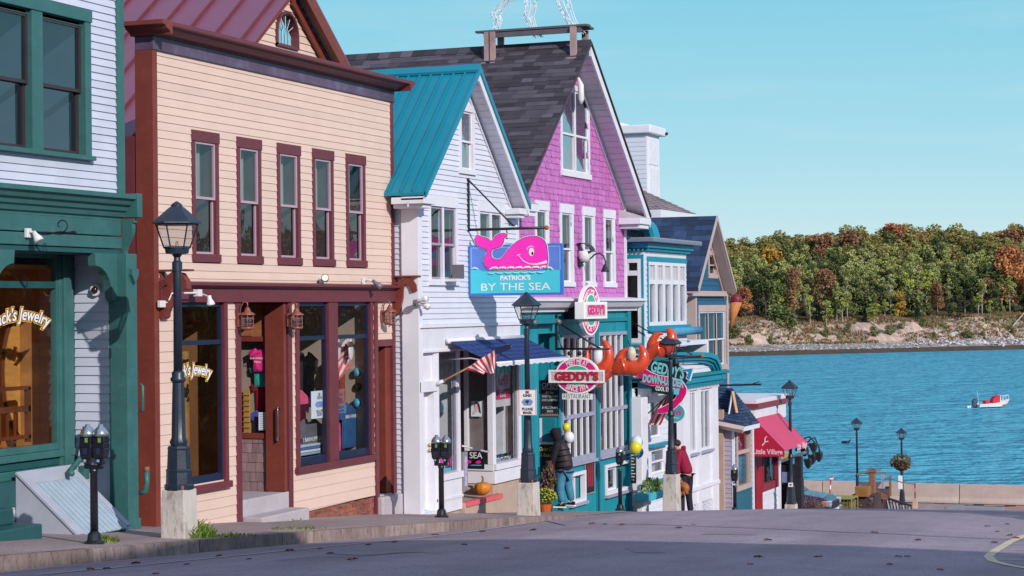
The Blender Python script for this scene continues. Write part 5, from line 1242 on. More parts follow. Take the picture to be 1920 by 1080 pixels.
for ye in (e0D,e1D):
    for (dn,th,x0,x1,mt,nm) in ((.02,.045,xfD-.02,xfD+.03,asph,'drip_edge'),(.06,.27 if ye == e1D else .05,xfD-.05,xfD+.0,wtrim,'rake_board'),(.18,.14,XD+.02,XD+.05,wtrim,'frieze_board')):
        P = [(dp,dz-dn),(ye,rzD(ye)-dn),(ye,rzD(ye)-dn-th),(dp,dz-dn-th)]
        MB().prism(P,'x',x0,x1).build(nm,mt,D_)
    MB().prism([(dp,dz-.11),(ye,rzD(ye)-.11),(ye,rzD(ye)-.15),(dp,dz-.15)],'x',XD-.1,xfD-.05).build('soffit',wtrim,D_)
    for k in range(28):
        t = (k+.5)/28; y = dp+(ye-dp)*t; z = rzD(y)-.155; MB().box(XD+.02,xfD-.05,y-.008,y+.008,z-.006,z+.003).build('soffit_board',wtrim,D_)
    s = 1 if ye == e0D else -1
    for (u,v,z0,z1,w_) in ((0,0,-.26,-.1,.85),(.05,-.05,-.36,-.26,.75)):
        MB().box(XD-.2,xfD+.02+v,min(ye+s*u,ye+s*w_),max(ye+s*u,ye+s*w_),rzD(ye)+z0,rzD(ye)+z1).build('eave_return',wtrim,D_,bevel=.012)
    MB().hexa([(XD,ye+s*0,rzD(ye)-.1),(xfD+.02,ye,rzD(ye)-.1),(xfD+.02,ye+s*.85,rzD(ye)-.1),(XD,ye+s*.85,rzD(ye)-.1),(XD,ye,rzD(ye)+.02),(XD+.05,ye,rzD(ye)+.02),(XD+.05,ye+s*.85,rzD(ye)+.1),(XD,ye+s*.85,rzD(ye)+.1)]).build('eave_return_cap',MATS['grey_rail'],D_)
# white floodlight at the gable peak
t = thing('peak_lamp','white twin flood light hanging under the purple gable peak','flood light',tuple(onX(1089,165,XD+.2))); p = onX(1089,160,XD+.25)
MB().tube([(XD,p.y,p.z+.15),(XD+.2,p.y,p.z+.15),p,p-Vector((0,0,.32)),p-Vector((0,0,.42))],[.03,.04,.07,.075,.03],12).build('lamp_head',whm,t,smooth=True)
# white storefront cornice
zc0,zc1 = zz(1100,584,-14.6),zz(1100,560,-14.6)
y0c,y1c = 38.2,46.15
MB().prism([(XD-.1,zc0),(-14.82,zc0),(-14.80,zc0+.08),(-14.7,zc0+.1),(-14.62,zc1-.08),(-14.56,zc1-.05),(-14.56,zc1),(XD-.1,zc1+.05)],'y',y0c,y1c).build('cornice',wtrim,D_)
# teal pub front
XT = -14.92
rec = (yy(1011,800,XT),yy(1050,800,XT))
zgD = -5.6; zt_D = zc0
PW = [(yy(1053,740,XT),yy(1114,740,XT),zz(1084,868,XT),zz(1084,627,XT)),(yy(1122,740,XT),yy(1178,740,XT),zz(1150,852,XT),zz(1150,622,XT))]
PWz = (min(PW[0][2],PW[1][2])+.0,PW[0][3])
SW = [(yy(1066,900,XT),yy(1096,900,XT),zz(1080,943,XT),zz(1080,885,XT)),(yy(1134,890,XT),yy(1181,890,XT),zz(1150,925,XT),zz(1150,868,XT))]
holesT = [(rec[0],rec[1],zgD,zz(1030,625,XT))]+[(w[0]+.04,w[1]-.04,w[2]+.05,w[3]-.05) for w in PW]+[(w[0]+.04,w[1]-.04,w[2]+.04,w[3]-.04) for w in SW]
# vertical boards, each one a part, cut round the openings
y = 38.35; k = 0
while y < 45.75:
    e = min(y+.23,45.75); mb = MB(); mb.tone = random.random()
    hs = [h for h in holesT if h[1] > y+.02 and h[0] < e-.02]
    cuts = [(max(y,h[0]),min(e,h[1]),h[2],h[3]) for h in hs]
    tbm = M('teal_board','#198b9b',.5,.10,2,tone=.08,bump=.3,bscale=16,dirt=.12,dirtcol='#4a9aa2'); xo = XT+random.uniform(-.003,.003)
    for za,zb3 in sub_iv((zgD,zt_D),[(c,d) for a,b,c,d in cuts]): bb = MB(); bb.tone = mb.tone; bb.box(XT-.06,xo,y+.004,e-.004,za,zb3).build('board',tbm,D_)
    for a,b,c,d in cuts:
        for u0,u1 in sub_iv((y+.004,e-.004),[(a,b)]):
            if u1-u0 > .03: bb = MB(); bb.tone = mb.tone; bb.box(XT-.06,xo-.001,u0,u1,c,d).build('board',tbm,D_)
    y = e; k += 1
tb2 = MATS['teal_board']
MB().box(XT-.1,XT+.05,38.4,45.8,zz(1100,604,XT),zz(1100,597,XT)).build('trim_rail',tealp,D_)
MB().box(XT-.1,XT+.04,yy(1118,700,XT)-.1,yy(1118,700,XT)+.12,zgD,zz(1118,604,XT)).build('pilaster',tealp,D_)
MB().box(XT-.1,XT+.06,45.55,45.8,zgD,zt_D).build('pilaster',tealp,D_)
def pubwin(w,n,zr):
    y0,y1,z0,z1 = w; o = MB().ring(XT-.05,XT+.035,y0,y1,z0,z1,.06,.08,.16).box(XT-.04,XT+.09,y0-.02,y1+.02,z0-.04,z0+.03).build('window',M('grey_lilac_trim','#9a9ab0',.5,.08),D_,bevel=.005)
    for k in range(1,n): yk = y0+.06+(y1-y0-.12)*k/n; MB().box(XT-.03,XT+.02,yk-.035,yk+.035,z0+.16,z1-.08).build('mullion',wtrim,o)
    MB().box(XT-.03,XT+.03,y0+.06,y1-.06,zr-.06,zr+.03).build('rail',M('grey_lilac_trim','#9a9ab0'),o)
    for k in range(n):
        a,b = y0+.06+(y1-y0-.12)*k/n,y0+.06+(y1-y0-.12)*(k+1)/n; MB().box(XT-.035,XT-.031,a,b,z0+.16,z1-.08).build('pane',disp,o)
    return o
pubwin(PW[0],5,zz(1084,778,XT)); pubwin(PW[1],5,zz(1150,765,XT))
room(D_,-17.5,XT-.08,yy(1052,740,XT),45.6,PW[0][2]-.3,zt_D-.2,M('pub_interior','#837a90',.8,.45,2.5))
for w in SW:
    y0,y1,z0,z1 = w; o = MB().ring(XT-.08,XT+.05,y0,y1,z0,z1,.08).build('low_window',wtrim,D_,bevel=.006); MB().box(XT-.1,XT+.1,y0-.03,y1+.03,z0-.06,z0-.0).build('sill',M('grey_lilac_trim','#9a9ab0'),o)
    MB().ring(XT-.12,XT-.05,y0+.08,(y0+y1)/2+.05,z0+.08,z1-.1,.05).build('sash',wtrim,o); MB().box(XT-.1,XT-.096,y0+.12,(y0+y1)/2,z0+.12,z1-.14).build('pane',disp,o)
    MB().box(XT-.3,XT-.28,y0+.06,y1-.06,z0+.05,z1-.05).build('curtain',M('pale_curtain','#b8aeb0',.8,.2,8),o); MB().box(XT-.13,XT-.1,(y0+y1)/2+.05,y1-.08,z0+.08,z1-.08).build('side_panel',tealp,o)
# doorway recess
MB().box(XT-.9,XT-.05,rec[1],rec[1]+.06,zgD,zz(1030,625,XT)).build('recess_wall',tb2,D_); MB().box(XT-.9,XT-.85,rec[0],rec[1],zgD,0).build('recess_wall',MATS['pub_interior'],D_)
xa_ = onY(1013,740,rec[1]).x
for k in range(4): MB().box(XT-.85+.19*k,XT-.85+.19*k+.18,rec[1]-.012,rec[1]-.001,zgD,0).build('board',tb2,D_)
# chalk boards, menu and window panel in the doorway
yr_ = rec[1]-.03
blk = M('chalkboard','#22242a',.7,.15,6); chalk = M('chalk','#c9ccd0',.9); ychk = M('chalk_yellow','#d8cc58',.9); wdf = M('wood_frame','#8a6a50',.6)
cb,a,b = flatsign('chalkboard','large black chalk menu board beside the teal pub doorway','menu board',(1014,713),(1048,778),yr_,blk)
MB().box(a.x-.02,b.x+.02,yr_-.015,yr_+.005,b.z-.03,b.z).build('frame',wdf,cb)
for k,(s,h) in enumerate((('OPEN',.15),('PATIO DINING',.07),('PT Bar',.07),('EARLY DINNER',.07),('LIVE LOBSTER',.07),('',.05),('& ALL DRAFT',.08),('BEER',.07),('& COCKTAILS',.07))):
    if s: text('chalk_writing',s,chalk,cb,((a.x+b.x)/2,yr_-.004,a.z-.11-k*.082),h,right=(1,0,0),ext=.0008,shear=.1,fit=min(.9*(b.x-a.x),.05*len(s)+.05) if len(s) > 7 else None)
pn,a,b = flatsign('white_framed_panel','teal board panel in a white frame by the pub doorway','panel',(1012,784),(1040,829),yr_,tealp)
mb = MB(); mb.box(a.x-.0,a.x+.05,yr_-.02,yr_,b.z,a.z).box(a.x,b.x,yr_-.02,yr_,b.z-.05,b.z).build('frame',wtrim,pn)
od,a,b = flatsign('order_board','black chalk sign with yellow ORDER writing behind the man in the vest','menu board',(1014,832),(1044,925),yr_,blk)
text('chalk_writing','Order Only',ychk,od,((a.x+b.x)/2-.03,yr_-.004,a.z-.12),.13,right=(1,0,0),ext=.0008,shear=.2,fit=.38); text('chalk_writing','& Request',ychk,od,((a.x+b.x)/2-.03,yr_-.004,a.z-.25),.12,right=(1,0,0),ext=.0008,shear=.2,fit=.36)
for k in range(6): text('chalk_writing',['take out','by phone','here or','at the','bar','open'][k],chalk,od,((a.x+b.x)/2+.04,yr_-.004,a.z-.40-k*.1),.07,right=(1,0,0),ext=.0008,shear=.2)
def wallposter(name,label,X,p0,p1,mat,cat='poster'):
    a,b = onX(*p0,X),onX(*p1,X); t = thing(name,label,cat,tuple((a+b)/2)); MB().box(X,X+.02,a.y,b.y,min(a.z,b.z),max(a.z,b.z)).build('board',mat,t); return t,a,b
pp,a,b = wallposter('drinks_poster','dark framed poster with red bottles on the teal wall between low windows',XT+.005,(1096,868),(1113,922),blk)
MB().ring(XT+.01,XT+.035,a.y-.02,b.y+.02,b.z-.02,a.z+.02,.03).build('frame',M('grey_frame','#8d8590'),pp)
for k in range(3): MB().tube([(XT+.03,a.y+.16+k*.14,b.z+.15),(XT+.03,a.y+.16+k*.14,b.z+.5),(XT+.03,a.y+.16+k*.14,b.z+.72)],[.03,.03,.012],8).build('bottle_print',M('print_red','#8a2438',.6),pp)
mp_,a,b = flatsign('menu_board','narrow black chalk menu hanging at the right end of the teal front','menu board',(1181,848),(1193,906),45.7,blk)
for k in range(9): MB().box(a.x+.02,b.x-.02-.02*(k % 3),45.694,45.698,a.z-.08-k*.075,a.z-.055-k*.075).build('chalk_line',chalk,mp_)
# pub wall lamps and box over the doorway
t = thing('lamp_box','small teal box with two dark flood lights over the pub doorway','flood light',tuple(onX(1030,600,XT)))
a,b = onX(1012,607,XT+.1),onX(1046,597,XT+.1); MB().box(XT,XT+.2,a.y-.5,b.y-.3,b.z-.1,b.z).build('box',tealp,t); 
for y in (a.y-.55,b.y-.2): MB().tube([(XT+.15,y,b.z-.02),(XT+.22,y-.1,b.z-.06),(XT+.25,y-.18,b.z-.08)],[.03,.05,.07],10).build('lamp_head',grm,t,smooth=True)
# gooseneck barn lamp with shield on the purple wall
t = thing('gooseneck_lamp','black gooseneck lamp with rounded shield between the purple upstairs windows','wall lamp',tuple(onX(1085,490,XD)))
p = onX(1085,492,XD+.02); mt_ = M('dark_iron','#2c2630',.4,.1)
MB().box(XD,XD+.1,p.y-.08,p.y+.08,p.z-.1,p.z+.12).build('back_plate',mt_,t,bevel=.02)
q = lambda px,py: onY(px,py,p.y)
MB().tube([q(1086,493),q(1098,490),q(1108,484),q(1115,477),q(1124,475),q(1132,480),q(1135,490),q(1135,498)],.018,8).build('gooseneck',mt_,t,smooth=True)
e = q(1134,497); MB().lathe(e.x,e.y,[(.02,e.z+.02),(.04,e.z-.02),(.07,e.z-.1),(.1,e.z-.15),(.09,e.z-.155)],14).build('shade',mt_,t,smooth=True)
e = q(1096,474); t2 = thing('dome_light','white drum lamp under a dark curved hood on the purple wall','wall lamp',tuple(e))
MB().lathe(e.x,e.y,[(.14,e.z+.04),(.15,e.z-.02),(.14,e.z-.12),(.09,e.z-.2)],16).build('drum',whm,t2,smooth=True)
mb = MB(); 
for k in range(8):
    a0,a1 = pi*k/8,pi*(k+1)/8; r = .24
    mb.hexa([(e.x-.05-r*cos(a0),e.y-.15,e.z+.02+r*.8*sin(a0)),(e.x-.05-r*cos(a1),e.y-.15,e.z+.02+r*.8*sin(a1)),(e.x-.05-r*cos(a1),e.y+.15,e.z+.02+r*.8*sin(a1)),(e.x-.05-r*cos(a0),e.y+.15,e.z+.02+r*.8*sin(a0)),(e.x-.05-(r+.02)*cos(a0),e.y-.15,e.z+.02+(r+.02)*.8*sin(a0)),(e.x-.05-(r+.02)*cos(a1),e.y-.15,e.z+.02+(r+.02)*.8*sin(a1)),(e.x-.05-(r+.02)*cos(a1),e.y+.15,e.z+.02+(r+.02)*.8*sin(a1)),(e.x-.05-(r+.02)*cos(a0),e.y+.15,e.z+.02+(r+.02)*.8*sin(a0))])
mb.build('hood',mt_,t2)
MB().box(XD-.02,e.x-.1,e.y-.05,e.y+.05,e.z-.0,e.z+.08).build('arm',mt_,t2)
# roof platform with the wire-light legs
PL = thing('roof_platform','weathered timber platform straddling the dark shingle ridge','platform',(-16,dp,dz))
q = lambda px,py: onY(px,py,dp-.25)
a,b = q(895,77),q(1100,67)
wtm = M('pinkish_timber','#a88a88',.85,.2,4,bump=.5,bscale=20)
for k,(dy,dzz) in enumerate(((-.3,0),(-.1,.02),(.1,.0),(.3,.01))): MB().box(a.x-.0+k*.05,b.x+.05-k*.03,dp+dy-.08,dp+dy+.08,dz+.3+dzz,dz+.345+dzz).build('plank',M('grey_timber','#5d565e',.85,.2,4),PL)
MB().box(a.x+.2,b.x-.1,dp-.36,dp-.3,dz+.17,dz+.28).build('beam',MATS['grey_timber'],PL)
for px in (918,927,1079):
    e = q(px,90); MB().box(e.x-.07,e.x+.07,dp-.42,dp-.34,dz-.42,dz+.3).build('post',wtm,PL); MB().box(e.x-.12,e.x+.1,dp-.5,dp-.3,dz-.44,dz-.4).build('foot',wtm,PL)
for px in (920,1080): e = q(px,90); MB().box(e.x-.07,e.x+.07,dp+.34,dp+.42,dz-.42,dz+.3).build('post',wtm,PL)
AN = thing('wire_animal','tall white wire frame animal legs wrapped in string lights standing on the roof platform','sculpture',(-15.8,dp,dz+.35))
wire = M('white_wire','#e4e2e8',.5,.05); rnd = random.Random(5)
def wireleg(path,rad):
    P = [onY(px,py,dp-.15)+Vector((0,dy,0)) for px,py,dy in path]
    mb = MB()
    def at(t,ang,rr):
        t = max(0,min(.9999,t))*(len(P)-1); i = int(t); f = t-i; c = P[i].lerp(P[i+1],f); r = rad[i]*(1-f)+rad[i+1]*f
        return c+Vector((cos(ang),sin(ang),0))*r*rr
    for k in range(5): mb.tube([at(j/10,k*2*pi/5,1) for j in range(11)],.008,4)
    for k in range(26):
        a0 = rnd.uniform(0,6.3); t0 = rnd.uniform(0,.8); tw = rnd.uniform(-3.5,3.5); ln = rnd.uniform(.15,.45)
        mb.tube([at(t0+ln*j/6,a0+tw*j/6,rnd.uniform(.75,1.08)) for j in range(7)],.006,3)
    return mb.build('leg',wire,AN)
wireleg([(935,70,0),(928,58,0),(935,40,0),(927,28,0),(938,14,0),(952,0,0),(965,-14,0),(985,-45,0)],[.10,.07,.10,.13,.12,.14,.2,.3])
wireleg([(1004,68,.2),(996,58,.2),(990,40,.2),(984,30,.2),(990,15,.2),(988,0,.2),(992,-20,.2),(1000,-50,.2)],[.11,.08,.10,.13,.12,.14,.18,.3])
wireleg([(1088,63,0),(1078,52,0),(1071,40,0),(1064,25,0),(1058,10,0),(1054,-5,0),(1050,-20,0),(1045,-50,0)],[.13,.12,.12,.14,.16,.17,.2,.3])
mb = MB(); A0,A1 = onY(975,-60,dp),onY(1060,-60,dp)
for k in range(9): mb.tube([(A0.x+(A1.x-A0.x)*j/8,dp+.35*cos(k*2*pi/9)*sin(.3+j/8*2.5),A0.z+.35*sin(k*2*pi/9)*sin(.3+j/8*2.5)) for j in range(9)],.012,4)
mb.build('body',wire,AN)
MB().tube([(a.x,dp-.3,dz+.32),(a.x+.6,dp-.32,dz+.2),(a.x+1.1,dp-.3,dz+.24),(a.x+1.5,dp-.32,dz+.2),(a.x+2,dp-.3,dz+.26)],.012,5).build('light_cable',wire,AN)
# ---- hanging oval signs of the pub
spink = M('sign_rose','#d8257c',.45,.03); sgreen = M('sign_green','#4aa890',.45,.03); 
def ell(cx,cz,rx,rz_,y0,y1,mt,nm,par,n=40): return MB().prism([(cx+rx*cos(2*pi*k/n),cz+rz_*sin(2*pi*k/n)) for k in range(n)],'y',y0,y1).build(nm,mt,par)
YS = 40.6
q = lambda px,py: onY(px,py,YS)
PB = thing('sign_bracket','black steel triangular bracket over the pub door carrying the oval sign','bracket',tuple(onX(1030,640,XT)))
yB = YS; x_end = q(1143,655).x; za_ = q(1100,654).z
MB().box(XT+.0,XT+.05,yB-.03,yB+.03,za_-.03,q(1029,590).z).build('wall_bar',ironm,PB)
MB().tube([(XT,yB,za_),(x_end,yB,za_)],.024,8).build('arm',ironm,PB,smooth=True); MB().tube([(XT+.03,yB,q(1030,603).z),(q(1126,652).x,yB,za_)],.024,8).build('brace',ironm,PB,smooth=True)
for px in (1069,1088,1097): e = q(px,660); MB().ball((e.x,yB-.05,e.z-.03),.05,10,6).build('spot_lamp',ironm,PB,smooth=True)
OS = thing('oval_sign','large oval pink and green MEET ME AT GEDDYS sign with white name bar','sign',tuple(q(1084,703)))
C = q(1083,704); rx = (q(1121,704)-q(1047,704)).length/2+.02; rz_ = (q(1083,672)-q(1083,737)).length/2
Yf = YS-.04
ell(C.x,C.z,rx+.03,rz_+.03,Yf,YS+.04,swt,'board',OS); ell(C.x,C.z,rx-.01,rz_-.01,Yf-.006,Yf-.001,spink,'rose_oval',OS)
ell(C.x,C.z,rx*.68,rz_*.62,Yf-.011,Yf-.0065,swt,'inner_border',OS); ell(C.x,C.z,rx*.62,rz_*.56,Yf-.016,Yf-.0115,sgreen,'green_oval',OS)
bl0,bl1 = q(1033,694),q(1135,717)
MB().box(bl0.x,bl1.x,Yf-.05,Yf-.02,bl1.z,bl0.z).build('name_bar',M('name_bar_grey','#c9b8ba',.6,.25,25),OS,bevel=.006)
mb = MB(); w_ = .035; mb.box(bl0.x-.02,bl1.x+.02,Yf-.06,Yf-.05,bl0.z-w_,bl0.z+.01).box(bl0.x-.02,bl1.x+.02,Yf-.06,Yf-.05,bl1.z-.01,bl1.z+w_).box(bl0.x-.02,bl0.x+w_-.01,Yf-.06,Yf-.05,bl1.z+w_,bl0.z-w_).box(bl1.x-w_+.01,bl1.x+.02,Yf-.06,Yf-.05,bl1.z+w_,bl0.z-w_).build('name_frame',swt,OS)
crim = M('sign_crimson','#b8203c',.5,.05)
text('lettering',"GEDDY'S",crim,OS,((bl0.x+bl1.x)/2,Yf-.062,(bl0.z+bl1.z)/2-.01),.26,right=(1,0,0),ext=.006,bold=.012,fit=(bl1.x-bl0.x)*.8)
text('lettering','MEET ME AT',swt,OS,(C.x,Yf-.009,C.z+rz_*.78),.155,right=(1,0,0),ext=.001,arc=rx*1.05,bold=.003,fit=rx*1.05)
text('lettering','SINCE 1974',swt,OS,(C.x,Yf-.009,C.z-rz_*.80),.155,right=(1,0,0),ext=.001,arc=rx*1.05,arcdown=True,bold=.003,fit=rx*1.1)
text('lettering','PUB',swt,OS,(C.x,Yf-.018,C.z-rz_*.44),.1,right=(1,0,0),ext=.001,bold=.003)
for px in (1050,1113): e = q(px,690); MB().tube([(e.x,yB,za_),(e.x,yB,e.z)],.006,4).build('chain',ironm,OS)
RS = thing('restaurant_board','small white RESTAURANT board hanging below the oval sign','sign',tuple(q(1083,744))); a,b = q(1055,738),q(1111,749)
MB().box(a.x,b.x,YS-.03,YS,b.z,a.z).build('board',swt,RS); text('lettering','RESTAURANT',MATS['grey_metal'],RS,((a.x+b.x)/2,YS-.032,(a.z+b.z)/2),.13,right=(1,0,0),ext=.001,fit=(b.x-a.x)*.92)
for px in (1062,1104): e = q(px,738); MB().tube([(e.x,YS-.015,e.z+.01),(e.x,YS-.015,e.z+.12)],.005,4).build('chain',ironm,RS)
# upper, edge-on oval sign on the cornice: faces the street
US = thing('oval_sign','tall pink oval sign with white name box mounted above the pub cornice','sign',tuple(onX(1107,582,-14.35)))
Xu = -14.3; ca = onX(1107,582,Xu); yu0,yu1 = yy(1087,582,Xu),yy(1128,582,Xu); zu0,zu1 = zz(1107,629,Xu),zz(1107,534,Xu)
cyU,czU = (yu0+yu1)/2,(zu0+zu1)/2; ru,rv = (yu1-yu0)/2,(zu1-zu0)/2
def ellx(ry,rz2,x0,x1,mt,nm,par,n=40,cz=None): return MB().prism([(cyU+ry*cos(2*pi*k/n),(cz or czU)+rz2*sin(2*pi*k/n)) for k in range(n)],'x',x0,x1).build(nm,mt,par)
ellx(ru*.88,rv,Xu-.08,Xu,swt,'board',US); ellx(ru*.78,rv*.93,Xu+.001,Xu+.005,spink,'rose_oval',US); ellx(ru*.5,rv*.66,Xu+.0055,Xu+.009,swt,'inner_border',US); ellx(ru*.44,rv*.6,Xu+.0095,Xu+.013,sgreen,'green_oval',US)
zb0,zb1 = zz(1107,598,Xu),zz(1107,566,Xu)
MB().box(Xu-.1,Xu+.12,yu0-.05,yu1+.05,zb0,zb1).build('name_box',swt,US,bevel=.01); MB().box(Xu+.12,Xu+.125,yu0+.1,yu1-.1,zb0+.06,zb1-.06).build('name_field',M('name_bar_grey','#c9b8ba'),US)
text('lettering',"GEDDY'S",spink,US,(Xu+.128,cyU,(zb0+zb1)/2),.27,ext=.004,bold=.014,fit=(yu1-yu0)*.78)
text('lettering','MEET ME AT',swt,US,(Xu+.007,cyU,czU+rv*.72),.17,ext=.001,arc=ru*.78,bold=.004,fit=ru*1.5); text('lettering','SINCE 1974',swt,US,(Xu+.007,cyU,czU-rv*.74),.17,ext=.001,arc=ru*.78,arcdown=True,bold=.004,fit=ru*1.5)
MB().box(-14.95,Xu-.08,cyU-.05,cyU+.05,czU-.2,czU+.2).build('mount',ironm,US)
# ---- lobster claws reaching out over the street
shell_m = M('lobster_shell','#cf4524',.3,.18,2.5,spec=.5,coat=.6,dirt=.12,dirtcol='#7d2414'); tooth = M('claw_teeth','#e0b050',.4,.1); 
def claw(name,label,arm,fin,thumb,Y,ra,rf,rt,teeth=None,dy=0):
    t = thing(name,label,'sculpture',tuple(onY(*arm[-1],Y)),'giant lobster claws over the pub front')
    P = lambda L: [onY(px,py,Y)+Vector((0,dy*k/max(1,len(L)-1),0)) for k,(px,py) in enumerate(L)]
    k_ = P(arm)[0].length/FPX
    def body(L,R,nm):
        pts = P(L); mb = MB(); n = 14; m = 4*(len(pts)-1); cs = []
        for i in range(m+1):
            tt = i/m*(len(pts)-1); j = min(int(tt),len(pts)-2); f = tt-j
            p0_,p1_,p2_,p3_ = pts[max(j-1,0)],pts[j],pts[j+1],pts[min(j+2,len(pts)-1)]
            c = .5*((2*p1_)+(p2_-p0_)*f+(2*p0_-5*p1_+4*p2_-p3_)*f*f+(3*p1_-p0_-3*p2_+p3_)*f**3); cs.append((c,(R[j]*(1-f)+R[j+1]*f)*k_))
        mb.tube([c for c,r in cs],[r for c,r in cs],n); o = mb.build(nm,shell_m,t,smooth=True); return o
    body(arm,ra,'palm'); body(fin,rf,'fixed_finger'); body(thumb,rt,'moving_finger')
    kn = MB(); pts = P(thumb)
    for i in range(1,len(pts)-1):
        d_ = (pts[i+1]-pts[i-1]).normalized(); o_ = Vector((-d_.z,0,d_.x))*-1; c = pts[i]+o_*rt[i]*k_*.9; kn.tube([c,c+o_*rt[i]*k_*.35],[rt[i]*k_*.22,.008],6)
    kn.build('spines',shell_m,t,smooth=True)
    if teeth:
        mb = MB(); T = P(teeth)
        for a,b in zip(T,T[1:]):
            for k in range(3): c = a.lerp(b,k/3); mb.ball(tuple(c),2.1*k_,8,5)
        mb.build('teeth',tooth,t,smooth=True)
    return t
YL = 42.6
claw('lobster_claw','big glossy red lobster claw holding a white clam shell, the middle and lowest claw',[(1112,716),(1125,708),(1145,694),(1160,690),(1175,684)],[(1162,692),(1161,678),(1165,664),(1174,656),(1180,655)],[(1170,690),(1190,690),(1203,682),(1207,665),(1203,652),(1197,648)],YL,[14,14,11,15,18],[12,10,7,4,2],[14,15,12,9,5,2],[(1176,686),(1172,678),(1173,668),(1178,660)])
t = thing('clam_shell','off white clam shell gripped in the middle lobster claw','shell',tuple(onY(1184,663,YL))); c = onY(1184,664,YL)
mb = MB(); mb.ball((c.x,c.y,c.z),.17,20,12,sz=1.0,sx=.62,sy=.6); mb.build('shell',M('clam','#cdbfb0',.6,.2,12,bump=.6,bscale=30),t,smooth=True); MB().tube([onY(1181,649,YL),onY(1177,638,YL)],.012,5).build('rod',ironm,t)
claw('lobster_claw','red lobster claw standing upright with a white jar between its fingers',[(1118,712),(1116,700),(1118,690)],[(1108,692),(1101,680),(1100,665),(1103,655),(1108,648)],[(1122,695),(1135,686),(1141,670),(1139,652),(1133,642),(1129,641)],41.6,[15,16,17],[12,9,7,4,2],[14,13,10,8,5,2],[(1108,690),(1107,678),(1106,666)])
t = thing('white_jar','white rimmed jar held between the fingers of the upright lobster claw','jar',tuple(onY(1121,655,41.6))); c = onY(1121,660,41.6)
MB().lathe(c.x,c.y,[(.11,c.z-.28),(.13,c.z-.15),(.13,c.z),(.12,c.z+.04),(.15,c.z+.06),(.15,c.z+.12),(.12,c.z+.13)],18).build('jar',wtrim,t,smooth=True)
claw('lobster_claw','red lobster claw raised highest, partly behind the third street lamp',[(1205,681),(1215,666),(1228,657),(1240,654)],[(1222,660),(1222,645),(1228,632),(1236,626),(1243,626)],[(1236,660),(1250,652),(1258,640),(1259,628),(1254,620),(1250,618)],44.6,[12,12,14,16],[10,9,7,4,2],[14,14,12,9,6,2],[(1233,652),(1230,644),(1232,636),(1238,630)])
# ================================================================ white and teal gift shop with projecting upstairs bay
tealb = M('bright_teal_trim','#1787a0',.45,.08,3,bump=.15,bscale=14)
E_ = thing('gift_shop','white gift shop with projecting upstairs bay, arched teal cornices and teal trims','building',(-15,49,g(49)))
XE = -14.65; ye0,ye1 = 46.2,49.9
zc_ = zz(1207,480,XE); zcb = zz(1207,655,XE)
ye = onX(1286,550,XE).y; ye1 = ye
BW = (yy(1214,550,XE),yy(1285,550,XE),zz(1214,611,XE),zz(1214,490,XE))
clap(E_,XE,[(ye0,zcb),(ye1,zcb),(ye1,zc_),(ye0,zc_)],[(BW[0]+.05,BW[1]-.1,BW[2]+.05,BW[3]-.05)],.13,white)
SWn = (onY(1173,560,ye0).x,onY(1204,560,ye0).x,onY(1190,642,ye0).z,onY(1190,485,ye0).z)
clap(E_,ye0-.02,[(-15.6,zcb),(XE-.02,zcb),(XE-.02,zc_),(-15.6,zc_)],[(-15.5,SWn[1]-.05,SWn[2]+.05,SWn[3]-.05)],.13,white,face='y')
MB().box(XE-.06,XE+.03,ye0-.045,ye0+.06,zcb,zc_).build('corner_board',wtrim,E_)
# bay windows (facing the street)
y0,y1,z0,z1 = BW
wb_ = MB().box(XE-.05,XE+.04,y0,y1+.05,z1,z1+.12).box(XE-.05,XE+.04,y0-.08,y0,z0-.1,z1+.12).build('bay_trim',tealb,E_); MB().box(XE-.05,XE+.12,y0-.1,y1+.1,z0-.14,z0).build('bay_sill',tealb,E_)
n = 5; zm = z0+(z1-z0)*.68
for k in range(n):
    a,b = y0+(y1-y0)*k/n,y0+(y1-y0)*(k+1)/n
    o = MB().ring(XE-.06,XE+.03,a+.004,b-.004,z0,z1,.09).box(XE-.05,XE+.02,a+.09,b-.09,zm-.05,zm+.05).build('window',wtrim,E_)
    for t_ in (1,2): yk = a+.09+(b-a-.18)*t_/3; MB().box(XE-.04,XE+.01,yk-.018,yk+.018,zm+.05,z1-.09).build('muntin',wtrim,o)
    MB().box(XE-.03,XE-.026,a+.09,b-.09,z0+.09,zm-.05).build('pane',ug,o); MB().box(XE-.03,XE-.026,a+.09,b-.09,zm+.05,z1-.09).build('pane',ug,o)
    MB().box(XE-.2,XE-.18,a+.2,b-.16,z0,zm).build('curtain',M('lace_curtain','#b9b4c0'),o)
room(E_,-17.5,XE-.09,y0,y1,z0,z1,M('warm_dark_interior','#4a342c'))
x0,x1,z0s,z1s = SWn
o = MB().box(x0-.3,x1+.06,ye0-.05,ye0,z1s,z1s+.1).box(x1,x1+.06,ye0-.05,ye0,z0s-.05,z1s).box(x0-.3,x1+.06,ye0-.08,ye0,z0s-.1,z0s-.04).build('side_trim',tealb,E_)
zm = onY(1190,512,ye0).z; o = MB().box(x1-.1,x1,ye0-.045,ye0+.04,z0s,z1s).box(x0-.3,x1-.1,ye0-.045,ye0+.04,z1s-.1,z1s).box(x0-.3,x1-.1,ye0-.04,ye0+.03,zm-.06,zm+.06).box(x0-.3,x1-.1,ye0-.045,ye0+.04,z0s,z0s+.1).build('window',wtrim,E_)
MB().box(onY(1178,500,ye0).x-.02,onY(1178,500,ye0).x+.02,ye0-.03,ye0,zm,z1s-.1).build('muntin',wtrim,o); MB().box(x0-.3,x1-.1,ye0-.005,ye0,z0s+.1,z1s-.1).build('pane',ug,o)
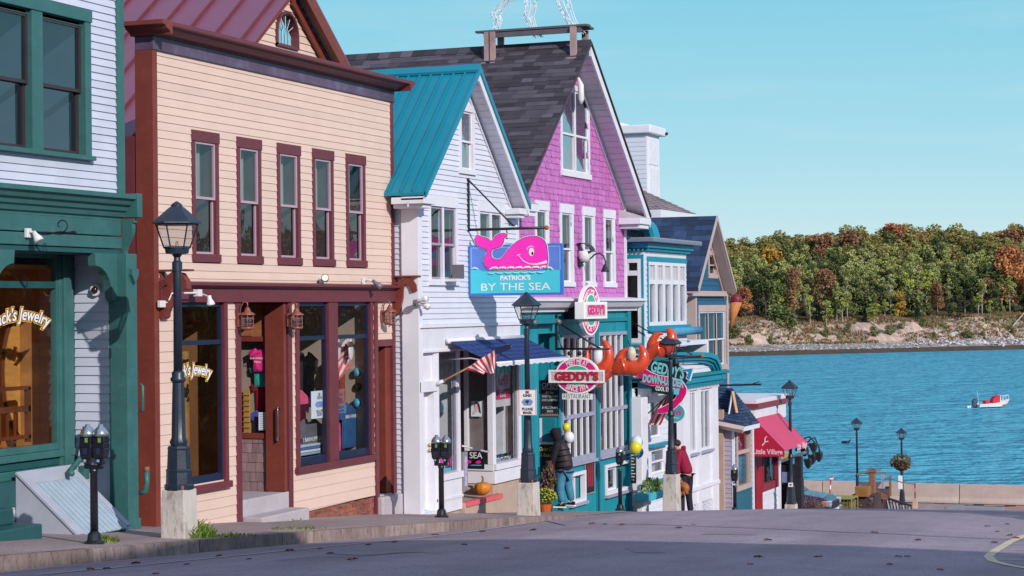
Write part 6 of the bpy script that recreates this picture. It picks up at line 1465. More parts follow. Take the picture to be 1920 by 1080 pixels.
# eaves, cornice with dentils
zc1_ = zz(1207,486,XE)+.1
for (ov,z0,z1,mt,nm) in ((.0,zc_-.0,zc_+.12,wtrim,'frieze'),(.16,zc_+.2,zc_+.34,tealb,'cornice'),(.34,zc_+.34,zc_+.42,M('slate_edge','#6d7a90',.5),'cornice_cap')):
    MB().box(-15.6,XE+ov+.02,ye0-ov-.02,ye1+ov,z0,z1).build(nm,mt,E_,bevel=.01)
MB().box(-15.6,XE+.06,ye0-.06,ye1+.05,zc_+.12,zc_+.2).build('bed_mould',tealp,E_)
k = ye0-.05
while k < ye1: MB().box(XE+.06,XE+.13,k,k+.05,zc_+.125,zc_+.195).build('dentil',tealb,E_); k += .11
k = -15.1
while k < XE: MB().box(k,k+.05,ye0-.13,ye0-.06,zc_+.125,zc_+.195).build('dentil',tealb,E_); k += .11
MB().box(-15.6,XE+.35,ye0-.36,ye1+.35,zc_+.42,zc_+.45).build('flat_roof',M('grey_roof','#8a8a92',.8),E_)
# arched pediment above the cornice (faces the camera)
def archband(pts,Y,Yb,w0,mats,nm):
    for (off,w_,dy,mt) in mats:
        mb = MB()
        P = [Vector((onY(px,py,Y).x,onY(px,py,Y).z)) for px,py in pts]
        for i in range(len(P)-1):
            a,b = P[i],P[i+1]
            def N(i_):
                t = (P[min(i_+1,len(P)-1)]-P[max(i_-1,0)]).normalized(); return Vector((t.y,-t.x))
            na,nb = N(i),N(i+1)
            mb.prism([tuple(a+na*off),tuple(b+nb*off),tuple(b+nb*(off+w_)),tuple(a+na*(off+w_))],'y',Y-dy,Yb)
        mb.build(nm,mt,E_,recalc=True)
archband([(1160,408),(1185,409),(1205,411),(1217,416),(1224,426),(1228,440),(1230,453)],46.6,47.0,.1,((0,.1,.08,tealb),(.1,.08,.03,tealp),(.18,.1,-.05,tealb)),'arched_cornice')
MB().box(-16.4,onY(1222,440,47).x,46.9,47,zc_+.45,onY(1200,420,47).z).build('tympanum',M('pinkish_board','#b8a0a0',.7),E_)
for k in range(5): a = onY(1176+k*6,446,46.85); MB().prism([(a.x,a.z),(a.x+.14,a.z+.28),(a.x+.17,a.z+.28),(a.x+.03,a.z)],'y',46.84,46.88).build('carved_ray',tealb,E_)
shell(E_,-26,XE-.2,ye0+.1,52.7,-7.5,zcb,wtrim)
shell(E_,-26,XE-.5,ye0+.1,ye1-.05,zcb,zc_+.3,wtrim)
# ground floor
XL = -14.6; yl1 = yy(1345,850,XL)
zq = lambda py,px=1300: zz(px,py,XL)
# lower cornice with arched end, dentils
zk0 = zz(1343,712,XL+.15); zk1 = zz(1343,702,XL+.15)
MB().box(-15.5,XL+.25,ye0+.1,yl1+.12,zk0,zk1+.02).build('lower_cornice',tealb,E_,bevel=.02)
MB().box(-15.5,XL+.32,ye0+.05,yl1+.18,zk1+.02,zk1+.10).build('lower_cornice',tealp,E_,bevel=.015)
k = ye0+.2
while k < yl1: MB().box(XL+.08,XL+.2,k,k+.07,zk0-.1,zk0-.005).build('dentil',tealb,E_); k += .14
MB().box(-15.4,XL+.07,ye0+.1,yl1+.02,zk0-.2,zk0).build('lower_frieze',wtrim,E_)
# curved pediment on the lower cornice, on the street face
P = []
for px,py in ((1240,664),(1262,661),(1300,660),(1322,661),(1334,666),(1340,678),(1344,692),(1346,703)): y,z = YZ(px,py,XL+.1); P.append(Vector((y,z)))
for (off,w_,dx,mt) in ((0,.13,.16,tealb),(.13,.08,.1,tealp),(.2,.08,.04,tealb)):
    mb = MB()
    for i in range(len(P)-1):
        def N(i_): t = (P[min(i_+1,len(P)-1)]-P[max(i_-1,0)]).normalized(); return Vector((t.y,-t.x))
        a,b,na,nb = P[i],P[i+1],N(i),N(i+1); mb.prism([tuple(a+na*off),tuple(b+nb*off),tuple(b+nb*(off+w_)),tuple(a+na*(off+w_))],'x',XL-.1,XL+.1+dx)
    mb.build('arched_cornice',mt,E_,recalc=True)
clap(E_,XL+.02,[(ye0+.6,zk1+.1),(yl1-.25,zk1+.1),(yl1-.4,P[3].y-.3),(ye0+.6,P[0].y-.3)],[],.12,white)
# recessed left part with two little windows, column, door
XR2 = -14.95
yA0,yA1 = ye0,yy(1262,850,XR2)
LW = [(yy(1215,790,XR2),yy(1240,790,XR2),zz(1228,830,XR2),zz(1228,742,XR2)),(yy(1217,865,XR2),yy(1247,865,XR2),zz(1230,898,XR2),zz(1230,834,XR2))]
clap(E_,XR2,[(46.0,-7),(yA1,-7),(yA1,zk0),(46.0,zk0)],[ins(w) for w in LW],.15,white)
for w in LW:
    o = sash_window(E_,XR2,*w,wtrim,wtrim,side=.12,head=.1,sill=.14,sw=.05,glassm=ug,cur=[(0,.9,0,1,M('lace_curtain','#b9b4c0'))]); MB().box(XR2-.05,XR2+.2,w[0]-.1,w[1]+.1,w[2]-.08,w[2]).build('sill',tealb,o)
MB().box(XL-.3,XL+.0,yy(1197,850,XL-.1),yy(1197,850,XL-.1)+.5,-7,zk0-.2).build('porch_post',wtrim,E_,bevel=.02); e = yy(1197,850,XL-.1)
MB().box(XL-.32,XL+.04,e-.05,e+.55,zz(1205,950,XL),zz(1205,905,XL)).build('post_base',wtrim,E_,bevel=.02)
MB().box(XR2-.1,XR2-.05,yA1,yy(1279,850,XL),-7,zk0).build('door',M('teal_door','#2f7f90',.5),E_)
yw0,yw1 = yy(1279,800,XL),yl1
ps = [(1279,1291),(1305,1312),(1332,1344)]; W2 = []
for a,b in ps: MB().box(XL-.15,XL+.05,yy(a,800,XL),yy(b,800,XL),-7.5,zk0-.2).build('post',wtrim,E_,bevel=.008)
zsill = (zz(1320,842,XL)+zz(1298,852,XL))/2
for (a,b) in ((1291,1305),(1312,1332)):
    y0,y1 = yy(a,800,XL),yy(b,800,XL)
    o = MB().ring(XL-.08,XL-.0,y0,y1,zsill,zk0-.2,.08).box(XL-.07,XL-.01,(y0+y1)/2-.03,(y0+y1)/2+.03,zsill+.08,zk0-.28).build('window',wtrim,E_)
    MB().box(XL-.05,XL-.045,y0+.08,y1-.08,zsill+.08,zk0-.28).build('pane',glass('shop_glass_pale',.12,(.8,.85,.9)),o)
    room(o,XL-1.2,XL-.1,y0,y1,zsill,zk0-.2,M('lilac_interior','#77748a',.8))
    MB().box(XL-.1,XL+.1,y0-.05,y1+.05,zsill-.06,zsill).build('sill',MATS['grey_lilac_trim'],E_)
    k = y0+.02
    while k < y1: MB().box(XL-.06,XL-.0,k,k+.085,zsill-.9,zsill-.06).build('bead',wtrim,E_); k += .095
MB().box(XL-.1,XL+.08,yw0,yw1,zsill-1.0,zsill-.9).build('band_board',wtrim,E_,bevel=.01); MB().box(XL-.1,XL+.02,yw0,yw1,zsill-1.35,zsill-1.0).build('panel',wtrim,E_)
lat = MB()
y0,y1,z0,z1 = yw0+.35,yw1-.2,zsill-2.6,zsill-1.35
k = -3
while k < 5:
    for s in (1,-1):
        ya_,yb_ = y0+k,y0+k+(z1-z0)
        a = (max(ya_,y0),z0+max(0,y0-ya_)) if s == 1 else (max(ya_,y0),z1-max(0,y0-ya_)); b = (min(yb_,y1),z1-max(0,yb_-y1)) if s == 1 else (min(yb_,y1),z0+max(0,yb_-y1))
        if b[0]-a[0] > .05: lat.prism([(a[0],a[1]-.02),(b[0],b[1]-.02),(b[0],b[1]+.02),(a[0],a[1]+.02)],'x',XL-.03+(.01 if s > 0 else 0),XL-.02+(.01 if s > 0 else 0))
    k += .13
lat.build('lattice',wtrim,E_,kind='stuff'); MB().box(XL-.2,XL-.15,y0-.3,y1+.2,z0-.5,z1).build('base_board',M('dim_board','#6d7688',.8),E_)
# blue awning roller beside the bay
t = thing('awning_roller','rolled blue canvas awning below the white upstairs bay','awning',tuple(onX(1285,622,XE))); a,b = YZ(1262,622,XE+.15),YZ(1312,622,XE+.15)
MB().tube([(XE+.15,a[0],a[1]),(XE+.15,b[0],a[1])],.1,12).build('roll',M('faded_blue_canvas','#4a8fb0',.7,.1,5,bump=.4,bscale=20),t,smooth=True); MB().box(XE-.0,XE+.1,a[0]+.2,a[0]+.3,a[1]-.1,a[1]+.15).build('bracket',wtrim,t)
p = onX(1283,640,XE+.3)
# ================================================================ blue gable house with white tower house behind
F_ = thing('blue_gable_house','narrow blue clapboard house with steep blue shingled gable and cream trim','building',(-17,59,g(59)))
bluec = M('blue_clapboard','#25587a',.6,.08,3,tone=.06,bump=.15,bscale=25); cream = M('cream_trim','#b8a49e',.55,.05,3)
XFW = -16.5; xff = -16.1
aF = onX(1345,405,xff); lF = onX(1309,540,xff); rF = onX(1379,540,xff)
fp,fz = (lF.y+rF.y)/2,aF.z; hwF = (rF.y-lF.y)/2; ze = (lF.z+rF.z)/2; msF = (fz-ze)/hwF
rzF = lambda y: fz-msF*abs(y-fp)
yf0,yf1 = yy(1304,650,XFW),yy(1363,650,XFW)
FW1 = (yy(1327,500,XFW),yy(1343,500,XFW),zz(1335,522,XFW),zz(1335,470,XFW)); FW2 = (yy(1309,640,XFW),yy(1360,640,XFW),zz(1335,695,XFW),zz(1335,572,XFW))
zb1 = zz(1345,552,XFW)
clap(F_,XFW,[(lF.y+.2,zb1),(rF.y-.2,zb1),(fp,fz-.25)],[ins(FW1,.05)],.15,bluec); clap(F_,XFW,[(yf0,-8),(yf1,-8),(yf1,zb1),(yf0,zb1)],[ins(FW2,.05)],.15,bluec)
sash_window(F_,XFW,*FW1,cream,cream,side=.12,head=.14,sill=.12,sw=.04,glassm=ug)
sash_window(F_,XFW,*FW2,cream,wtrim,side=.13,head=.2,sill=.16,sw=.04,cols=3,glassm=ug,cur=[(.1,.9,0,1,M('greenish_curtain','#6f8a80'))])
for y in (yf0,yf1): MB().box(XFW-.3,XFW+.04,y-.08,y+.08,-8,zb1).build('corner_board',cream,F_)
MB().box(XFW-.1,XFW+.15,lF.y+.1,rF.y-.1,zb1-.06,zb1+.1).build('eave_board',cream,F_,bevel=.01)
blsh = M('blue_roof_shingle','#2c3d5c',.8,.12,4,tone=.45,bump=.6,bscale=50)
for yE_ in (lF.y,rF.y):
    roofslab(F_,'roof_deck',M('blue_roof_deck','#27324a',.9),-27,xff,yE_,rzF(yE_),fp,fz,.1)
    rooftabs(F_,-27,xff,yE_,rzF(yE_),fp,fz,blsh,.5,.22,140 if yE_ == lF.y else 0,9)
    for (dn,th,x0,x1,mt,nm) in ((.0,.14,xff-.02,xff+.04,cream,'rake_board'),(.25,.10,XFW+.03,XFW+.06,cream,'frieze_board')):
        MB().prism([(fp,fz-dn),(yE_,rzF(yE_)-dn),(yE_,rzF(yE_)-dn-th),(fp,fz-dn-th)],'x',x0,x1).build(nm,mt,F_)
    MB().prism([(fp,fz-.12),(yE_,rzF(yE_)-.12),(yE_,rzF(yE_)-.16),(fp,fz-.16)],'x',XFW-.1,xff-.02).build('soffit',cream,F_)
shell(F_,-27,XFW-.1,yf0,yf1,-9,zb1,bluec,roof=False)
MB().box(-17.2,XFW-.02,lF.y+.0,yf0+.02,zb1-.1,zb1+.1).build('eave_return',cream,F_)
# ice cream cone hanging sign
t = thing('ice_cream_cone','giant ice cream cone with dark cherry scoop hanging off the blue house','sign',tuple(onX(1381,580,XFW+.5))); Yc = 61.4
c = onY(1380,562,Yc); tip = onY(1369,620,Yc); MB().ball(tuple(c),.2,16,10).build('scoop',M('cherry_scoop','#7a1f38',.45,.2,8,bump=.5,bscale=20),t,smooth=True)
MB().tube([c-Vector((0,0,.05)),c+(tip-c)*.5,tip],[.2,.12,.015],14).build('cone',M('waffle_cone','#c07a48',.7,.15,12,bump=.8,bscale=40),t,smooth=True)
MB().tube([(XFW,Yc,c.z+.1),(c.x,Yc,c.z+.15)],.02,6).build('arm',ironm,t); MB().lathe(c.x,c.y,[(.2,c.z-.07),(.235,c.z-.04),(.2,c.z)],16).build('drip',MATS['cherry_scoop'],t,smooth=True)
# rooftop belvedere house behind
G_ = thing('tower_house','white house with square roof tower and grey hipped roof rising behind the gift shop','building',(-23,70,g(70)))
YG = 66.0; q = lambda px,py,Y=YG: onY(px,py,Y)
a,b = q(1172,360),q(1212,250); a2,b2 = onX(1237,352,b.x),onX(1237,262,b.x)
tx1,ty0 = b.x,YG; ty1 = YG+ (a2.y-YG)
MB().box(tx1-2.2,tx1,ty0,ty1,a.z-1,b.z).build('tower',wtrim,G_)
k = 0
while a.z-.5+k*.16 < b.z-.1: MB().box(tx1-2.2,tx1-.0,ty0-.02,ty0-.0,a.z-.5+k*.16,a.z-.5+k*.16+.145).build('clapboard',white,G_); k += 1
nP = 6
for k in range(nP):
    for (zz0,zz1) in ((a.z-.2,a.z+(b.z-a.z)*.42),(a.z+(b.z-a.z)*.48,b.z-.15)): MB().box(tx1+.0,tx1+.03,ty0+.25+(ty1-ty0-.4)*k/nP,ty0+.25+(ty1-ty0-.4)*(k+1)/nP-.05,zz0,zz1).build('panel',wtrim,G_)
MB().box(tx1-2.4,tx1+.2,ty0-.2,ty1+.2,b.z,b.z+.3).build('cap',wtrim,G_,bevel=.04); MB().box(tx1-2.3,tx1-1.0,ty0,ty1,b.z+.3,b.z+.45).build('cap',wtrim,G_,bevel=.04)
MB().ball((tx1+.25,ty1+.1,b.z+.1),.06,8,6).build('camera_globe',ironm,G_)
e1 = onX(1305,408,tx1+2.2); el = tx1+2.2; ez = zz(1240,393,el); yE0 = yy(1238,395,el); 
hipx0,hipx1,hy0,hy1 = -34,el,yE0,e1.y
zr0 = zz(1237,350,tx1); grsh = M('grey_roof_shingle','#82757a',.85,.2,5,tone=.3,bump=.6,bscale=40)
mb = MB(); ridge0,ridge1 = (tx1-.6,(hy0+hy1)/2-.1,zr0+.3),(-34,(hy0+hy1)/2-.1,zr0+.3)
mb.face([(hipx1,hy0,ez),(hipx1,hy1,ez),ridge0]); mb.face([(hipx0,hy0,ez),(hipx1,hy0,ez),ridge0,ridge1]); mb.face([(hipx1,hy1,ez),(hipx0,hy1,ez),ridge1,ridge0]); mb.build('hip_roof',grsh,G_)
def facetabs(par,A,B,C,rows,tw,mat,seed):   # tabs over a triangular or tapering face A-B eave, C top
    rnd = random.Random(seed); nn = (B-A).cross(C-A).normalized(); nn = nn if nn.z > 0 else -nn; big = MB()
    for r in range(rows):
        t0,t1 = r/rows,(r+1)/rows; L0,R0 = A.lerp(C,t0),B.lerp(C,t0); L = (R0-L0).length; s = -rnd.uniform(0,tw); 
        while s < L:
            w_ = tw*rnd.uniform(.6,1.3); u0,u1 = max(0,s/L),min(1,(s+w_-.01)/L)
            if u1 > u0:
                big.tone = rnd.random(); p = [L0.lerp(R0,u0),L0.lerp(R0,u1)]; L1,R1 = A.lerp(C,t1),B.lerp(C,t1); p2 = [L1.lerp(R1,u1),L1.lerp(R1,u0)]
                big.hexa([tuple(v+nn*.003) for v in p+p2]+[tuple(v+nn*.03) for v in p]+[tuple(v+nn*.01) for v in p2])
            s += w_
    big.build('roof_shingles',mat,par,kind='stuff')
facetabs(G_,Vector((hipx1,hy0,ez)),Vector((hipx1,hy1,ez)),Vector(ridge0),16,.4,grsh,2); facetabs(G_,Vector((hipx1-8,hy0,ez)),Vector((hipx1,hy0,ez)),Vector(ridge0),16,.4,grsh,3)
MB().box(hipx0,hipx1+.02,hy0-.02,hy1+.02,ez-.42,ez-.0).build('eave_fascia',wtrim,G_); MB().box(hipx0,hipx1-.5,hy0+.5,hy1-.3,-9,ez-.42).build('wall',wtrim,G_)
# ================================================================ small lilac shop with slate blue roof
H_ = thing('lilac_shop','small lilac sided shop with slate blue shingle roof and little cross gable','building',(-14.8,54,g(54)))
lil = M('lilac_clapboard','#9f98ac',.6,.06,3,tone=.05,bump=.15,bscale=25); YH = 53.0; XH = onY(1376,850,YH).x
yh1 = yy(1409,850,XH); zhe = zz(1400,786,XH)
clap(H_,YH,[(XH-.9,-8),(XH-.04,-8),(XH-.04,zhe),(XH-.9,zhe)],[],.13,lil,face='y')
MB().box(XH-.05,XH+.02,YH-.03,YH+.06,-8,zhe).build('corner_board',wtrim,H_); xcb = onY(1349,850,YH-.1).x
MB().box(xcb-.12,xcb+.12,YH-.15,YH,-8,onY(1349,768,YH).z).build('corner_board',M('tan_board','#b89a88',.6),H_)
HW = (yy(1379,850,XH),yy(1406,850,XH),zz(1392,918,XH),zz(1392,796,XH))
clap(H_,XH,[(YH+.05,-8),(yh1,-8),(yh1,zhe),(YH+.05,zhe)],[ins(HW,.05)],.15,M('blue_green_clapboard','#2a5f72',.6,.08,3,tone=.06))
o = MB().ring(XH-.08,XH+.05,*HW,.12,.12,.14).box(XH-.07,XH+.02,HW[0]+.1,HW[1]-.1,zz(1392,847,XH)-.05,zz(1392,847,XH)+.05).build('window',cream,H_)
MB().box(XH-.04,XH-.035,HW[0]+.12,HW[1]-.12,HW[2]+.14,HW[3]-.12).build('pane',glass('shop_glass_pale'),o); room(o,XH-2,XH-.1,HW[0],HW[1],HW[2],HW[3],M('pub_interior','#5d5568')); MB().box(XH-.3,XH-.28,HW[0]+.6,HW[0]+1.0,HW[2],HW[3]-1.3).build('curtain',M('beige_curtain','#a99a86'),o)
MB().box(XH-.1,XH+.05,yh1-.02,yh1+.12,-8,zhe).build('corner_board',wtrim,H_)
# roof: hipped slope with small dormer gable
A0,A1 = onY(1366,800,YH-.25),onX(1423,772,XH+.35); A1 = Vector((XH+.35,A1.y,A0.z)); A0 = Vector((XH+.35,YH-.25,A0.z)); pk = onY(1371,727,YH+1.6); Bk = Vector((XH-2.2,YH-.25,onY(1343,768,YH-.25).z))
for tri in ((A0,A1,pk),(Bk,A0,pk)):
    MB().face([tuple(v) for v in tri]).build('roof_deck',MATS['blue_roof_deck'],H_); facetabs(H_,tri[0],tri[1],tri[2],13,.32,blsh,5)
MB().face([tuple(Bk),tuple(pk),tuple(pk+Vector((-4,0,0))),tuple(Bk+Vector((-4,0,0)))]).build('roof_deck',MATS['blue_roof_deck'],H_)
MB().hexa([tuple(A0-Vector((.03,.0,.12))),tuple(A1-Vector((.03,0,.12))),tuple(A1-Vector((-.02,0,.12))),tuple(A0-Vector((-.02,0,.12))),tuple(A0-Vector((.03,0,.0))),tuple(A1-Vector((.03,0,0))),tuple(A1-Vector((-.02,0,0))),tuple(A0-Vector((-.02,0,0)))]).build('eave_board',wtrim,H_)
MB().tube([Bk-Vector((0,.02,.08)),A0-Vector((0,.02,.08))],.1,4).build('rake_board',cream,H_)
dq = [onY(px,py,YH+.2) for px,py in ((1366,777),(1373,734),(1381,774))]
MB().face([tuple(v) for v in dq]).build('dormer_face',MATS['blue_roof_deck'],H_); MB().tube([dq[0],dq[1]],.03,4).build('dormer_trim',wtrim,H_); MB().tube([dq[1],dq[2]],.05,4).build('dormer_trim',M('orange_cream','#c89a78',.6),H_); MB().face([tuple(dq[1]),tuple(dq[2]),(dq[1].x-.6,dq[1].y+1.5,dq[1].z)]).build('dormer_roof',MATS['blue_roof_deck'],H_)
# sign arm above it
t = thing('sign_bracket','thin bare sign arm sticking out over the lilac shop toward the water','bracket',tuple(onY(1345,722,53.8))); MB().tube([onY(1338,723,53.8),onY(1427,720.5,53.8)],.03,6).build('arm',ironm,t); MB().tube([onY(1408,721,53.8),onY(1424,715,53.8)],.012,5).build('wire',ironm,t)
# ================================================================ small shop with the crimson awning
I_ = thing('awning_shop','small white fronted shop with red door post below the crimson awning','building',(-14.8,57,g(57)))
XI = XH-.1; yi0 = yh1+.15; yi1 = yy(1462,880,XI)
crimson = M('crimson_paint','#a0182c',.45,.08,3); crimfab = M('crimson_fabric','#b3153a',.75,.12,2,bump=.3,bscale=30,stretch=(1,8,1))
zi = zz(1440,800,XI)
MB().box(XI-.1,XI+.06,yi0,yy(1426,900,XI),-8,zi).build('door_post',crimson,I_); MB().box(XI-.06,XI+.065,yi0+.28,yi0+.5,-8,zi-.2).build('door_post',M('dark_red_paint','#5f1020',.4),I_)
IW = (yy(1428,880,XI),yy(1457,880,XI),zz(1440,918,XI),zi-.3)
y = IW[0]-.05
clap(I_,XI,[(IW[0]-.1,-8),(yi1,-8),(yi1,IW[2]),(IW[0]-.1,IW[2])],[],.16,white)
o = MB().ring(XI-.08,XI+.05,IW[0],IW[1],IW[2],IW[3],.1,.1,.22).build('window',M('dull_red_trim','#8a3440',.5),I_); MB().box(XI-.04,XI-.035,IW[0]+.1,IW[1]-.1,IW[2]+.22,IW[3]-.1).build('pane',glass('shop_glass_pale'),o); room(o,XI-1.5,XI-.1,IW[0],IW[1],IW[2],IW[3],MATS['pub_interior'])
MB().box(XI-.1,XI+.04,IW[1],yi1,-8,zi).build('corner_board',wtrim,I_)
shell(I_,-20,XI-.1,YH+.1,yi1,-9,zi,wtrim)
MB().box(-20,XI+.1,yi0-.2,yi1+.1,zi,zz(1440,778,XI)).build('parapet',wtrim,I_)
PX = [onY(px,py,yi0+.3) for px,py in ((1405,757),(1478,757))]
zp0,zp1 = zz(1430,790,XI),zz(1430,760,XI)
MB().box(XI-1.4,XI+.12,yi0+.2,yi1+.4,zp0,zp1).build('parapet',wtrim,I_,bevel=.01); MB().box(XI-1.7,XI+.25,yi0+.1,yi1+.6,zp1,zp1+.12).build('parapet_cap',M('dull_red_trim','#8a3440'),I_); MB().box(XI-1.5,XI+.18,yi0+.15,yi1+.5,zp1+.12,zp1+.24).build('parapet_cap',wtrim,I_)
AW2 = thing('crimson_awning','crimson fabric awning with Little Village written on its valance','awning',(XI+.5,57,zi))
Yn = yi0+.1; tA = onY(1414,785,Yn); f0 = onY(1471,845,Yn); f1 = onY(1471,855,Yn); low = onY(1414,843,Yn)
xfr = f0.x; ztop,zfr,zlow = tA.z,f0.z,low.z; Yfar = yy(1516,830,xfr)
xw = XI+.07
P3 = lambda x,y,z: (x,y,z)
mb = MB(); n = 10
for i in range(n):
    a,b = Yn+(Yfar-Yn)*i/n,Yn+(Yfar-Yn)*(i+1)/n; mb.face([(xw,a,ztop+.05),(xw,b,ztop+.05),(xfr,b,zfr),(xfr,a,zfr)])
mb.build('top_cloth',M('sunlit_crimson','#c4486c',.75,.15,1.5,bump=.3,bscale=30,stretch=(1,8,1)),AW2); MB().prism([(xw,ztop+.05),(xfr,zfr),(xfr,zlow),(xw,zlow)],'y',Yn-.01,Yn).build('side_cloth',crimfab,AW2); MB().prism([(xw,ztop+.05),(xfr,zfr),(xfr,zlow),(xw,zlow)],'y',Yfar,Yfar+.01).build('side_cloth',crimfab,AW2)  # top cloth: sun highlight painted in as a lighter, pinker crimson
MB().box(xfr,xfr+.012,Yn,Yfar,zlow-.02,zfr).build('front_cloth',crimfab,AW2)
vb = MB(); nn_ = 14
for k in range(nn_):
    a,b = xw+(xfr-xw)*k/nn_,xw+(xfr-xw)*(k+1)/nn_; vb.prism([(a,zlow+.01),(b,zlow+.01),(b,zlow-.17),((a+b)/2,zlow-.21),(a,zlow-.17)],'y',Yn-.014,Yn-.004)
vb.build('valance',crimfab,AW2)
pkp = M('pale_pink_print','#e8b8c4',.7); text('lettering','Little Village',pkp,AW2,((xw+xfr)/2-.02,Yn-.02,zlow-.06),.2,right=(1,0,0),ext=.002,bold=.004,fit=(xfr-xw)*.92)
text('lettering','Little Village',pkp,AW2,(xfr+.016,(Yn+Yfar)/2+.6,(zfr+zlow)/2-.02),.26,ext=.002,bold=.006)
c = onY(1434,829,Yn-.02); MB().tube([c+Vector((-.08,0,-.1)),c,c+Vector((.1,0,.02))],.02,4).build('emblem',pkp,AW2); MB().tube([c,c+Vector((0,0,.12)),c+Vector((.06,0,.16))],.018,4).build('emblem',pkp,AW2)
# dark booth, awning frames and goose-neck lamps beyond
J_ = thing('dark_kiosk','dark timber kiosk with black corner post beyond the crimson awning','kiosk',(-14.6,61,g(61)))
dkm = M('black_brown_wood','#26202a',.5,.2,3); YJ = yi1+.6
a,b = onY(1462,875,YJ),onY(1500,850,YJ)
MB().box(XI-.6,onY(1487,900,YJ).x,YJ,YJ+.5,-9,onY(1480,872,YJ).z).build('body',dkm,J_)
MB().hexa([(XI-.7,YJ-.1,onY(1462,882,YJ).z),(onY(1507,860,YJ).x,YJ-.1,onY(1500,852,YJ).z),(onY(1507,860,YJ).x,YJ+.8,onY(1500,852,YJ).z),(XI-.7,YJ+.8,onY(1462,882,YJ).z),(XI-.7,YJ-.1,onY(1462,876,YJ).z),(onY(1507,860,YJ).x,YJ-.1,onY(1500,846,YJ).z),(onY(1507,860,YJ).x,YJ+.8,onY(1500,846,YJ).z),(XI-.7,YJ+.8,onY(1462,876,YJ).z)]).build('roof',M('grey_slate','#6d7480',.6),J_)
MB().box(onY(1492,900,YJ-.1).x,onY(1505,900,YJ-.1).x,YJ-.25,YJ-.02,-9.2,onY(1500,855,YJ).z).build('post',dkm,J_,bevel=.02); MB().box(onY(1489,900,YJ-.2).x,onY(1505,900,YJ-.2).x,YJ-.35,YJ-.02,-9.2,onY(1500,895,YJ).z).build('post',M('black_iron','#22222c'),J_,bevel=.02)
a,b = onY(1466,885,YJ-.02),onY(1480,905,YJ-.02); MB().box(a.x,b.x,YJ-.03,YJ-.01,b.z,a.z).build('panel',M('lilac_panel','#8088b0',.6),J_)
MB().box(onY(1462,850,YJ+.5).x,onY(1485,850,YJ+.5).x,YJ+.5,YJ+.55,onY(1470,872,YJ).z,onY(1470,850,YJ).z).build('yellow_board',M('yellow_board','#c9b070',.6),J_)
for i,(sx_,sy_,bx_,by_,lab) in enumerate(((1512,822,1527,838,'nearest the awning edge'),(1500,840,1510,845,'tucked under the awning corner'),(1499,838,1517,868,'lowest and leftmost of the lower row'),(1508,835,1525,860,'middle of the lower row'),(1522,824,1537,855,'farthest out over the water'))):
    t = thing('gooseneck_lamp','black gooseneck lamp with heart shaped shade, '+lab,'lamp',tuple(onY(bx_,by_,YJ+.5+i*.1)),'gooseneck lamps beside the crimson awning'); Yk = YJ+.4+i*.35
    q = lambda px,py: onY(px,py,Yk)
    MB().tube([q(sx_-8,sy_+6),q(sx_-2,sy_-1),q(sx_+6,sy_-3),q(bx_-2,by_-18 if by_-18 > sy_ else sy_+4),q(bx_,by_-8)],.025,6).build('gooseneck',ironm,t,smooth=True)
    mb = MB(); P = [(bx_-10,by_-8),(bx_-3,by_-7),(bx_+1,by_-10),(bx_+5,by_-6),(bx_+4,by_+4),(bx_-1,by_+12),(bx_-6,by_+5)]
    mb.prism([(q(*p).x,q(*p).z) for p in P],'y',Yk-.12,Yk+.12).build('shade',ironm,t,bevel=.03)
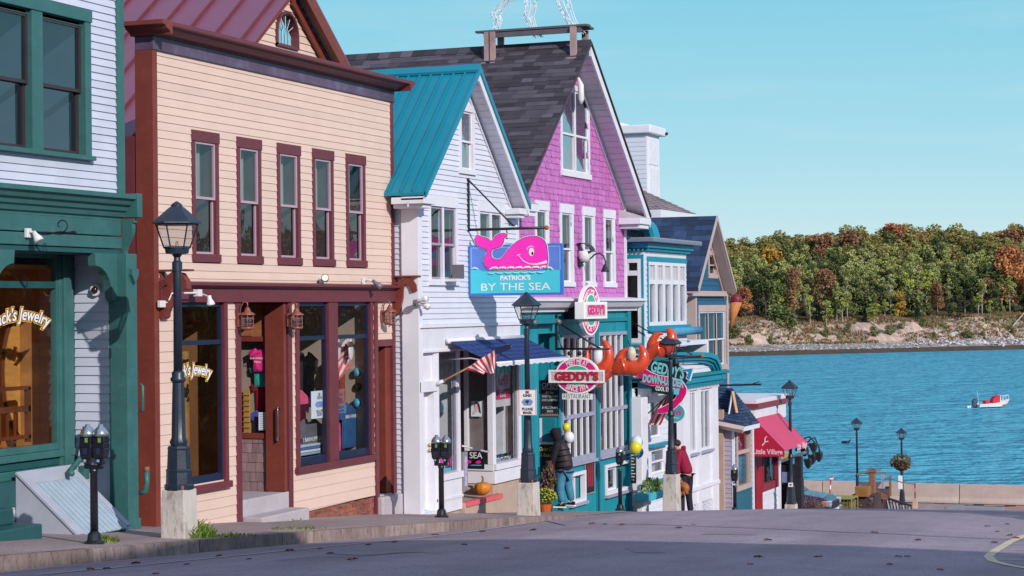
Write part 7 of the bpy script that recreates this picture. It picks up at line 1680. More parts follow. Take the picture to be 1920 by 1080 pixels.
# ================================================================ street lamps
blk_iron = M('lamp_black','#27303f',.38,.12,6,metal=.1,bump=.15,bscale=40,spec=.5); conw = M('worn_concrete','#c4bbb4',.9,.14,3.5,bump=1,bscale=18,dirt=.9,dirtcol='#7d6453',stretch=(1,1,.45))
lglass = glass('lamp_glass',.05,(.9,.9,.88))
def street_lamp(label,X,Y,H,base_h=.62,s=1.0,base=True,rot=.5,grp='street lamps along the pavement',zb=None):
    z0 = (g(Y) if zb is None else zb); t = thing('street_lamp',label,'street lamp',(X,Y,z0),grp); zt = z0+H; zb_ = z0+(base_h if base else 0)
    if base:
        mb = MB(); w = .17; mb.hexa([(X-w-.01,Y-w-.01,z0-.3),(X+w+.01,Y-w-.01,z0-.3),(X+w+.01,Y+w+.01,z0-.3),(X-w-.01,Y+w+.01,z0-.3),(X-w+.01,Y-w+.01,zb_),(X+w-.01,Y-w+.01,zb_),(X+w-.01,Y+w-.01,zb_),(X-w+.01,Y+w-.01,zb_)]).build('concrete_base',conw,t,bevel=.012)
        bt = MB()
        for a,b in ((-1,-1),(1,-1),(1,1),(-1,1)): bt.lathe(X+a*.12,Y+b*.12,[(.02,zb_),(.02,zb_+.05),(.01,zb_+.055)],6)
        bt.build('anchor_bolts',MATS['rust'],t)
    o8 = pi/8; rot = atan2(-Y,-X)+pi/6
    MB().lathe(X,Y,[(.165*s,zb_),(.17*s,zb_+.05),(.15*s,zb_+.07),(.145*s,zb_+.22),(.15*s,zb_+.24),(.135*s,zb_+.26),(.125*s,zb_+.5),(.13*s,zb_+.52),(.115*s,zb_+.55)],8,o8).build('octagonal_base',blk_iron,t)
    zf = zb_+.55; fl = MB(); n = 40
    i0 = 0
    for (r,z) in ((.085,zf),(.10,zf+.05),(.078,zf+.1),(.072,zf+.4),(.065,zf+.7),(.062,zf+.8)):
        for j in range(n): a = 2*pi*j/n; rr = r*s*(1+.05*(cos(12*a))); fl.v.append((X+rr*cos(a),Y+rr*sin(a),z))
    for k in range(5):
        for j in range(n): fl.f.append((k*n+j,k*n+(j+1) % n,(k+1)*n+(j+1) % n,(k+1)*n+j)); fl.t.append(.5)
    fl.build('fluted_shaft',blk_iron,t,smooth=True)
    MB().lathe(X,Y,[(.065*s,zf+.8),(.085*s,zf+.82),(.09*s,zf+.85),(.07*s,zf+.88),(.075*s,zf+.92),(.055*s,zf+.95)],16).build('collar',blk_iron,t,smooth=True)
    zh = zt-.62*s
    MB().lathe(X,Y,[(.052*s,zf+.95),(.046*s,zh-.2),(.046*s,zh-.1)],14).build('pole',blk_iron,t,smooth=True)
    MB().lathe(X,Y,[(.058*s,zh-.19),(.058*s,zh-.08),(.04*s,zh-.06),(.035*s,zh-.02),(.06*s,zh+.02),(.13*s,zh+.03),(.14*s,zh+.10),(.12*s,zh+.105)],4 if False else 12,o8).build('head_collar',blk_iron,t)
    rb,rt = .145*s,.235*s; h0,h1 = zh+.10,zh+.36*1.0*s; fr = MB(); cor = []
    for k in range(6):
        a = rot+k*pi/3; p,q = (X+rb*cos(a),Y+rb*sin(a),h0),(X+rt*cos(a),Y+rt*sin(a),h1); cor.append((p,q)); fr.tube([p,q],.009*s,5)
    fr.lathe(X,Y,[(rt+.0,h1-.015),(rt+.015,h1),(rt,h1+.01)],6,rot); fr.lathe(X,Y,[(rb-.02,h0-.02),(rb+.01,h0),(rb,h0+.02)],6,rot); lf = fr.build('lantern_frame',blk_iron,t)
    for k in range(6): (a,b),(c,d) = cor[k],cor[(k+1) % 6]; MB().face([a,c,d,b]).build('pane',lglass,lf)
    MB().lathe(X,Y,[(.02*s,h0),(.022*s,h0+.06),(.012*s,h0+.09)],8).build('bulb',glass('bulb_glass',.2,(.9,.88,.8)),t,smooth=True)
    hr = MB().lathe(X,Y,[(rt+.045*s,h1+.005),(rt+.04*s,h1+.025),(.085*s,h1+.19*s),(.065*s,h1+.2*s)],6,rot).build('roof',blk_iron,t); MB().lathe(X,Y,[(.065*s,h1+.19*s),(.065*s,zt-.05),(.05*s,zt-.03),(.01,zt)],12).build('vent_cap',blk_iron,t)
    return t
street_lamp('tall dark street lamp on a stained white concrete block in front of the tan building',onY(334,700,21.75).x,21.75,4.27,rot=.35,s=1.12)
street_lamp('dark street lamp by the blue awning with a BE KIND notice on its pole',onY(989,750,34.2).x,34.2,4.15,.62,rot=.2)
street_lamp('dark street lamp in front of the lobster claws and the stooping man',onY(1258,780,44.6).x,44.6,3.98,.66,rot=.5,zb=-4.62)
street_lamp('dark street lamp standing beside the crimson awning against the water',onY(1482,830,57.6).x,57.6,4.3,.62,.93,zb=-6.55,rot=.3)
def thin_lamp(label,px,ptop,Y,basket=False):
    a = onY(px,ptop,Y); zb = g(Y); return street_lamp(label,a.x,Y,a.z-zb,base=False,s=.86,rot=.4,grp='street lamps on the waterfront'),a
thin_lamp('dark street lamp rising behind the timber ramp against the water',1606,783,80)
lp6,a6 = thin_lamp('dark street lamp with a hanging flower basket in front of the sea wall',1690,802,84.2)
FB = thing('flower_basket','round hanging basket of dark trailing flowers on the waterfront lamp post','flower basket',tuple(onY(1690,866,84.2)))
rnd = random.Random(11); c = onY(1690,868,84.2); mb = MB(); mb.lathe(c.x,c.y,[(.05,c.z-.36),(.25,c.z-.25),(.36,c.z-.05),(.38,c.z+.05)],14).build('basket',M('coir','#4a3428',.9,.3,8),FB)
def leafcloud(name,mats,par,c,R,n,size,flat=1,seed=1,kind='stuff',up=.3,bias=.6):
    rnd = random.Random(seed); mbs = [MB() for _ in mats]
    for k in range(n):
        while True:
            p = Vector((rnd.uniform(-1,1),rnd.uniform(-1,1),rnd.uniform(-1,1)))
            if p.length <= 1: break
        p = p.normalized()*(p.length**bias); q = Vector((c[0]+p.x*R[0],c[1]+p.y*R[1],c[2]+p.z*R[2])); s = size*rnd.uniform(.6,1.4)
        u = Vector((rnd.gauss(0,1),rnd.gauss(0,1),rnd.gauss(0,1))).normalized(); v = u.cross(Vector((rnd.gauss(0,1),rnd.gauss(0,1),rnd.gauss(0,1)))).normalized()
        mb = mbs[rnd.randrange(len(mats))]; mb.tone = rnd.random(); mb.face([q-u*s,q-v*s*.45,q+u*s,q+v*s*.45])
    return [mb.build(name,mt,par,kind=kind) for mb,mt in zip(mbs,mats) if mb.f]
lg1 = M('leaf_green','#4f6a2a',.7,.25,5,tone=.35); lg2 = M('leaf_olive','#6a6a34',.7,.25,5,tone=.35); lr = M('leaf_maroon','#5d2a34',.7,.25,5,tone=.35)
leafcloud('foliage',[lg2,lr],FB,(c.x,c.y,c.z+.02),(.48,.48,.36),420,.06)
# notice on lamp two
q = lambda px,py: onX(px,py,-13.0)
ln = thing('mask_notice','white BE KIND PLEASE MASK notice with red edge on the lamp post by the awning','notice',tuple(onY(989,754,34.0)))
a,b = onY(973,730,34.05),onY(1006,779,34.05)
MB().box(a.x,b.x,34.04,34.06,b.z,a.z).build('sheet',swt,ln); rr = M('notice_red','#c03a4a',.6); mb = MB(); w = .008
mb.box(a.x,b.x,34.036,34.04,a.z-w,a.z).box(a.x,b.x,34.036,34.04,b.z,b.z+w).box(b.x-w,b.x,34.036,34.04,b.z+w,a.z-w).box(a.x,a.x+w,34.036,34.04,b.z+w,a.z-w).build('red_border',rr,ln)
cx,cz,hh = (a.x+b.x)/2,(a.z+b.z)/2,a.z-b.z
for s,k in (('BE',.39),('KIND',.26),('PLEASE',-.26),('MASK',-.4)): text('lettering',s,inkd,ln,(cx,34.035,cz+hh*k),.07,right=(1,0,0),ext=.0008,bold=.0015)
MB().prism([(cx-.11,cz+.015),(cx-.07,cz+.06),(cx+.07,cz+.06),(cx+.11,cz+.015),(cx+.07,cz-.055),(cx-.07,cz-.055)],'y',34.034,34.038).build('mask_drawing',M('mask_blue','#7c94c8'),ln)
for k in range(2): MB().ball((cx-.015+k*.03,34.032,cz+.02),.018,6,5,sz=1.4).build('lobster_drawing',inkd,ln)
MB().tube([(cx,34.032,cz+.02),(cx,34.032,cz-.04)],.006,4).build('lobster_drawing',inkd,ln)
MB().box(cx-.06,cx+.1,34.06,34.2,cz-.02,cz+.02).build('strap',blk_iron,ln)
t = thing('lamp_sticker','small square sticker on the base of the lamp post by the crimson awning','sticker',tuple(onY(1482,909,57.4))); a,b = onY(1478,905,57.44),onY(1487,913,57.44); MB().box(a.x,b.x,57.435,57.445,b.z,a.z).build('sheet',swt,t); MB().box(a.x+.04,b.x-.04,57.43,57.434,b.z+.04,a.z-.04).build('symbol',inkd,t)
# ================================================================ parking meters
mblk = M('meter_black','#1b1c26',.3,.1,8,spec=.6,coat=.3); msil = M('meter_dome','#b9bcc4',.22,.1,6,metal=.85)
def meter(label,X,Y,ztop,double=True,s=1.0,zb=None):
    z0 = (g(Y) if zb is None else zb)+.004; t = thing('parking_meter',label,'parking meter',(X,Y,z0),'parking meters along the kerb'); hp = ztop-z0-.52*s
    MB().lathe(X,Y,[(.12*s,z0),(.12*s,z0+.03),(.085*s,z0+.05),(.075*s,z0+.12),(.05*s,z0+.15)],16).build('foot',mblk,t,smooth=False)
    MB().lathe(X,Y,[(.048*s,z0+.14),(.045*s,z0+hp-.06),(.055*s,z0+hp-.04),(.05*s,z0+hp)],14).build('pole',mblk,t,smooth=True)
    offs = (-.085,.085) if double else (0,)
    if double: MB().box(X-.12*s,X+.12*s,Y-.03,Y+.03,z0+hp-.01,z0+hp+.04).build('yoke',mblk,t,bevel=.01)
    for k,dx in enumerate(offs):
        x,y = X+dx*s*.95,Y+(k*.03); zz0 = z0+hp+.04
        h = MB(); R = lambda z,wx,wy: [(x-wx,y-wy,z),(x+wx,y-wy,z),(x+wx,y+wy,z),(x-wx,y+wy,z)]
        L = [(zz0,.035,.035),(zz0+.05,.04,.04),(zz0+.08,.068,.055),(zz0+.2,.084,.065),(zz0+.26,.08,.062),(zz0+.34,.078,.06)]
        for (za,ax,ay),(zb2,bx2,by2) in zip(L,L[1:]): h.hexa(R(za,ax*s,ay*s)+R(zb2,bx2*s,by2*s))
        h.build('housing',mblk,t,bevel=.008)
        MB().lathe(x,y,[(.088*s,zz0+.335),(.092*s,zz0+.36),(.085*s,zz0+.39),(.06*s,zz0+.43),(.03*s,zz0+.455),(.028*s,zz0+.475),(.005,zz0+.48)],18).build('dome',msil,t,smooth=True)
        MB().box(x+.0,x+.04,y-.066*s,y-.062*s,zz0+.265,zz0+.32).build('sticker',M('meter_green','#6fa050',.5,.1,30),t)
        MB().box(x-.03,x+.03,y-.070*s,y-.064*s,zz0+.12,zz0+.2).build('coin_plate',M('meter_slate','#2c3350',.25),t,bevel=.004)
        MB().tube([(x+.0,y-.06,zz0+.06),(x+.0,y-.075,zz0+.03)],.022,8).build('vault_lock',msil,t)
    return t
def meter_at(label,px,pyt,Y,X,**k): return meter(label,X,Y,onX(px,pyt,X).z,**k)
for (lab,px,pt,pb,kw) in (('double headed black parking meter nearest the camera, by the cellar hatch',177,795,1020,{}),('double headed black parking meter in front of the white shop',828,815,970,{}),('black parking meter in front of the teal pub wall',1163,836,957,dict(double=False)),('black parking meter in front of the lilac shop wall',1378,870,962,dict(double=False))):
    # stand it on the pavement strip behind the kerb
    Xm = -12.95; d = ray(px,pb); best = None
    for k in range(0,30):
        X_ = -12.75-.05*k; p = d*(X_/d.x)
        e = abs(p.z-g(p.y)-.004)
        if best is None or e < best[0]: best = (e,X_,p.y)
    X_,Y_ = (best[1],best[2]); 
    zt = onX(px,pt,X_).z
    o = meter(lab,X_,Y_,zt,zb=(onX(px,pb,X_).z if px > 1100 else None),**kw)
# ================================================================ plants, balloons, small objects by the pub
def mum(label,px,py,Y,r,cols,pot=True):
    c = onY(px,py,Y); z = c.z; t = thing('chrysanthemum_pot',label,'plant pot',(c.x,Y,z-r)); 
    MB().lathe(c.x,Y,[(r*.45,z-r*1.35),(r*.62,z-r*.6),(r*.66,z-r*.55)],14).build('pot',M('terracotta','#b0582c',.7,.15,5),t)
    leafcloud('foliage',[lg1,lg2],t,(c.x,Y,z),(r,r,r*.7),500,r*.13,bias=.4)
    rnd = random.Random(3); mb = MB()
    for k in range(130):
        a,b = rnd.uniform(0,2*pi),rnd.uniform(-.2,1); q_ = sqrt(max(0,1-b*b)); mb.ball((c.x+r*1.02*q_*cos(a),Y+r*1.02*q_*sin(a),z+r*.74*b),r*.07,6,3,sz=.6)
    mb.build('flowers',cols,t,kind='stuff'); return t
mum('round pot of yellow chrysanthemums behind the lamp post base at the pub door',1022,932,38.2,.24,M('mum_yellow','#c9c83a',.6,.2))
t = thing('flower_display','tall dark display of maroon and orange flowers behind the man in the vest','plants',tuple(onY(1032,910,39.3))); c = onY(1030,895,39.3)
MB().tube([c-Vector((0,0,.75)),c+Vector((0,0,.35))],.06,8).build('stem',MATS['coir'],t)
leafcloud('foliage',[lr,lg1,M('bloom_orange','#8a4a34',.7,.2),M('bloom_pink','#8d5070',.7,.2)],t,c-Vector((.02,0,.05)),(.17,.2,.34),260,.04)
wd_ = None
for i,(px,py,r,col,lab) in enumerate(((1062,801,.085,'#d8cc2c','yellow balloon tied by the teal pub window above the white one'),(1067,820,.12,'#dcdce4','white balloon tied by the teal pub window beside the man in the vest'),(1194,829,.145,'#cfd8e4','pale blue and white balloon at the corner of the teal pub'),(1192,839,.145,'#d8cc2c','yellow balloon at the corner of the teal pub'),(1197,848,.125,'#1f78b8','bright blue balloon hanging lowest at the corner of the teal pub'))):
    c = onX(px,py,-14.72) if i < 2 else onX(px,py,-14.55); t = thing('balloon',lab,'balloon',tuple(c),'balloons on the pub front')
    MB().ball(tuple(c),r,18,12,sz=1.12).build('skin',M('balloon_%d' % i,col,.25,.04,coat=.4),t,smooth=True); MB().tube([c-Vector((0,0,r*1.1)),c-Vector((0,0,r*1.22))],[.012,.025],8).build('knot',MATS['balloon_%d' % i],t); MB().tube([c-Vector((0,0,r*1.2)),c+Vector((-.25,.1,-r*1.7))],.003,4).build('string',pw,t)
# planter box by the gift shop
t = thing('planter_box','turquoise planter box with green plants beside the lamp post base','planter',tuple(onX(1233,925,-14.6))); a,b = onX(1221,940,-14.3),onX(1250,918,-14.3)
MB().box(-14.7,-14.3,a.y,b.y,a.z,b.z+.02).build('box',M('turquoise_paint','#48b0c4',.5,.08),t,bevel=.01); leafcloud('foliage',[lg1,M('leaf_bright','#8a9a3a',.7,.2,tone=.3)],t,(-14.5,(a.y+b.y)/2,b.z+.12),(.22,abs(b.y-a.y)/2,.22),380,.05)
# weeds at the pavement
def weed(label,X,Y,r,h,n,seed):
    t = thing('weed_clump',label,'weeds',(X,Y,g(Y)),'weeds in the pavement joints'); rnd = random.Random(seed); mb = MB(); mb2 = MB()
    for k in range(n):
        a = rnd.uniform(0,2*pi); rr = r*rnd.random()**.6; x,y = X+rr*cos(a)*.6,Y+rr*sin(a); ln = h*rnd.uniform(.5,1.1)*(1-.6*rr/r); dx,dy = rnd.gauss(0,.35)*ln,rnd.gauss(0,.45)*ln; z = g(y)+.004; w = .008
        m_ = mb if k % 2 else mb2; m_.tone = rnd.random(); px_,py_ = -dy/ln*w if ln else w,dx/ln*w if ln else w
        m_.face([(x-w,y-w*.3,z),(x+w,y+w*.3,z),(x+dx*.5+w*1.2,y+dy*.5,z+ln*.6),(x+dx*.5-w*1.2,y+dy*.5,z+ln*.6)]); m_.face([(x+dx*.5-w*1.2,y+dy*.5,z+ln*.6),(x+dx*.5+w*1.2,y+dy*.5,z+ln*.6),(x+dx,y+dy,z+ln)])
        if k % 3 == 0:
            s = .022; q_ = Vector((x+dx,y+dy,z+ln*.9)); m_.face([q_+Vector((-s,0,0)),q_+Vector((0,s*.6,.01)),q_+Vector((s,0,.012)),q_+Vector((0,-s*.6,-.004))])
    mb.build('grass_blades',M('weed_green','#56752a',.7,.2,6,tone=.4),t,kind='stuff'); mb2.build('grass_blades',M('weed_light','#7c8a3c',.7,.2,6,tone=.4),t,kind='stuff')
def sp(px,py):
    d = ray(px,py); best = min(((abs((d*(X_/d.x)).z-g((d*(X_/d.x)).y)),X_) for X_ in [-12.76-.03*k for k in range(80)]),key=lambda e: e[0]); p = d*(best[1]/d.x); return p.x,p.y
for i,(px,py,r,h,n,lab) in enumerate(((372,1008,.30,.24,420,'bushy green weeds at the foot of the white lamp block'),(200,1017,.2,.10,160,'small tuft of grass beside the nearest parking meter'),(495,976,.12,.06,50,'thin grass at the foot of the lower concrete step'),(604,966,.14,.09,60,'grass tuft in front of the brick foundation'),(706,962,.2,.10,80,'grass tuft at the corner of the tan building foundation'),(770,958,.3,.08,90,'grass strip below the weathered plank gate'),(130,990,.1,.08,30,'sparse grass between green steps and cellar hatch'),(1010,958,.1,.08,40,'grass blades behind the second lamp block'),(430,1006,.5,.05,110,'sparse low grass along the back of the kerb'),(560,992,.6,.04,90,'thin grass growing behind the kerb below the steps'),(530,976,.5,.05,90,'thin grass along the foot of the lower concrete step, farther end'))):
    x,y = sp(px,py); weed(lab,x,y,r,h,n,i)
# ================================================================ hanging signs and flag by the gift shop
YD = 46.05; q = lambda px,py: onY(px,py,YD)
t = thing('sign_bracket','long black steel arm with brace over the gift shop carrying the ribbon sign','bracket',tuple(q(1190,668)))
MB().tube([q(1186,668.5),q(1314,667.5)],.028,8).build('arm',ironm,t,smooth=True); MB().tube([q(1183,602),q(1225,627),q(1298,665)],.016,6).build('brace',ironm,t,smooth=True); MB().ball(tuple(q(1316,667.5)),.05,10,6).build('finial',M('rust_orange','#9a5a34'),t)
for px in (1262,1281): MB().tube([q(px,668),q(px,684)],.01,4).build('chain',ironm,t)
MB().lathe(q(1268,668).x,YD-.05,[(.02,q(1268,668).z),(.04,q(1268,672).z),(.09,q(1268,682).z),(.08,q(1268,684).z)],12).build('spot_lamp',ironm,t,smooth=True)
RB = thing('ribbon_sign','black oval sign wrapped by a pink ribbon reading DOWN-UNDER behind the third lamp post','sign',tuple(q(1250,710)))
k6 = lambda u,v: q(1180+u/6,560+v/6)
def poly(par,pts,y0,y1,mt,nm,f=k6): return MB().prism([(f(*p).x,f(*p).z) for p in pts],'y',YD+y0,YD+y1).build(nm,mt,par,recalc=True)
dk2 = M('sign_charcoal','#232a34',.45,.05); mag = M('sign_magenta','#d0186c',.4,.25,30); cyn = M('lettering_aqua','#7cc9d0',.5,.03); sbl = M('sign_cyan_blue','#1c8cc0',.45)
ov = [(205,800),(240,745),(300,712),(370,702),(450,715),(530,745),(600,790),(640,850),(645,920),(600,990),(540,1050),(440,1075),(340,1060),(270,1010),(220,940),(195,870)]
poly(RB,grow(ov,8),-.02,.03,M('black_sign','#1d1a22'),'border'); poly(RB,ov,-.03,-.021,dk2,'board')
rib = [(85,875),(165,775),(250,830),(330,862),(440,880),(540,905),(610,940),(650,1010),(645,1070),(600,1150),(520,1230),(430,1280),(330,1290),(330,1240),(420,1200),(520,1130),(560,1060),(560,1010),(470,985),(360,975),(250,975),(130,940),(165,900)]
poly(RB,grow(rib,6),-.045,-.031,swt,'ribbon_edge'); poly(RB,rib,-.055,-.046,mag,'ribbon')
poly(RB,[(595,795),(735,772),(690,925),(640,900),(665,825),(600,820)],-.05,.0,swt,'arrow_edge'); poly(RB,[(607,797),(722,783),(685,910),(652,893),(676,820),(612,815)],-.06,-.051,sbl,'arrow'); poly(RB,[(510,1010),(572,1010),(560,1080),(505,1075)],-.062,-.056,MATS['sign_aqua'],'aqua_patch')
rt_ = (k6(600,850)-k6(270,760)); tilt = Vector((1,0,-.22)).normalized(); upv = Vector((.22,0,1)).normalized()
a = k6(435,800); text('lettering',"GEDDY'S",cyn,RB,(a.x,YD-.036,a.z-.02),.36,right=tilt,up=upv,ext=.003,bold=.012,fit=.86)
a = k6(385,928); text('lettering','DOWN-UNDER',cyn,RB,(a.x,YD-.062,a.z),.26,right=Vector((1,0,-.13)).normalized(),up=Vector((.13,0,1)).normalized(),ext=.003,bold=.012,fit=1.05)
a = k6(410,1022); text('lettering','COOL STUFF!',swt,RB,(a.x,YD-.036,a.z),.14,right=Vector((1,0,-.1)).normalized(),up=Vector((.1,0,1)).normalized(),ext=.002,bold=.004,fit=.5)
TO = thing('small_oval_sign','small turquoise oval sign with rose lettering under the ribbon sign','sign',tuple(onY(1264,774,46.6))); c = onY(1264,774,46.6); rx = .27
ell(c.x,c.z,rx+.02,.245,46.6,46.64,swt,'border',TO); ell(c.x,c.z,rx,.225,46.59,46.6,M('sign_turquoise','#3fa3ac',.5),'board',TO); text('lettering','JAWS',M('sign_rose','#d8257c'),TO,(c.x+.02,46.585,c.z),.15,right=(1,0,0),ext=.002,bold=.004); text('lettering','gift shop',pw,TO,(c.x,46.585,c.z-.12),.07,right=(1,0,0),ext=.001)
# limp second flag
F2 = thing('flag','limp red and white striped flag hanging down beside the third lamp post','flag',tuple(onY(1250,740,46.3)))
Yf2 = 46.4; q = lambda px,py: onY(px,py,Yf2); N = 9
MB().tube([q(1196,792),q(1262,733)],.016,6).build('pole',M('flag_pole_dark','#3a3440',.5),F2,smooth=True)
for i in range(N):
    mb = MB(); K = 8
    def Q(u,v):
        top = q(1248,742).lerp(q(1258,741),u); mid = q(1226,766).lerp(q(1256,768),u); bot = q(1213,796).lerp(q(1238,797),u)
        p = top*(1-v)**2+mid*2*v*(1-v)+bot*v*v; return p+Vector((0,.09*sin(u*11+v*2),0))
    for j in range(K): mb.face([Q(i/N,j/K),Q((i+1)/N,j/K),Q((i+1)/N,(j+1)/K),Q(i/N,(j+1)/K)])
    mb.build('stripe',(MATS['flag_red'],MATS['flag_white'])[i % 2],F2,smooth=True)
# ================================================================ people
def skinmesh(name,verts,edges,radii,mat,par,sub=2,root=0):
    me = bpy.data.meshes.new(name); og = worigin(par); me.from_pydata([tuple(Vector(v)-og) for v in verts],edges,[])
    o = bpy.data.objects.new(name,me); COL.objects.link(o); o.parent = par; me.materials.append(mat)
    md = o.modifiers.new('skin','SKIN'); md.use_smooth_shade = True
    for i,sv in enumerate(me.skin_vertices[0].data):
        r = radii[i]; sv.radius = r if isinstance(r,tuple) else (r,r); sv.use_root = (i == root)
    s = o.modifiers.new('sub','SUBSURF'); s.levels = sub; s.render_levels = sub; return o
def chain(*L):   # list of (point, radius) chains -> verts, edges, radii ; a chain may start with an index of an earlier vertex
    V,E,Rr = [],[],[]
    for ch in L:
        prev = None
        for it in ch:
            if isinstance(it,int): prev = it; continue
            V.append(it[0]); Rr.append(it[1]); i = len(V)-1
            if prev is not None: E.append((prev,i))
            prev = i
    return V,E,Rr
skin = M('skin_tone','#b88674',.55,.08,8)
def person(label,P,mats,s=1.0):
    """P: dict of joints (Vectors). Lateral pairs share names with 1 and 2."""
    t = thing('person',label,'person',(P['hip'].x,P['hip'].y,P['toe1'].z)); hm = P['head']-P['neck']
    V,E,R_ = chain([(P['hip'],.10*s),(P['waist'],.09*s),(P['chest'],.11*s),(P['neck'],.055*s),(P['neck'].lerp(P['head'],.45),.06*s),(P['head'],.092*s),(P['head']+hm.normalized()*.08*s,.085*s)],
                     [2,(P['sh1'],.055*s),(P['el1'],.042*s),(P['wr1'],.03*s),(P['ha1'],.035*s)],[2,(P['sh2'],.055*s),(P['el2'],.042*s),(P['wr2'],.03*s),(P['ha2'],.035*s)],
                     [0,(P['th1'],.085*s),(P['kn1'],.06*s),(P['an1'],.04*s),(P['toe1'],.035*s)],[0,(P['th2'],.085*s),(P['kn2'],.06*s),(P['an2'],.04*s),(P['toe2'],.035*s)])
    skinmesh('body',V,E,R_,skin,t)
    return t
# man in the dark quilted vest, reading the menu
Ym,Xm = 40.6,None
q = lambda px,py,dy=0: onY(px,py,Ym+0)+Vector((0,dy,0))
zf = q(1060,949).z
P1 = dict(hip=q(1057,882),waist=q(1056,868),chest=q(1050,843),neck=q(1044,825),head=q(1040,812),sh1=q(1050,836,-.17),el1=q(1044,858,-.24),wr1=q(1041,877,-.2),ha1=q(1043,884,-.16),sh2=q(1050,836,.17),el2=q(1046,858,.24),wr2=q(1040,872,.18),ha2=q(1036,878,.12),
          th1=q(1055,888,-.09),kn1=q(1053,915,-.11),an1=q(1058,943,-.12),toe1=q(1052,948,-.13),th2=q(1059,888,.09),kn2=q(1063,915,.11),an2=q(1069,942,.12),toe2=q(1063,947,.13))
m1 = person('person in dark quilted vest, black hood and pale blue jeans reading the pub menu',P1,None)
dark1 = M('black_fleece','#1e1a22',.85,.15,8,bump=.3,bscale=60); vest = M('plum_vest','#33262e',.6,.15,6,bump=.3,bscale=30); jean = M('pale_jeans','#3f7c98',.8,.18,7,bump=.4,bscale=50)
V,E,R_ = chain([(P1['hip']+Vector((0,0,.04)),(.15,.17)),(P1['waist'],(.16,.19)),(P1['chest'],(.165,.2)),(P1['neck'],.10)],[2,(P1['sh1'],.095),(P1['el1'],.075),(P1['wr1'],.06),(P1['ha1'],.05)],[2,(P1['sh2'],.095),(P1['el2'],.075),(P1['wr2'],.06),(P1['ha2'],.05)])
skinmesh('sweater',V,E,R_,dark1,m1)
V,E,R_ = chain([(P1['hip']+Vector((.02,0,-.02)),(.185,.2)),(P1['waist']+Vector((.02,0,-.03)),(.19,.215)),(P1['waist']+Vector((.01,0,.06)),(.18,.21)),(P1['chest']+Vector((.01,0,-.05)),(.19,.22)),(P1['chest']+Vector((.0,0,.05)),(.18,.21)),(P1['neck']+Vector((.02,0,-.02)),.12)])
vo = skinmesh('quilted_vest',V,E,R_,vest,m1)
for k in range(5):
    c = P1['hip'].lerp(P1['chest'],-.05+k*.27)+Vector((.015,0,0)); MB().tube([(c.x+.2*cos(a*pi/9)*1.0,c.y+.215*sin(a*pi/9),c.z+.0) for a in range(19)],.012,5).build('quilt_seam',M('vest_seam','#1d151c',.7),vo,smooth=True)
V,E,R_ = chain([(P1['neck']+Vector((.03,0,-.03)),.11),(P1['neck']+Vector((.02,0,.05)),.10),(P1['head']+Vector((.025,0,.0)),(.125,.125)),(P1['head']+Vector((.02,0,.07)),(.12,.12)),(P1['head']+Vector((.02,0,.12)),.07)])
skinmesh('hood',V,E,R_,dark1,m1)
mk = P1['head']+Vector((-.085,0,-.035)); MB().ball(tuple(mk),.055,10,8,sx=.7,sy=.95,sz=1.0).build('face_mask',M('mask_dark_blue','#2b4a78',.7,.3,30),m1,smooth=True); MB().tube([P1['head']+Vector((-.1,-.07,.03)),P1['head']+Vector((-.115,0,.035)),P1['head']+Vector((-.1,.07,.03))],.012,5).build('sunglasses',MATS['black_sign'],m1)
V,E,R_ = chain([(P1['hip']+Vector((0,0,.02)),(.165,.17)),(P1['th1'],.125),(P1['kn1'],.10),(P1['an1']+Vector((0,0,.01)),.085)],[0,(P1['th2'],.125),(P1['kn2'],.10),(P1['an2']+Vector((0,0,.01)),.085)]); skinmesh('jeans',V,E,R_,jean,m1)
def shoe(par,an,toe,up_,so_):
    d = (toe-an); d.z = 0; d = d.normalized(); b = an-d*.06; z = min(an.z,toe.z)-.035; w = .045; sd = Vector((-d.y,d.x,0)); L = .27
    F = lambda a,s_,zz_: tuple(b+d*a+sd*s_-Vector((0,0,b.z-zz_)))
    MB().hexa([F(-.02,-w,z),F(L,-w*.8,z),F(L,w*.8,z),F(-.02,w,z),F(-.02,-w,z+.03),F(L,-w*.8,z+.03),F(L,w*.8,z+.03),F(-.02,w,z+.03)]).build('shoe_sole',so_,par,bevel=.01)
    MB().hexa([F(-.01,-w*.9,z+.03),F(L-.02,-w*.7,z+.03),F(L-.02,w*.7,z+.03),F(-.01,w*.9,z+.03),F(-.0,-w*.8,z+.11),F(L*.55,-w*.6,z+.085),F(L*.55,w*.6,z+.085),F(-.0,w*.8,z+.11)]).build('shoe',up_,par,bevel=.012)
for s_ in '12': shoe(m1,P1['an'+s_],P1['toe'+s_],MATS['black_sign'],swt)
# stooping man in a crimson hoodie
Yq = 45.6; q = lambda px,py,dy=0: onY(px,py,Yq)+Vector((0,dy,0))
P2 = dict(hip=q(1287,884),waist=q(1284,873),chest=q(1278,855),neck=q(1271,843),head=q(1266,835),sh1=q(1277,850,-.17),el1=q(1274,873,-.24),wr1=q(1277,893,-.2),ha1=q(1281,899,-.18),sh2=q(1277,850,.17),el2=q(1272,872,.2),wr2=q(1278,892,.15),ha2=q(1284,900,.1),
          th1=q(1284,901,-.09),kn1=q(1280,928,-.1),an1=q(1281,962,-.1),toe1=q(1275,967,-.1),th2=q(1290,901,.09),kn2=q(1289,928,.1),an2=q(1293,962,.1),toe2=q(1288,967,.1))
m2 = person('person in crimson hoodie and dark trousers stooping behind the lamp post, carrying a leather glove',P2,None)
hood = M('crimson_hoodie','#8c1038',.8,.15,8,bump=.3,bscale=50); trou = M('dark_trousers','#231c2c',.8,.15,8)
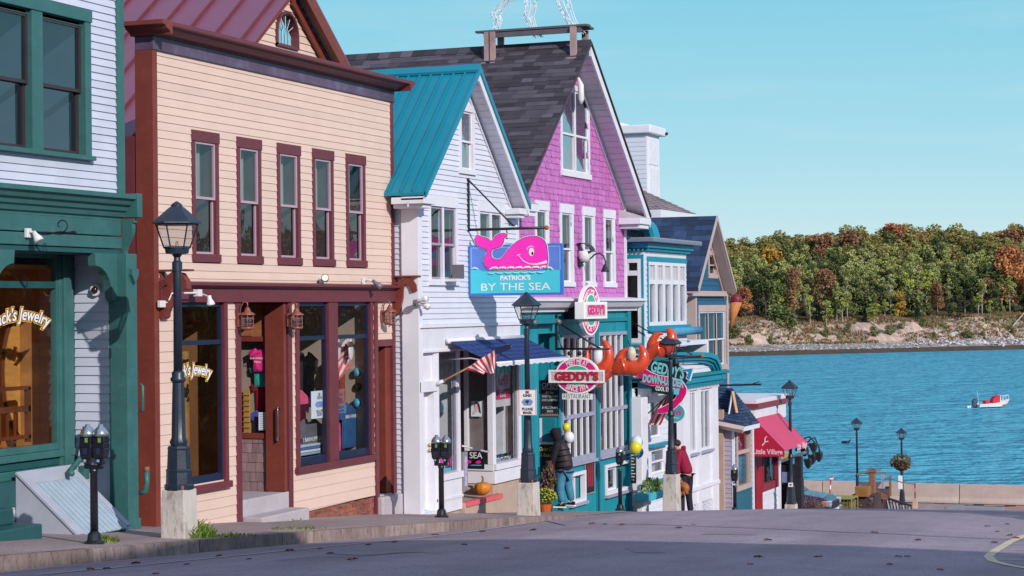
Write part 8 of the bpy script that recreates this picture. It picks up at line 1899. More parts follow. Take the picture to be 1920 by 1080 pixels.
V,E,R_ = chain([(P2['hip']+Vector((0,0,-.07)),(.16,.18)),(P2['hip']+Vector((0,0,.03)),(.165,.18)),(P2['waist'],(.165,.19)),(P2['chest'],(.17,.2)),(P2['neck']+Vector((.03,0,0)),.11)],[3,(P2['sh1'],.10),(P2['el1'],.085),(P2['wr1']+Vector((0,0,.04)),.06)],[3,(P2['sh2'],.10),(P2['el2'],.085),(P2['wr2']+Vector((0,0,.04)),.06)]); skinmesh('hoodie',V,E,R_,hood,m2)
V,E,R_ = chain([(P2['neck']+Vector((.12,0,-.03)),.07),(P2['neck']+Vector((.15,0,.05)),.075),(P2['neck']+Vector((.12,0,.10)),.05)]); skinmesh('hood',V,E,R_,hood,m2)
MB().ball(tuple(P2['head']+Vector((.035,0,.055))),.105,14,10,sx=1.05,sy=.9,sz=.85).build('hair',M('brown_hair','#3a2420',.7,.3,20,bump=.6,bscale=60),m2,smooth=True)
V,E,R_ = chain([(P2['hip']+Vector((0,0,.03)),(.14,.15)),(P2['th1'],.10),(P2['kn1'],.085),(P2['an1'],.075)],[0,(P2['th2'],.11),(P2['kn2'],.085),(P2['an2'],.075)]); skinmesh('trousers',V,E,R_,trou,m2)
for s_ in '12': shoe(m2,P2['an'+s_],P2['toe'+s_],MATS['black_sign'],MATS['black_sign'])
for k in range(5): a = P2['ha1']; MB().tube([a+Vector((-.03+.015*k,-.01,-.01)),a+Vector((-.035+.016*k,-.02,-.06+.008*abs(k-2))),a+Vector((-.02+.014*k,-.0,-.09+.01*abs(k-2)))],[.011,.01,.008],6).build('finger',skin,m2,smooth=True)
gl_ = thing('leather_glove','orange brown baseball glove bundle held by the stooping person','glove',tuple(q(1285,915,-.2))); c = q(1285,914,-.2)
MB().ball(tuple(c),.15,14,10,sx=1.1,sy=.6,sz=1.05).build('palm',M('tan_leather','#9c5a2c',.55,.3,12,bump=.8,bscale=25),gl_,smooth=True)
for k in range(5): a = -1.2+k*.5; MB().tube([c+Vector((0,-.02,0)),c+Vector((.13*sin(a),-.05,-.12*cos(a))),c+Vector((.2*sin(a),-.07,-.19*cos(a)))],[.04,.04,.025],8).build('finger',MATS['tan_leather'],gl_,smooth=True)
MB().ball(tuple(c+Vector((.02,-.1,.0))),.05,8,6).build('ball',M('dark_leather','#5a2c18',.6),gl_,smooth=True)
# ================================================================ waterfront: barriers, car, crate, ramp
bar = M('barrier_concrete','#b9a59c',.9,.12,1.2,bump=.5,bscale=20,dirt=.4,dirtcol='#947a6a'); barj = MATS['dark_interior']
xj = []; x = onY(1541,920,85).x
k0 = -14
for i in range(-10,12):
    a = x+i*2.95; b = a+2.92; z0 = -8.6; z1 = -7.73+random.uniform(-.012,.012)
    if b < -40 or a > 12: continue
    px0 = 960+FPX*(a*Rv.x+85*Rv.y)/(a*Fv.x+85*Fv.y)
    pm_ = (a+b)/2; pm_ = 960+FPX*(pm_*Rv.x+85*Rv.y)/(pm_*Fv.x+85*Fv.y); lab = [l for lo,hi,l in ((1400,1541,'concrete barrier block behind the blue car and kiosk'),(1541,1668,'concrete barrier block behind the orange timber post and marker pole'),(1668,1796,'concrete barrier block behind the lamp post with the flower basket'),(1796,1930,'stained concrete barrier block at the end of the row in view')) if lo < pm_ < hi]
    t = thing('concrete_barrier',lab[0] if lab else 'beige concrete barrier block continuing the waterfront row','barrier',((a+b)/2,85.2,z0),'concrete barriers along the waterfront')
    pr = [(85.0,z0+.06),(85.0,z0+.14),(85.1,z0+.3),(85.16,z1),(85.36,z1),(85.42,z0+.3),(85.52,z0+.14),(85.52,z0+.06)]
    MB().prism(pr,'x',a,b).build('block',bar,t,bevel=.015)
    for (u0,u1) in ((0,.2),(.35,.65),(.8,1)): MB().box(a+2.92*u0+.0,a+2.92*u1,85.05,85.47,z0,z0+.06).build('foot',bar,t)
    for u in (.28,.72): MB().box(a+2.92*u-.2,a+2.92*u+.2,85.03,85.06,z0+.0,z0+.08).build('lifting_slot',barj,t)
MB().box(onY(1776,950,83).x,onY(1880,950,83).x,82.8,83.6,-8.6,-8.48).build('kerb_slab',M('grey_slab','#8a8c98',.8,.1),None,label='low grey kerb slab lying on the brick paving before the barriers',cat='slab')
def pxy(px,py,Y): return onY(px,py,Y)
# timber ramp head with posts and balustrade
RA = thing('timber_ramp','dark timber and stone ramp head with orange rail going down to the water','ramp',tuple(pxy(1620,955,78)))
rstone = M('dark_rubble','#4a3a3c',.9,.3,3,bump=.8,bscale=12); otw = M('orange_timber','#8d5f4c',.7,.15,4)
a,b = pxy(1597,960,78),pxy(1640,929,78); MB().box(a.x,b.x,78,81,-9.4,b.z).build('stone_wall',rstone,RA)
rnd = random.Random(4)
for k in range(26):
    cx_,cz_ = rnd.uniform(a.x+.08,b.x-.08),rnd.uniform(-9.0,b.z-.08); r = rnd.uniform(.06,.11); mb = MB(); mb.tone = rnd.random(); mb.ball((cx_,78,cz_),r,6,4,sz=.7,sy=.5); mb.build('stone',M('rubble_stone','#5f4c4c',.9,.2,6,tone=.4),RA)
a,b = pxy(1604,931,77.9),pxy(1629,913,77.9); MB().box(a.x,b.x,77.8,78.4,a.z,b.z).build('timber_box',M('brown_timber_box','#8f6636',.7,.2,4),RA,bevel=.02)
a = pxy(1635,935,79); b = pxy(1635,880,79); MB().box(a.x-.12,a.x+.12,79,79.2,-9,b.z).build('post',otw,RA,bevel=.02); MB().box(a.x-.17,a.x+.17,78.95,79.25,b.z-.12,b.z).build('post_cap',otw,RA)
MB().tube([pxy(1606,888.5,79),pxy(1635,887,79.1),pxy(1662,886,79.1)],.03,6).build('cross_arm',otw,RA)
rl0,rl1 = pxy(1638,926,79.2),pxy(1708,948,82); MB().tube([rl0,rl1],.05,6).build('lower_rail',M('black_brown_wood','#26202a'),RA); MB().hexa([tuple(v) for v in (pxy(1636,932,79.3),pxy(1665,938,79.3),pxy(1665,938,79.5),pxy(1636,932,79.5),pxy(1636,914,79.3),pxy(1664,929,79.3),pxy(1664,929,79.5),pxy(1636,914,79.5))]).build('side_panel',otw,RA)
for k in range(13):
    f = k/12; a = rl0.lerp(rl1,f); MB().tube([a,a+Vector((.06,0,-.75+.2*f))],.022,4).build('baluster',M('black_brown_wood','#26202a'),RA)
    if k in (4,6,7,9,11): MB().tube([a+Vector((.05,-.1,-.1)),a+Vector((.16,-.1,-.7+.2*f))],.03,4).build('pale_strut',MATS['grey_lilac_trim'],RA)
for (px,p0,p1,w,mt,nm) in ((1655,890,935,.05,MATS['grey_lilac_trim'],'grey_post'),(1669,893,930,.04,otw,'thin_post'),(1688,892,917,.08,swt,'white_post')):
    a,b = pxy(px,p1,82),pxy(px,p0,82); MB().box(a.x-w,a.x+w,82,82.1,a.z,b.z).build(nm,mt,RA)
MB().tube([pxy(1655,900,82),pxy(1668,897,82),pxy(1690,904,82),pxy(1716,908,82)],.02,4).build('hand_rail',otw,RA)
MB().box(pxy(1660,925,82.2).x,pxy(1668,925,82.2).x,82.15,82.3,pxy(1660,936,82.2).z,pxy(1660,912,82.2).z).build('grey_box',M('grey_metal','#77727c'),RA)
t = thing('marker_post','pale pink wooden marker post on the brick paving before the barriers','post',tuple(pxy(1716,950,82.5))); a = pxy(1716,950,82.5); MB().box(a.x-.09,a.x+.09,82.4,82.6,-8.7,pxy(1716,934,82.5).z).build('base',M('pale_pink_wood','#c9a898',.8),t); MB().box(a.x-.03,a.x+.03,82.45,82.55,pxy(1716,934,82.5).z,pxy(1716,906,82.5).z).build('stake',otw,t); MB().box(a.x-.07,a.x+.07,82.42,82.44,pxy(1716,923,82.5).z,pxy(1716,915,82.5).z).build('notice',M('pink_notice','#c08a88',.7),t)
t = thing('marker_pole','thin red and white striped pole with small square sign near the blue car','sign pole',tuple(pxy(1556,955,76))); a,b = pxy(1554,958,76),pxy(1558,893,76)
for k in range(8): MB().tube([a.lerp(b,k/8),a.lerp(b,(k+1)/8)],.03,6).build('band',(M('notice_red','#c03a4a'),swt)[k % 2],t)
c = pxy(1559.5,896.5,76); MB().box(c.x-.07,c.x+.07,75.96,75.99,c.z-.08,c.z+.08).build('plate',swt,t); MB().box(c.x-.07,c.x+.07,75.95,75.958,c.z+.03,c.z+.08).build('red_band',MATS['notice_red'],t); MB().box(c.x-.07,c.x+.07,75.95,75.958,c.z-.08,c.z-.05).build('red_band',MATS['notice_red'],t)
YC = thing('yellow_crate','yellow wire framed crate with nets in front of the barriers','crate',tuple(pxy(1575,955,74))); a,b = pxy(1555,962,74),pxy(1596,936,74); yl = M('yellow_wire','#8f8344',.6,.15,5)
mb = MB()
for yv in (74,75.2):
    for k in range(7): x = a.x+(b.x-a.x)*k/6; mb.tube([(x,yv,a.z-.2),(x,yv,b.z)],.02 if k in (0,6) else .008,4)
    for k in range(6): z = b.z-(b.z-a.z+.2)*k/5; mb.tube([(a.x,yv,z),(b.x,yv,z)],.03 if k == 0 else .008,4)
mb.box(a.x,b.x,74,75.2,b.z-.03,b.z).build('wire_frame',yl,YC); MB().box(a.x+.05,b.x-.05,74.1,75.1,a.z-.2,b.z-.12).build('contents',M('mixed_contents','#6f6540',.8,.5,6),YC); MB().ball((a.x+.25,74.1,a.z+.15),.16,8,6).build('orange_buoy',M('buoy_orange','#c0622c',.5),YC)
# blue car, front end showing
CR = thing('parked_car','dark blue car parked below the hill crest with its front end showing','car',(-18,72,-8)); Yc0 = 71.0; zg_ = g(72)
cb_ = M('car_blue','#0f3450',.3,.08,2,metal=.2,coat=.5); xf_ = pxy(1556,945,Yc0).x; zt_h = pxy(1535,927,Yc0).z; zg_ = zt_h-1.0
pf = [(0,.25),(0,.55),(-.06,.72),(-.25,.86),(-1.0,.98),(-1.15,1.0),(-1.75,1.42),(-2.1,1.48),(-3.1,1.46),(-3.7,1.05),(-4.2,.98),(-4.3,.7),(-4.3,.3),(-3.9,.25)]
mb = MB(); ws = [.82,.86,.86,.86,.84,.84,.62,.6,.6,.82,.84,.84,.84,.82]; n0 = 0
for sgn in (0,1):
    for (u,v),w in zip(pf,ws): mb.v.append((xf_+u,Yc0+.9+(w if sgn else -w),zg_+v))
n = len(pf)
for k in range(n): mb.f.append((k,(k+1) % n,n+(k+1) % n,n+k)); mb.t.append(.5)
mb.f.append(tuple(range(n))[::-1]); mb.f.append(tuple(n+k for k in range(n))); mb.t += [.5]*2
mb.build('body',cb_,CR,bevel=.04,recalc=True)
MB().face([(xf_-1.2,Yc0+.08,zg_+1.03),(xf_-1.78,Yc0+.27,zg_+1.38),(xf_-3.0,Yc0+.27,zg_+1.38),(xf_-3.5,Yc0+.07,zg_+1.03)]).build('side_window',M('dark_glass','#1a222c',.05,spec=.8),CR); MB().face([(xf_-1.14,Yc0+.15,zg_+1.02),(xf_-1.14,Yc0+1.65,zg_+1.02),(xf_-1.72,Yc0+1.45,zg_+1.42),(xf_-1.72,Yc0+.35,zg_+1.42)]).build('windscreen',MATS['dark_glass'],CR)
for y in (Yc0+.12,Yc0+1.68):
    h_ = MB().box(xf_-.3,xf_+.03,y-.16,y+.16,zg_+.55,zg_+.76).build('headlight',M('headlight_glass','#c9d0d8',.1,metal=.5),CR,bevel=.03); MB().box(xf_-.32,xf_-.12,y-.17,y-.155,zg_+.6,zg_+.74).build('indicator',M('indicator_orange','#d8702c',.3),h_)
MB().box(xf_-.05,xf_+.05,Yc0+.35,Yc0+1.45,zg_+.5,zg_+.7).build('grille',MATS['black_sign'],CR); MB().box(xf_-.2,xf_+.08,Yc0+.02,Yc0+1.78,zg_+.28,zg_+.48).build('bumper',M('chrome','#cfcfd6'),CR,bevel=.03); MB().box(xf_+.08,xf_+.09,Yc0+.65,Yc0+1.15,zg_+.32,zg_+.45).build('number_plate',swt,CR)
for xo in (-.8,-3.4):
    for y in (Yc0+.05,Yc0+1.75): w_ = MB().tube([(xf_+xo,y-.1,zg_+.32),(xf_+xo,y+.1,zg_+.32)],.32,20).build('wheel',M('tyre','#1c1c20',.8),CR); MB().tube([(xf_+xo,y-.11,zg_+.32),(xf_+xo,y+.11,zg_+.32)],.19,14).build('rim',M('chrome','#cfcfd6'),w_)
t = thing('twig_shrub','bare purple grey twig shrub beside the black kiosk post','shrub',tuple(pxy(1512,948,66))); c = pxy(1510,948,66); rnd = random.Random(8); mb = MB()
for k in range(170):
    a = Vector((rnd.gauss(.1,.4),rnd.gauss(0,.3),rnd.uniform(.2,.8))); p0 = c+Vector((rnd.gauss(0,.1),0,-.3)); mb.tube([p0,p0+a*.5+Vector((0,0,.1)),p0+a],[.012,.008,.004],3)
mb.build('twigs',M('purple_twig','#7a5a68',.8,.2),t,kind='stuff')
t = thing('flower_bush','low green bush with pale yellow flowers in front of the blue car','shrub',tuple(pxy(1520,950,67))); c = pxy(1522,950,67); leafcloud('foliage',[lg1,lg2],t,c,(.45,.3,.2),400,.05); leafcloud('flowers',[M('pale_yellow_bloom','#d8b87c',.7)],t,pxy(1511,951,66.8),(.18,.2,.12),90,.035)
# ================================================================ boat, bird
bp_ = onZ(1862,764,WZ); BO = thing('motor_boat','small white open motor boat with red cover and outboard riding on the blue water','boat',tuple(bp_)); hd = (Rv*1.0+Vector((0,0,0))); hd = Vector((Rv.x,Rv.y,0)).normalized(); hd = (hd+.25*Vector((-hd.y,hd.x,0))).normalized(); sd = Vector((-hd.y,hd.x,0)); ppm = (bp_.length)/FPX
def BQ(u,s,h): return bp_+hd*u+sd*s+Vector((0,0,h))
L = 66*ppm; secs = []; nS = 10; mb = MB(); prof_n = 6
for i in range(nS+1):
    f = i/nS; u = -L/2+L*f; w = .95*(1-max(0,f-.45)**2*3.0); w = max(w,.04); fr = .5+.5*f**2.2; ch = .12+.3*max(0,f-.5)**1.3
    for (sgn,hh,ww) in ((-1,fr,1),(-1,ch,.86),(0,-.2+.55*max(0,f-.6)*1.3,0),(1,ch,.86),(1,fr,1),(1,fr-.06,.88),(-1,fr-.06,.88)): mb.v.append(tuple(BQ(u-(.75-min(.75,hh*.75))*max(0,f-.6)*2.2,sgn*w*ww,hh)))
for i in range(nS):
    for j in range(7): mb.f.append((i*7+j,i*7+(j+1) % 7,(i+1)*7+(j+1) % 7,(i+1)*7+j)); mb.t.append(.5)
mb.f.append(tuple(range(7))); mb.f.append(tuple(nS*7+k for k in range(7))[::-1]); mb.t += [.5]*2
mb.build('hull',M('boat_white','#e4dcd8',.3,.03,coat=.3),BO,recalc=True)
mb = MB(); mb.hexa([tuple(BQ(*p)) for p in ((-L*.25,-.83,.12),(L*.38,-.55,.30),(L*.38,.55,.30),(-L*.25,.83,.12),(-L*.25,-.85,.2),(L*.4,-.55,.40),(L*.4,.55,.4),(-L*.25,.85,.2))]).build('red_waterline',M('antifoul_red','#a8432c',.5),BO)
cv = M('boat_cover_red','#c8203c',.7,.1)
def bprism(P,s0,s1,mt,nm):
    m_ = MB(); n = len(P); 
    for s_ in (s0,s1):
        for u,h in P: m_.v.append(tuple(BQ(u,s_,h)))
    m_.f.append(tuple(range(n))); m_.f.append(tuple(n+k for k in range(n))[::-1]); m_.t += [.5]*2
    for k in range(n): m_.f.append((k,(k+1) % n,n+(k+1) % n,n+k)); m_.t.append(.5)
    return m_.build(nm,mt,BO,recalc=True)
bprism([(-.25,.6),(-.2,1.0),(.1,1.32),(.5,1.5),(.72,1.5),(.74,.6)],-.4,.4,cv,'console_cover'); bprism([(-1.2,.5),(-1.2,.85),(-.7,.9),(-.6,.5)],-.4,.4,cv,'seat_cover'); bprism([(.74,.6),(.78,1.5),(.84,1.5),(.86,.6)],-.42,.42,wtrim,'windshield')
bprism([(-L/2-.5,.2),(-L/2-.55,.9),(-L/2-.3,1.15),(-L/2+.05,1.1),(-L/2-.0,.6),(-L/2-.15,.0)],-.2,.2,M('outboard_dark','#3a4458',.4),'outboard'); 
for u,s_ in ((-L/2-1.2,-.1),(-L/2-.8,.2)): MB().ball(tuple(BQ(u,s_,.12)),.17,8,6).build('fender',wtrim,BO,smooth=True)
for s_ in (-.6,.6):
    MB().tube([BQ(.9,s_,.75),BQ(1.0,s_,1.25),BQ(L*.3,s_*.8,1.4),BQ(L*.47,s_*.3,1.5)],.03,5).build('rail',wtrim,BO)
    for f in (.35,.43): MB().tube([BQ(L*f,s_*.6,.85),BQ(L*f,s_*.6,1.42)],.025,4).build('stanchion',wtrim,BO)
MB().tube([BQ(-L/2+.3,0,.6),BQ(-L/2+.1,0,2.1)],.02,4).build('aerial',wtrim,BO)
c = onZ(1585,831,WZ); t = thing('sea_bird','dark sea bird floating on the water beyond the crimson awning','bird',tuple(c)); MB().ball((c.x,c.y,c.z+.08),.28,10,6,sx=1.5,sy=.7,sz=.5).build('body',MATS['black_brown_wood'],t,smooth=True); MB().tube([c+Vector((.3,0,.12)),c+Vector((.45,0,.3)),c+Vector((.55,0,.32))],[.08,.07,.03],6).build('neck',MATS['black_brown_wood'],t,smooth=True)
# ================================================================ wooded island across the water
S0,S1 = onZ(1370,668.5,WZ),onZ(1920,655,WZ); ev = (S1-S0); LS = ev.length; ev.normalize(); nv = Vector((-ev.y,ev.x,0))
if nv.dot(S0) < 0: nv = -nv
rnd = random.Random(21)
def vn(x,y,sd=0):   # cheap value noise
    def h(i,j): return (sin(i*127.1+j*311.7+sd*74.7)*43758.5453) % 1
    i,j = math.floor(x),math.floor(y); fx,fy = x-i,y-j; fx,fy = fx*fx*(3-2*fx),fy*fy*(3-2*fy)
    return (h(i,j)*(1-fx)+h(i+1,j)*fx)*(1-fy)+(h(i,j+1)*(1-fx)+h(i+1,j+1)*fx)*fy
def terr(s,d):
    j = 2.2*(vn(s/6,1)-.5)+1.0*(vn(s/2,3)-.5); cd_ = 15+3*(vn(s/11,7)-.5)+j
    top = 8.6+2.2*(vn(s/14,9)-.5)
    if d < 4: h = .28*d
    elif d < cd_: h = 1.12+(d-4)/(cd_-4)*1.42
    else:
        cw = 9+7*vn(s/9,13); t_ = min(1,(d-cd_)/cw); h = 2.54+(top-2.54)*(t_**.75)
        if t_ < 1: h += 1.6*(vn(s/1.0,d/4)-.5)*sin(pi*t_)+1.6*(vn(s/3,d/3,2)-.5)*sin(pi*t_)
        if d > cd_+cw: h += (d-cd_-cw)*.13+.6*(vn(s/8,d/8)-.5)
    if d > 140: h -= (d-140)*.05
    return h
def ipt(s,d,dz=0): return S0+ev*s+nv*d+Vector((0,0,terr(s,d)+dz))
def band(name,mat,s0,s1,ds,D,label=None):
    mb = MB(); ns = int((s1-s0)/ds)+1; n = len(D)
    for i in range(ns):
        for d in D: mb.v.append(tuple(ipt(s0+i*ds,d)))
    for i in range(ns-1):
        for j in range(n-1): mb.f.append((i*n+j,(i+1)*n+j,(i+1)*n+j+1,i*n+j+1)); mb.t.append(rnd.random())
    return mb.build(name,mat,None,smooth=True,kind='structure')
band('tidal_shore',M('wet_seaweed_rock','#4a3a28',.6,.35,.6,bump=1,bscale=3),-160,260,1,[-3,0,1.2,2.5,4])
band('island_beach',M('shingle_beach','#958a84',.85,.4,.8,bump=1,bscale=4,dirt=.5,dirtcol='#6f666a'),-160,260,.7,[4,6,8,10,12,14])
cliffm = M('eroded_cliff','#bca294',.9,.25,.5,bump=1,bscale=1.5,dirt=.85,dirtcol='#80684e')
band('island_cliff',cliffm,-160,260,.45,[14]+[14.5+.7*k for k in range(26)])
band('island_ground',M('forest_floor','#4f4230',.9,.35,.4,bump=1,bscale=2),-160,260,3,[32.0]+[36+5*k for k in range(40)])
br_ = [MB(),MB(),MB()]
for k in range(19000):
    s,d = rnd.uniform(-60,170),rnd.uniform(14.2,33); px_ = 1370+s/LS*550; bare = vn(s/7,d/5,5)+.25*vn(s/2,d/2,6); lim = .5+.25*((d-14)/18)
    if 1412 < px_ < 1505: lim -= .3
    if 1525 < px_ < 1640 or 1700 < px_ < 1745: lim -= .12
    if px_ > 1760 or px_ < 1410: lim += .3
    if bare > lim+.1 and d < 28: continue
    p = ipt(s,d); mb = br_[0 if rnd.random() < .45 else 1 if rnd.random() < .6 else 2]; mb.tone = rnd.random(); h = rnd.uniform(.25,.8)
    for q_ in range(3): a = Vector((rnd.gauss(0,.5),rnd.gauss(0,.5),0))*h; b = Vector((rnd.gauss(0,.3),rnd.gauss(0,.3),1))*h; c = p+Vector((rnd.gauss(0,.4),rnd.gauss(0,.4),-.05)); mb.face([c-a*.5,c+a*.5,c+b+a*.3])
for mb,mt in zip(br_,(M('brush_brown','#80674e',.9,.2,3,tone=.4),M('brush_green','#66703e',.9,.2,3,tone=.4),M('brush_rust','#8a5c44',.9,.2,3,tone=.4))): mb.build('cliff_brush',mt,None,kind='stuff',label='low brown and green brush covering the far cliff top',cat='brush')
rk = MB()
for k in range(5200):
    s,d = rnd.uniform(-60,160),3.5+11*rnd.random()**1.1
    if vn(s/5,d/4,8) > .55 and rnd.random() < .75: continue
    big = 1+1.4*max(0,min(1,(s-62)/20)); r = rnd.uniform(.15,.42)*big; p = ipt(s,d+(3*rnd.random() if big > 1.3 else 0)); rk.tone = rnd.random()
    o = [Vector((rnd.uniform(-1,1),rnd.uniform(-1,1),rnd.uniform(-.4,.4))).normalized()*r for _ in range(2)]; z = Vector((0,0,r*rnd.uniform(.4,.9))); a,b = o[0],o[1]
    rk.face([p-a,p-b,p+z]); rk.face([p-b,p+a,p+z]); rk.face([p+a,p+b,p+z]); rk.face([p+b,p-a,p+z])
rk.build('shore_rocks',M('shore_rock','#aaa2a4',.85,.2,.8,tone=.55),None,kind='stuff',label='grey and white rocks scattered along the far beach',cat='rocks')
# tree prototypes
def leafmat(n,c,v=.3): return M(n,c,.75,.2,.25,tone=v,spec=.15)
LMAT = {'aspen': (leafmat('aspen_leaf','#a8a868'),leafmat('aspen_leaf_dark','#82864c')),'lime': (leafmat('lime_leaf','#a8a84e'),leafmat('lime_leaf_dark','#84904a')),'oak': (leafmat('oak_olive','#86814a'),leafmat('oak_rust','#8c7542')),'maple': (leafmat('maple_orange','#c48452'),leafmat('maple_red','#9c6048')),'spruce': (leafmat('spruce_green','#46584a'),leafmat('spruce_dark','#344438')),'gold': (leafmat('gold_leaf','#bc9440'),leafmat('gold_leaf_dark','#a07a3a')),'shrub': (leafmat('shrub_green','#6a7a48'),leafmat('shrub_brown','#76684a')),'rust': (leafmat('rust_leaf','#9a7050'),leafmat('rust_leaf2','#7c5a4a')),'dark': (leafmat('dark_leaf','#6a7044'),leafmat('dark_leaf2','#56603e'))}
pale_bark = M('pale_bark','#b8aca4',.8,.2,3); dark_bark = M('dark_bark','#5a4c46',.9,.2,3)
PROTO = {}
def proto(kind,H,crown_lo,R,n,size,bark,shape,var):
    rd = random.Random(hash((kind == 'x',var,int(H*10),n)) & 0xffff); mt = LMAT[kind]; mbs = [MB(),MB()]; tr = MB()
    lean = rd.uniform(-.04,.04)*H; tr.tube([(0,0,-.5),(lean*.3,0,H*.35),(lean*.7,lean*.3,H*.7),(lean,lean*.4,H*.95)],[H*.016,H*.013,H*.008,H*.002],6)
    cl = []; nc = {'spruce': 0}.get(shape,22 if shape == 'round' else 24)
    if shape != 'spruce':
        for k in range(nc):
            h = crown_lo+(1-crown_lo)*rd.random()**.8; w = R*(sin(pi*min(1,(h-crown_lo)/(1-crown_lo)*.8+.18)))**.7; a = rd.uniform(0,2*pi); rr = w*rd.random()**.5*.8
            c = Vector((lean*h+rr*cos(a),lean*.4*h+rr*sin(a),H*h*.93)); cl.append((c,R*rd.uniform(.2,.42)*(1.25 if shape == 'round' else 1)))
            b0 = Vector((lean*h*.7,0,max(crown_lo*.8,h-.22)*H*.9)); tr.tube([b0,b0.lerp(c,.6)+Vector((0,0,.1)),c],[H*.006,H*.004,H*.0015],4)
        tot = sum(r**2 for c,r in cl)
        for c,r in cl:
            tn = rd.random()
            for k in range(int(n*r*r/tot)):
                while True:
                    p = Vector((rd.uniform(-1,1),rd.uniform(-1,1),rd.uniform(-1,1)))
                    if p.length < 1: break
                p = c+Vector((p.x*r,p.y*r,p.z*r*.8)); s = size*rd.uniform(.5,1.3); u = Vector((rd.gauss(0,1),rd.gauss(0,1),rd.gauss(0,.6))).normalized(); v = u.cross(Vector((rd.gauss(0,1),rd.gauss(0,1),rd.gauss(0,1)))).normalized()
                mb = mbs[0 if rd.random() < .35+.45*tn else 1]; mb.tone = .6*tn+.4*rd.random(); mb.face([p-u*s,p-v*s*.7,p+u*s*.8,p+v*s*.7])
    else:
        for k in range(n):
            h = rd.random()**.75; zz_ = H*(.06+.94*h); w = R*(1-h)*(1+.25*sin(h*40)); a = rd.uniform(0,2*pi); rr = w*rd.random()**.35; p = Vector((rr*cos(a),rr*sin(a),zz_-.15*rr)); s = size*rd.uniform(.6,1.3)
            u = Vector((cos(a),sin(a),-.35)).normalized(); v = Vector((-sin(a),cos(a),rd.gauss(0,.3))).normalized(); mb = mbs[rd.random() < .5]; mb.tone = rd.random(); mb.face([p-u*s,p-v*s*.45,p+u*s,p+v*s*.45])
    root = thing(shape,'x','tree'); tro = tr.build('trunk',bark,root,smooth=True)
    crs = [m_.build('crown',mt_,root) for m_,mt_ in zip(mbs,mt)]
    # one crown mesh with both leaf materials
    a,b = crs; bm = bmesh.new(); bm.from_mesh(a.data); n_a = len(bm.faces); bm.from_mesh(b.data); bm.faces.ensure_lookup_table()
    for i,f in enumerate(bm.faces): f.material_index = 0 if i < n_a else 1
    bm.to_mesh(a.data); bm.free(); a.data.materials.append(mt[1]); bpy.data.objects.remove(b)
    return root,H
def P_(kind,*a): PROTO.setdefault(kind,[]).append(proto(*a))
for v in range(4): P_('aspen','aspen',14,[.36,.46,.55,.4][v],2.4,2800,.23,pale_bark,'tall',v)
for v in range(2): P_('dark','dark',13,.3,3.0,2800,.26,dark_bark,'tall',v+10)
for v in range(2): P_('lime','lime',9,.3,2.0,1500,.23,pale_bark,'tall',v)
for v in range(3): P_('oak','oak',13,.22,4.2,4600,.30,dark_bark,'round',v)
P_('maple','maple',12,.2,4.4,4600,.28,dark_bark,'round',1); P_('rust','rust',10,.25,3.0,2400,.26,dark_bark,'round',2)
for v in range(2): P_('spruce','spruce',10,0,2.6,3000,.3,dark_bark,'spruce',v)
P_('gold','gold',8,.1,2.2,1900,.25,dark_bark,'round',5)
for v in range(3): P_('shrub','shrub',4,.05,2.6,1300,.24,dark_bark,'round',v)
used = set()
def place(kind,name,loc,H,label,group=None,wide=1,cat='tree'):
    root,h0 = rnd.choice(PROTO[kind])
    o = copy_tree(root); o.name = name
    s = H/h0; o.location = loc; o.scale = (s*wide,s*wide,s); o.rotation_euler = (0,0,rnd.uniform(0,6.28)); tag(o,label,cat)
    if group: o['group'] = group
    elif 'group' in o: del o['group']
    return o
def on_island(px,d):   # the point of the island at depth d seen in column px
    lo,hi = -300,500; 
    for _ in range(40):
        m_ = (lo+hi)/2; p = S0+ev*m_+nv*d; x_ = 960+FPX*(p.dot(Rv))/p.dot(Fv)
        if x_ < px: lo = m_
        else: hi = m_
    return m_
def tree_at(kind,name,px,ytop,d,label,group=None,wide=1,ybase=None,cat='tree'):
    s = on_island(px,d); b = ipt(s,d,-.1); D = b.dot(Fv); zt_ = (onY(px,ytop,1)*(b.y)).z; zt_ = ray(px,ytop).z*D
    return place(kind,name,b,max(1.5,zt_-b.z),label,group,wide,cat)
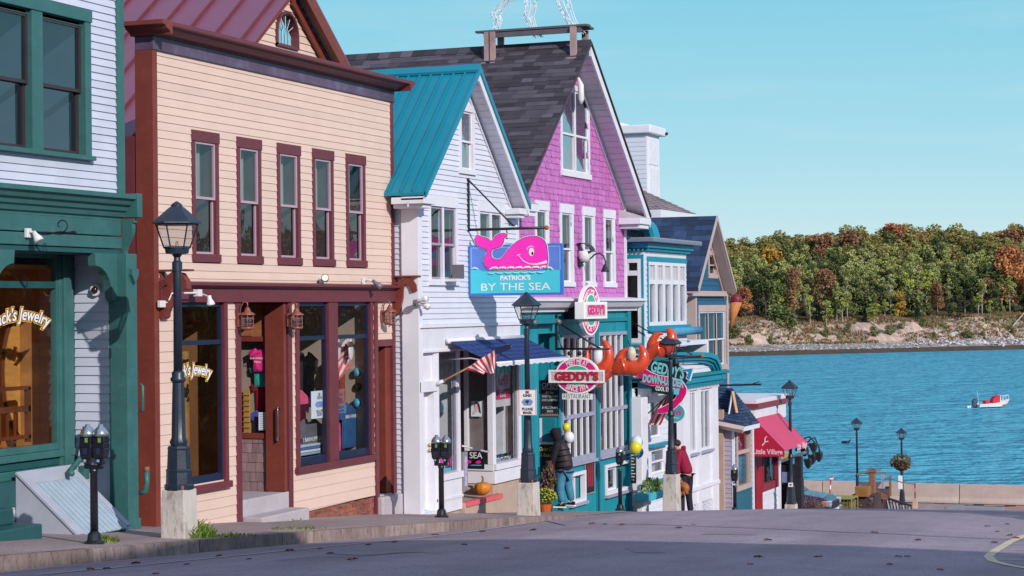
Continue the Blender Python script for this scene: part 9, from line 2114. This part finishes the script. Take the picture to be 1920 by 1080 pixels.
# skyline oaks and mixed canopy, back to front
def skyl(px): 
    K = [(1200,455),(1370,446),(1430,438),(1480,432),(1530,436),(1560,430),(1600,420),(1640,424),(1680,424),(1720,418),(1800,418),(1830,430),(1880,424),(1920,418),(2100,420)]
    for (a,b),(c,e) in zip(K,K[1:]):
        if px <= c: return b+(e-b)*(px-a)/(c-a)
    return 420
for row,(d,dy,mix,stp) in enumerate(((118,0,['oak','oak','oak','oak','oak','dark','maple'],22),(100,7,['oak','oak','oak','dark','rust'],24),(84,22,['oak','aspen','aspen','dark'],20),(68,38,['aspen','aspen','dark','oak'],18),(54,52,['aspen','aspen','aspen','dark'],17),(44,66,['aspen','aspen','dark'],17),(37,88,['aspen','aspen','aspen','lime','dark'],17))):
    px = 1230+row*3
    while px < 2120:
        kd = rnd.choice(mix); yt = skyl(px)+dy+rnd.uniform(-5,14)
        if row < 3 and 1440 < px < 1470 and row == 2: kd = 'gold'
        lab = {'oak': 'olive brown rounded tree in the canopy','dark': 'dark green leafy tree in the wood on the far shore','maple': 'orange autumn maple','rust': 'rust brown tree in the upper canopy of the far wood','aspen': 'green aspen with slim pale trunk in the far wood','lime': 'small yellow green birch in the far wood','gold': 'yellow topped tree high in the far wood'}[kd]
        reg = [r for hi,r in ((1440,'next to the blue gable'),(1540,'over the left cliff scar'),(1640,'left of the golden tree'),(1730,'over the golden tree'),(1830,'over the dark spruces'),(9999,'round the large orange maple')) if px < hi][0]; lab = lab.split(' on the far')[0].split(' in the')[0].split(' high in')[0]+(' on the far skyline ' if row < 2 else ' mid canopy ' if row < 5 else ' along the wood front ')+reg
        tree_at(kd,{'oak': 'oak_tree','dark': 'leafy_tree','maple': 'maple_tree','rust': 'rust_tree','aspen': 'aspen_tree','lime': 'birch_tree','gold': 'gold_tree'}[kd],px,yt,d+rnd.uniform(-5,5),lab,lab,wide=1.0 if kd in ('aspen','lime') else 1.05)
        px += stp*rnd.uniform(.7,1.3)
for k in range(58):
    px = rnd.uniform(1340,1960); tree_at(rnd.choice(['shrub','shrub','dark','spruce']),'understory_bush',px,rnd.uniform(545,582),rnd.uniform(33,46),'dark bushy undergrowth between the pale trunks of the far wood','undergrowth of the far wood',rnd.uniform(1,1.9),cat='bush')
for (kd,nm,px,yt,d,w,lab) in (('maple','maple_tree',1397,540,31,1.0,'bright orange red maple at the cliff edge nearest the blue house'),('maple','maple_tree',1892,462,40,.95,'large orange maple standing out at the right of the far wood'),('rust','rust_tree',1548,503,36,.9,'orange brown tree in the middle of the aspens above the cliff'),('rust','rust_tree',1852,520,35,.8,'reddish tree just left of the large orange maple'),('rust','rust_tree',1757,530,33,1.0,'brown leaved tree above the cliff between aspens and dark spruces'),('gold','gold_tree',1688,545,29,.9,'golden yellow tree glowing above a dark bush at the cliff edge'),('rust','bare_tree',1490,500,34,.7,'thin reddish tree with pale stem near the left cliff'),
        ('spruce','spruce_tree',1800,558,25,1.0,'dark spruce with ragged outline low on the shore'),('spruce','spruce_tree',1782,565,28,.9,'dark spruce half hidden left of the ragged one'),('spruce','spruce_tree',1822,562,28,.9,'dark spruce right of the ragged one'),('spruce','spruce_tree',1722,572,28,1.3,'dark low spruce left of the brown leaved tree'),('dark','leafy_tree',1436,498,34,1.2,'broad dark grey green tree above the left cliff'),('dark','leafy_tree',1468,505,36,1.1,'grey green pine behind the olive bush'),('spruce','spruce_tree',1622,572,28,1.0,'small dark conifer in the gap above the cliff'),
        ('lime','birch_tree',1835,548,27,1.1,'yellow green birch low on the right shore'),('lime','birch_tree',1858,560,27,1.0,'smaller yellow green birch beside the first on the right shore'),('lime','birch_tree',1882,572,27,.8,'smallest yellow green birch on the right shore'),('lime','birch_tree',1640,566,25,1.6,'wide light green bushy birch hanging over the cliff'),('lime','birch_tree',1549,560,29,1.2,'light green birch at the cliff top below the orange brown tree'),('lime','birch_tree',1580,556,29,1.0,'light green birch at the cliff top near the centre'),('lime','birch_tree',1660,560,28,1.1,'light green birch just left of the golden tree'),('lime','birch_tree',1520,552,29,.9,'pale green birch right of the left cliff scar')):
    tree_at(kd,nm,px,yt,d,lab,None,w)
for i,(px,yt,d,w) in enumerate(((1465,572,24,1.2),(1478,578,22,.9),(1378,605,19,1.2),(1405,628,16,.9),(1355,600,20,1.4),(1548,614,20,.7),(1640,612,19,1.0),(1668,610,19,1.0),(1690,606,20,1.2),(1768,606,20,1.1),(1752,622,16,.8),(1815,618,17,1.1),(1842,622,16,.9),(1850,600,21,1.3),(1895,610,19,1.3),(1920,600,22,1.5),(1590,604,22,.7),(1445,630,16,.7),(1730,596,24,.9),(1870,600,24,1.0))):
    tree_at('shrub','shrub',px,yt,d,'low green brown shrub clinging to the far cliff','shrubs on the far cliff',w,cat='shrub')
dw = thing('driftwood_log','pale fallen log leaning on the right end of the far shore','log',tuple(ipt(on_island(1900,20),20))); s0_,s1_ = on_island(1892,18),on_island(1925,24); MB().tube([ipt(s0_,18,.4),ipt(s1_,24,2.2)],[.16,.1],6).build('log',pale_bark,dw)
# ================================================================ the park side of the street, behind and right of the viewpoint: trees and one building
grassm = M('park_grass','#4f5f34',.9,.25,3)
OB = thing('brick_block','brick commercial block across the street with rows of windows','building',(9,4,g(4)))
brk = M('brick_wall','#7a4a40',.85,.15,4,tone=.1)
MB().prism([(4.7,-14),(16,-14),(16,11),(4.7,11.2)],'z',-3.5,6.6).build('wall',brk,OB,recalc=True); MB().prism([(4.45,-14.2),(16.1,-14.2),(16.1,11.2),(4.45,11.4)],'z',6.6,6.95).build('cornice',wtrim,OB,recalc=True)
for k in range(7):
    for r_,zz0 in enumerate((-1.6,1.6,4.2)): y = -12+k*3.2; w = MB().box(4.62,4.69,y,y+1.3,zz0,zz0+1.7).build('window',wtrim,OB); MB().box(4.6,4.615,y+.12,y+1.18,zz0+.12,zz0+1.58).build('pane',MATS['dark_glass'],w)
for i,(x,y,h,kd) in enumerate(((5.0,29,9,'oak'),(-2,83.5,6,'dark'),(2,83,8,'oak'),(6,82,9,'dark'),(10,81,10,'oak'),(1,85.6,5,'shrub'),(7.5,34.5,7.5,'maple'),(8.5,45,8,'oak'),(9.5,53,9,'dark'),(9,61,8.5,'maple'),(11,69,9,'oak'),(12,77,9,'dark'),(16,64,10,'oak'),(17,50,11,'dark'),(18,80,10,'oak'),(15,40,9,'dark'),(22,90,11,'oak'),(14,96,8,'dark'),(12,86,8,'oak'),(20,72,13,'oak'),(22,80,14,'dark'),(24,88,14,'oak'),(20,96,13,'maple'),(26,102,14,'dark'),(28,76,14,'oak'),(30,92,15,'oak'),(27,62,13,'dark'),(34,84,15,'dark'),(36,100,15,'oak'),(32,110,14,'dark'),(17,90,7,'shrub'),(19,80,6,'shrub'),(15,72,5,'shrub'),(14,58,4,'shrub'),(20,66,6,'shrub'))):  # unseen trees at the waterfront end added to darken the window reflections
    place(kd,'unseen_park_tree',(x,y,g(y) if y < 87 else -8.6),h,'unseen leafy autumn park tree across the street from the shops','park trees across the street')
for kd in PROTO:
    for root,h in PROTO[kd]:
        for ch in list(root.children): bpy.data.objects.remove(ch)
        bpy.data.objects.remove(root)
bpy.context.view_layer.update()
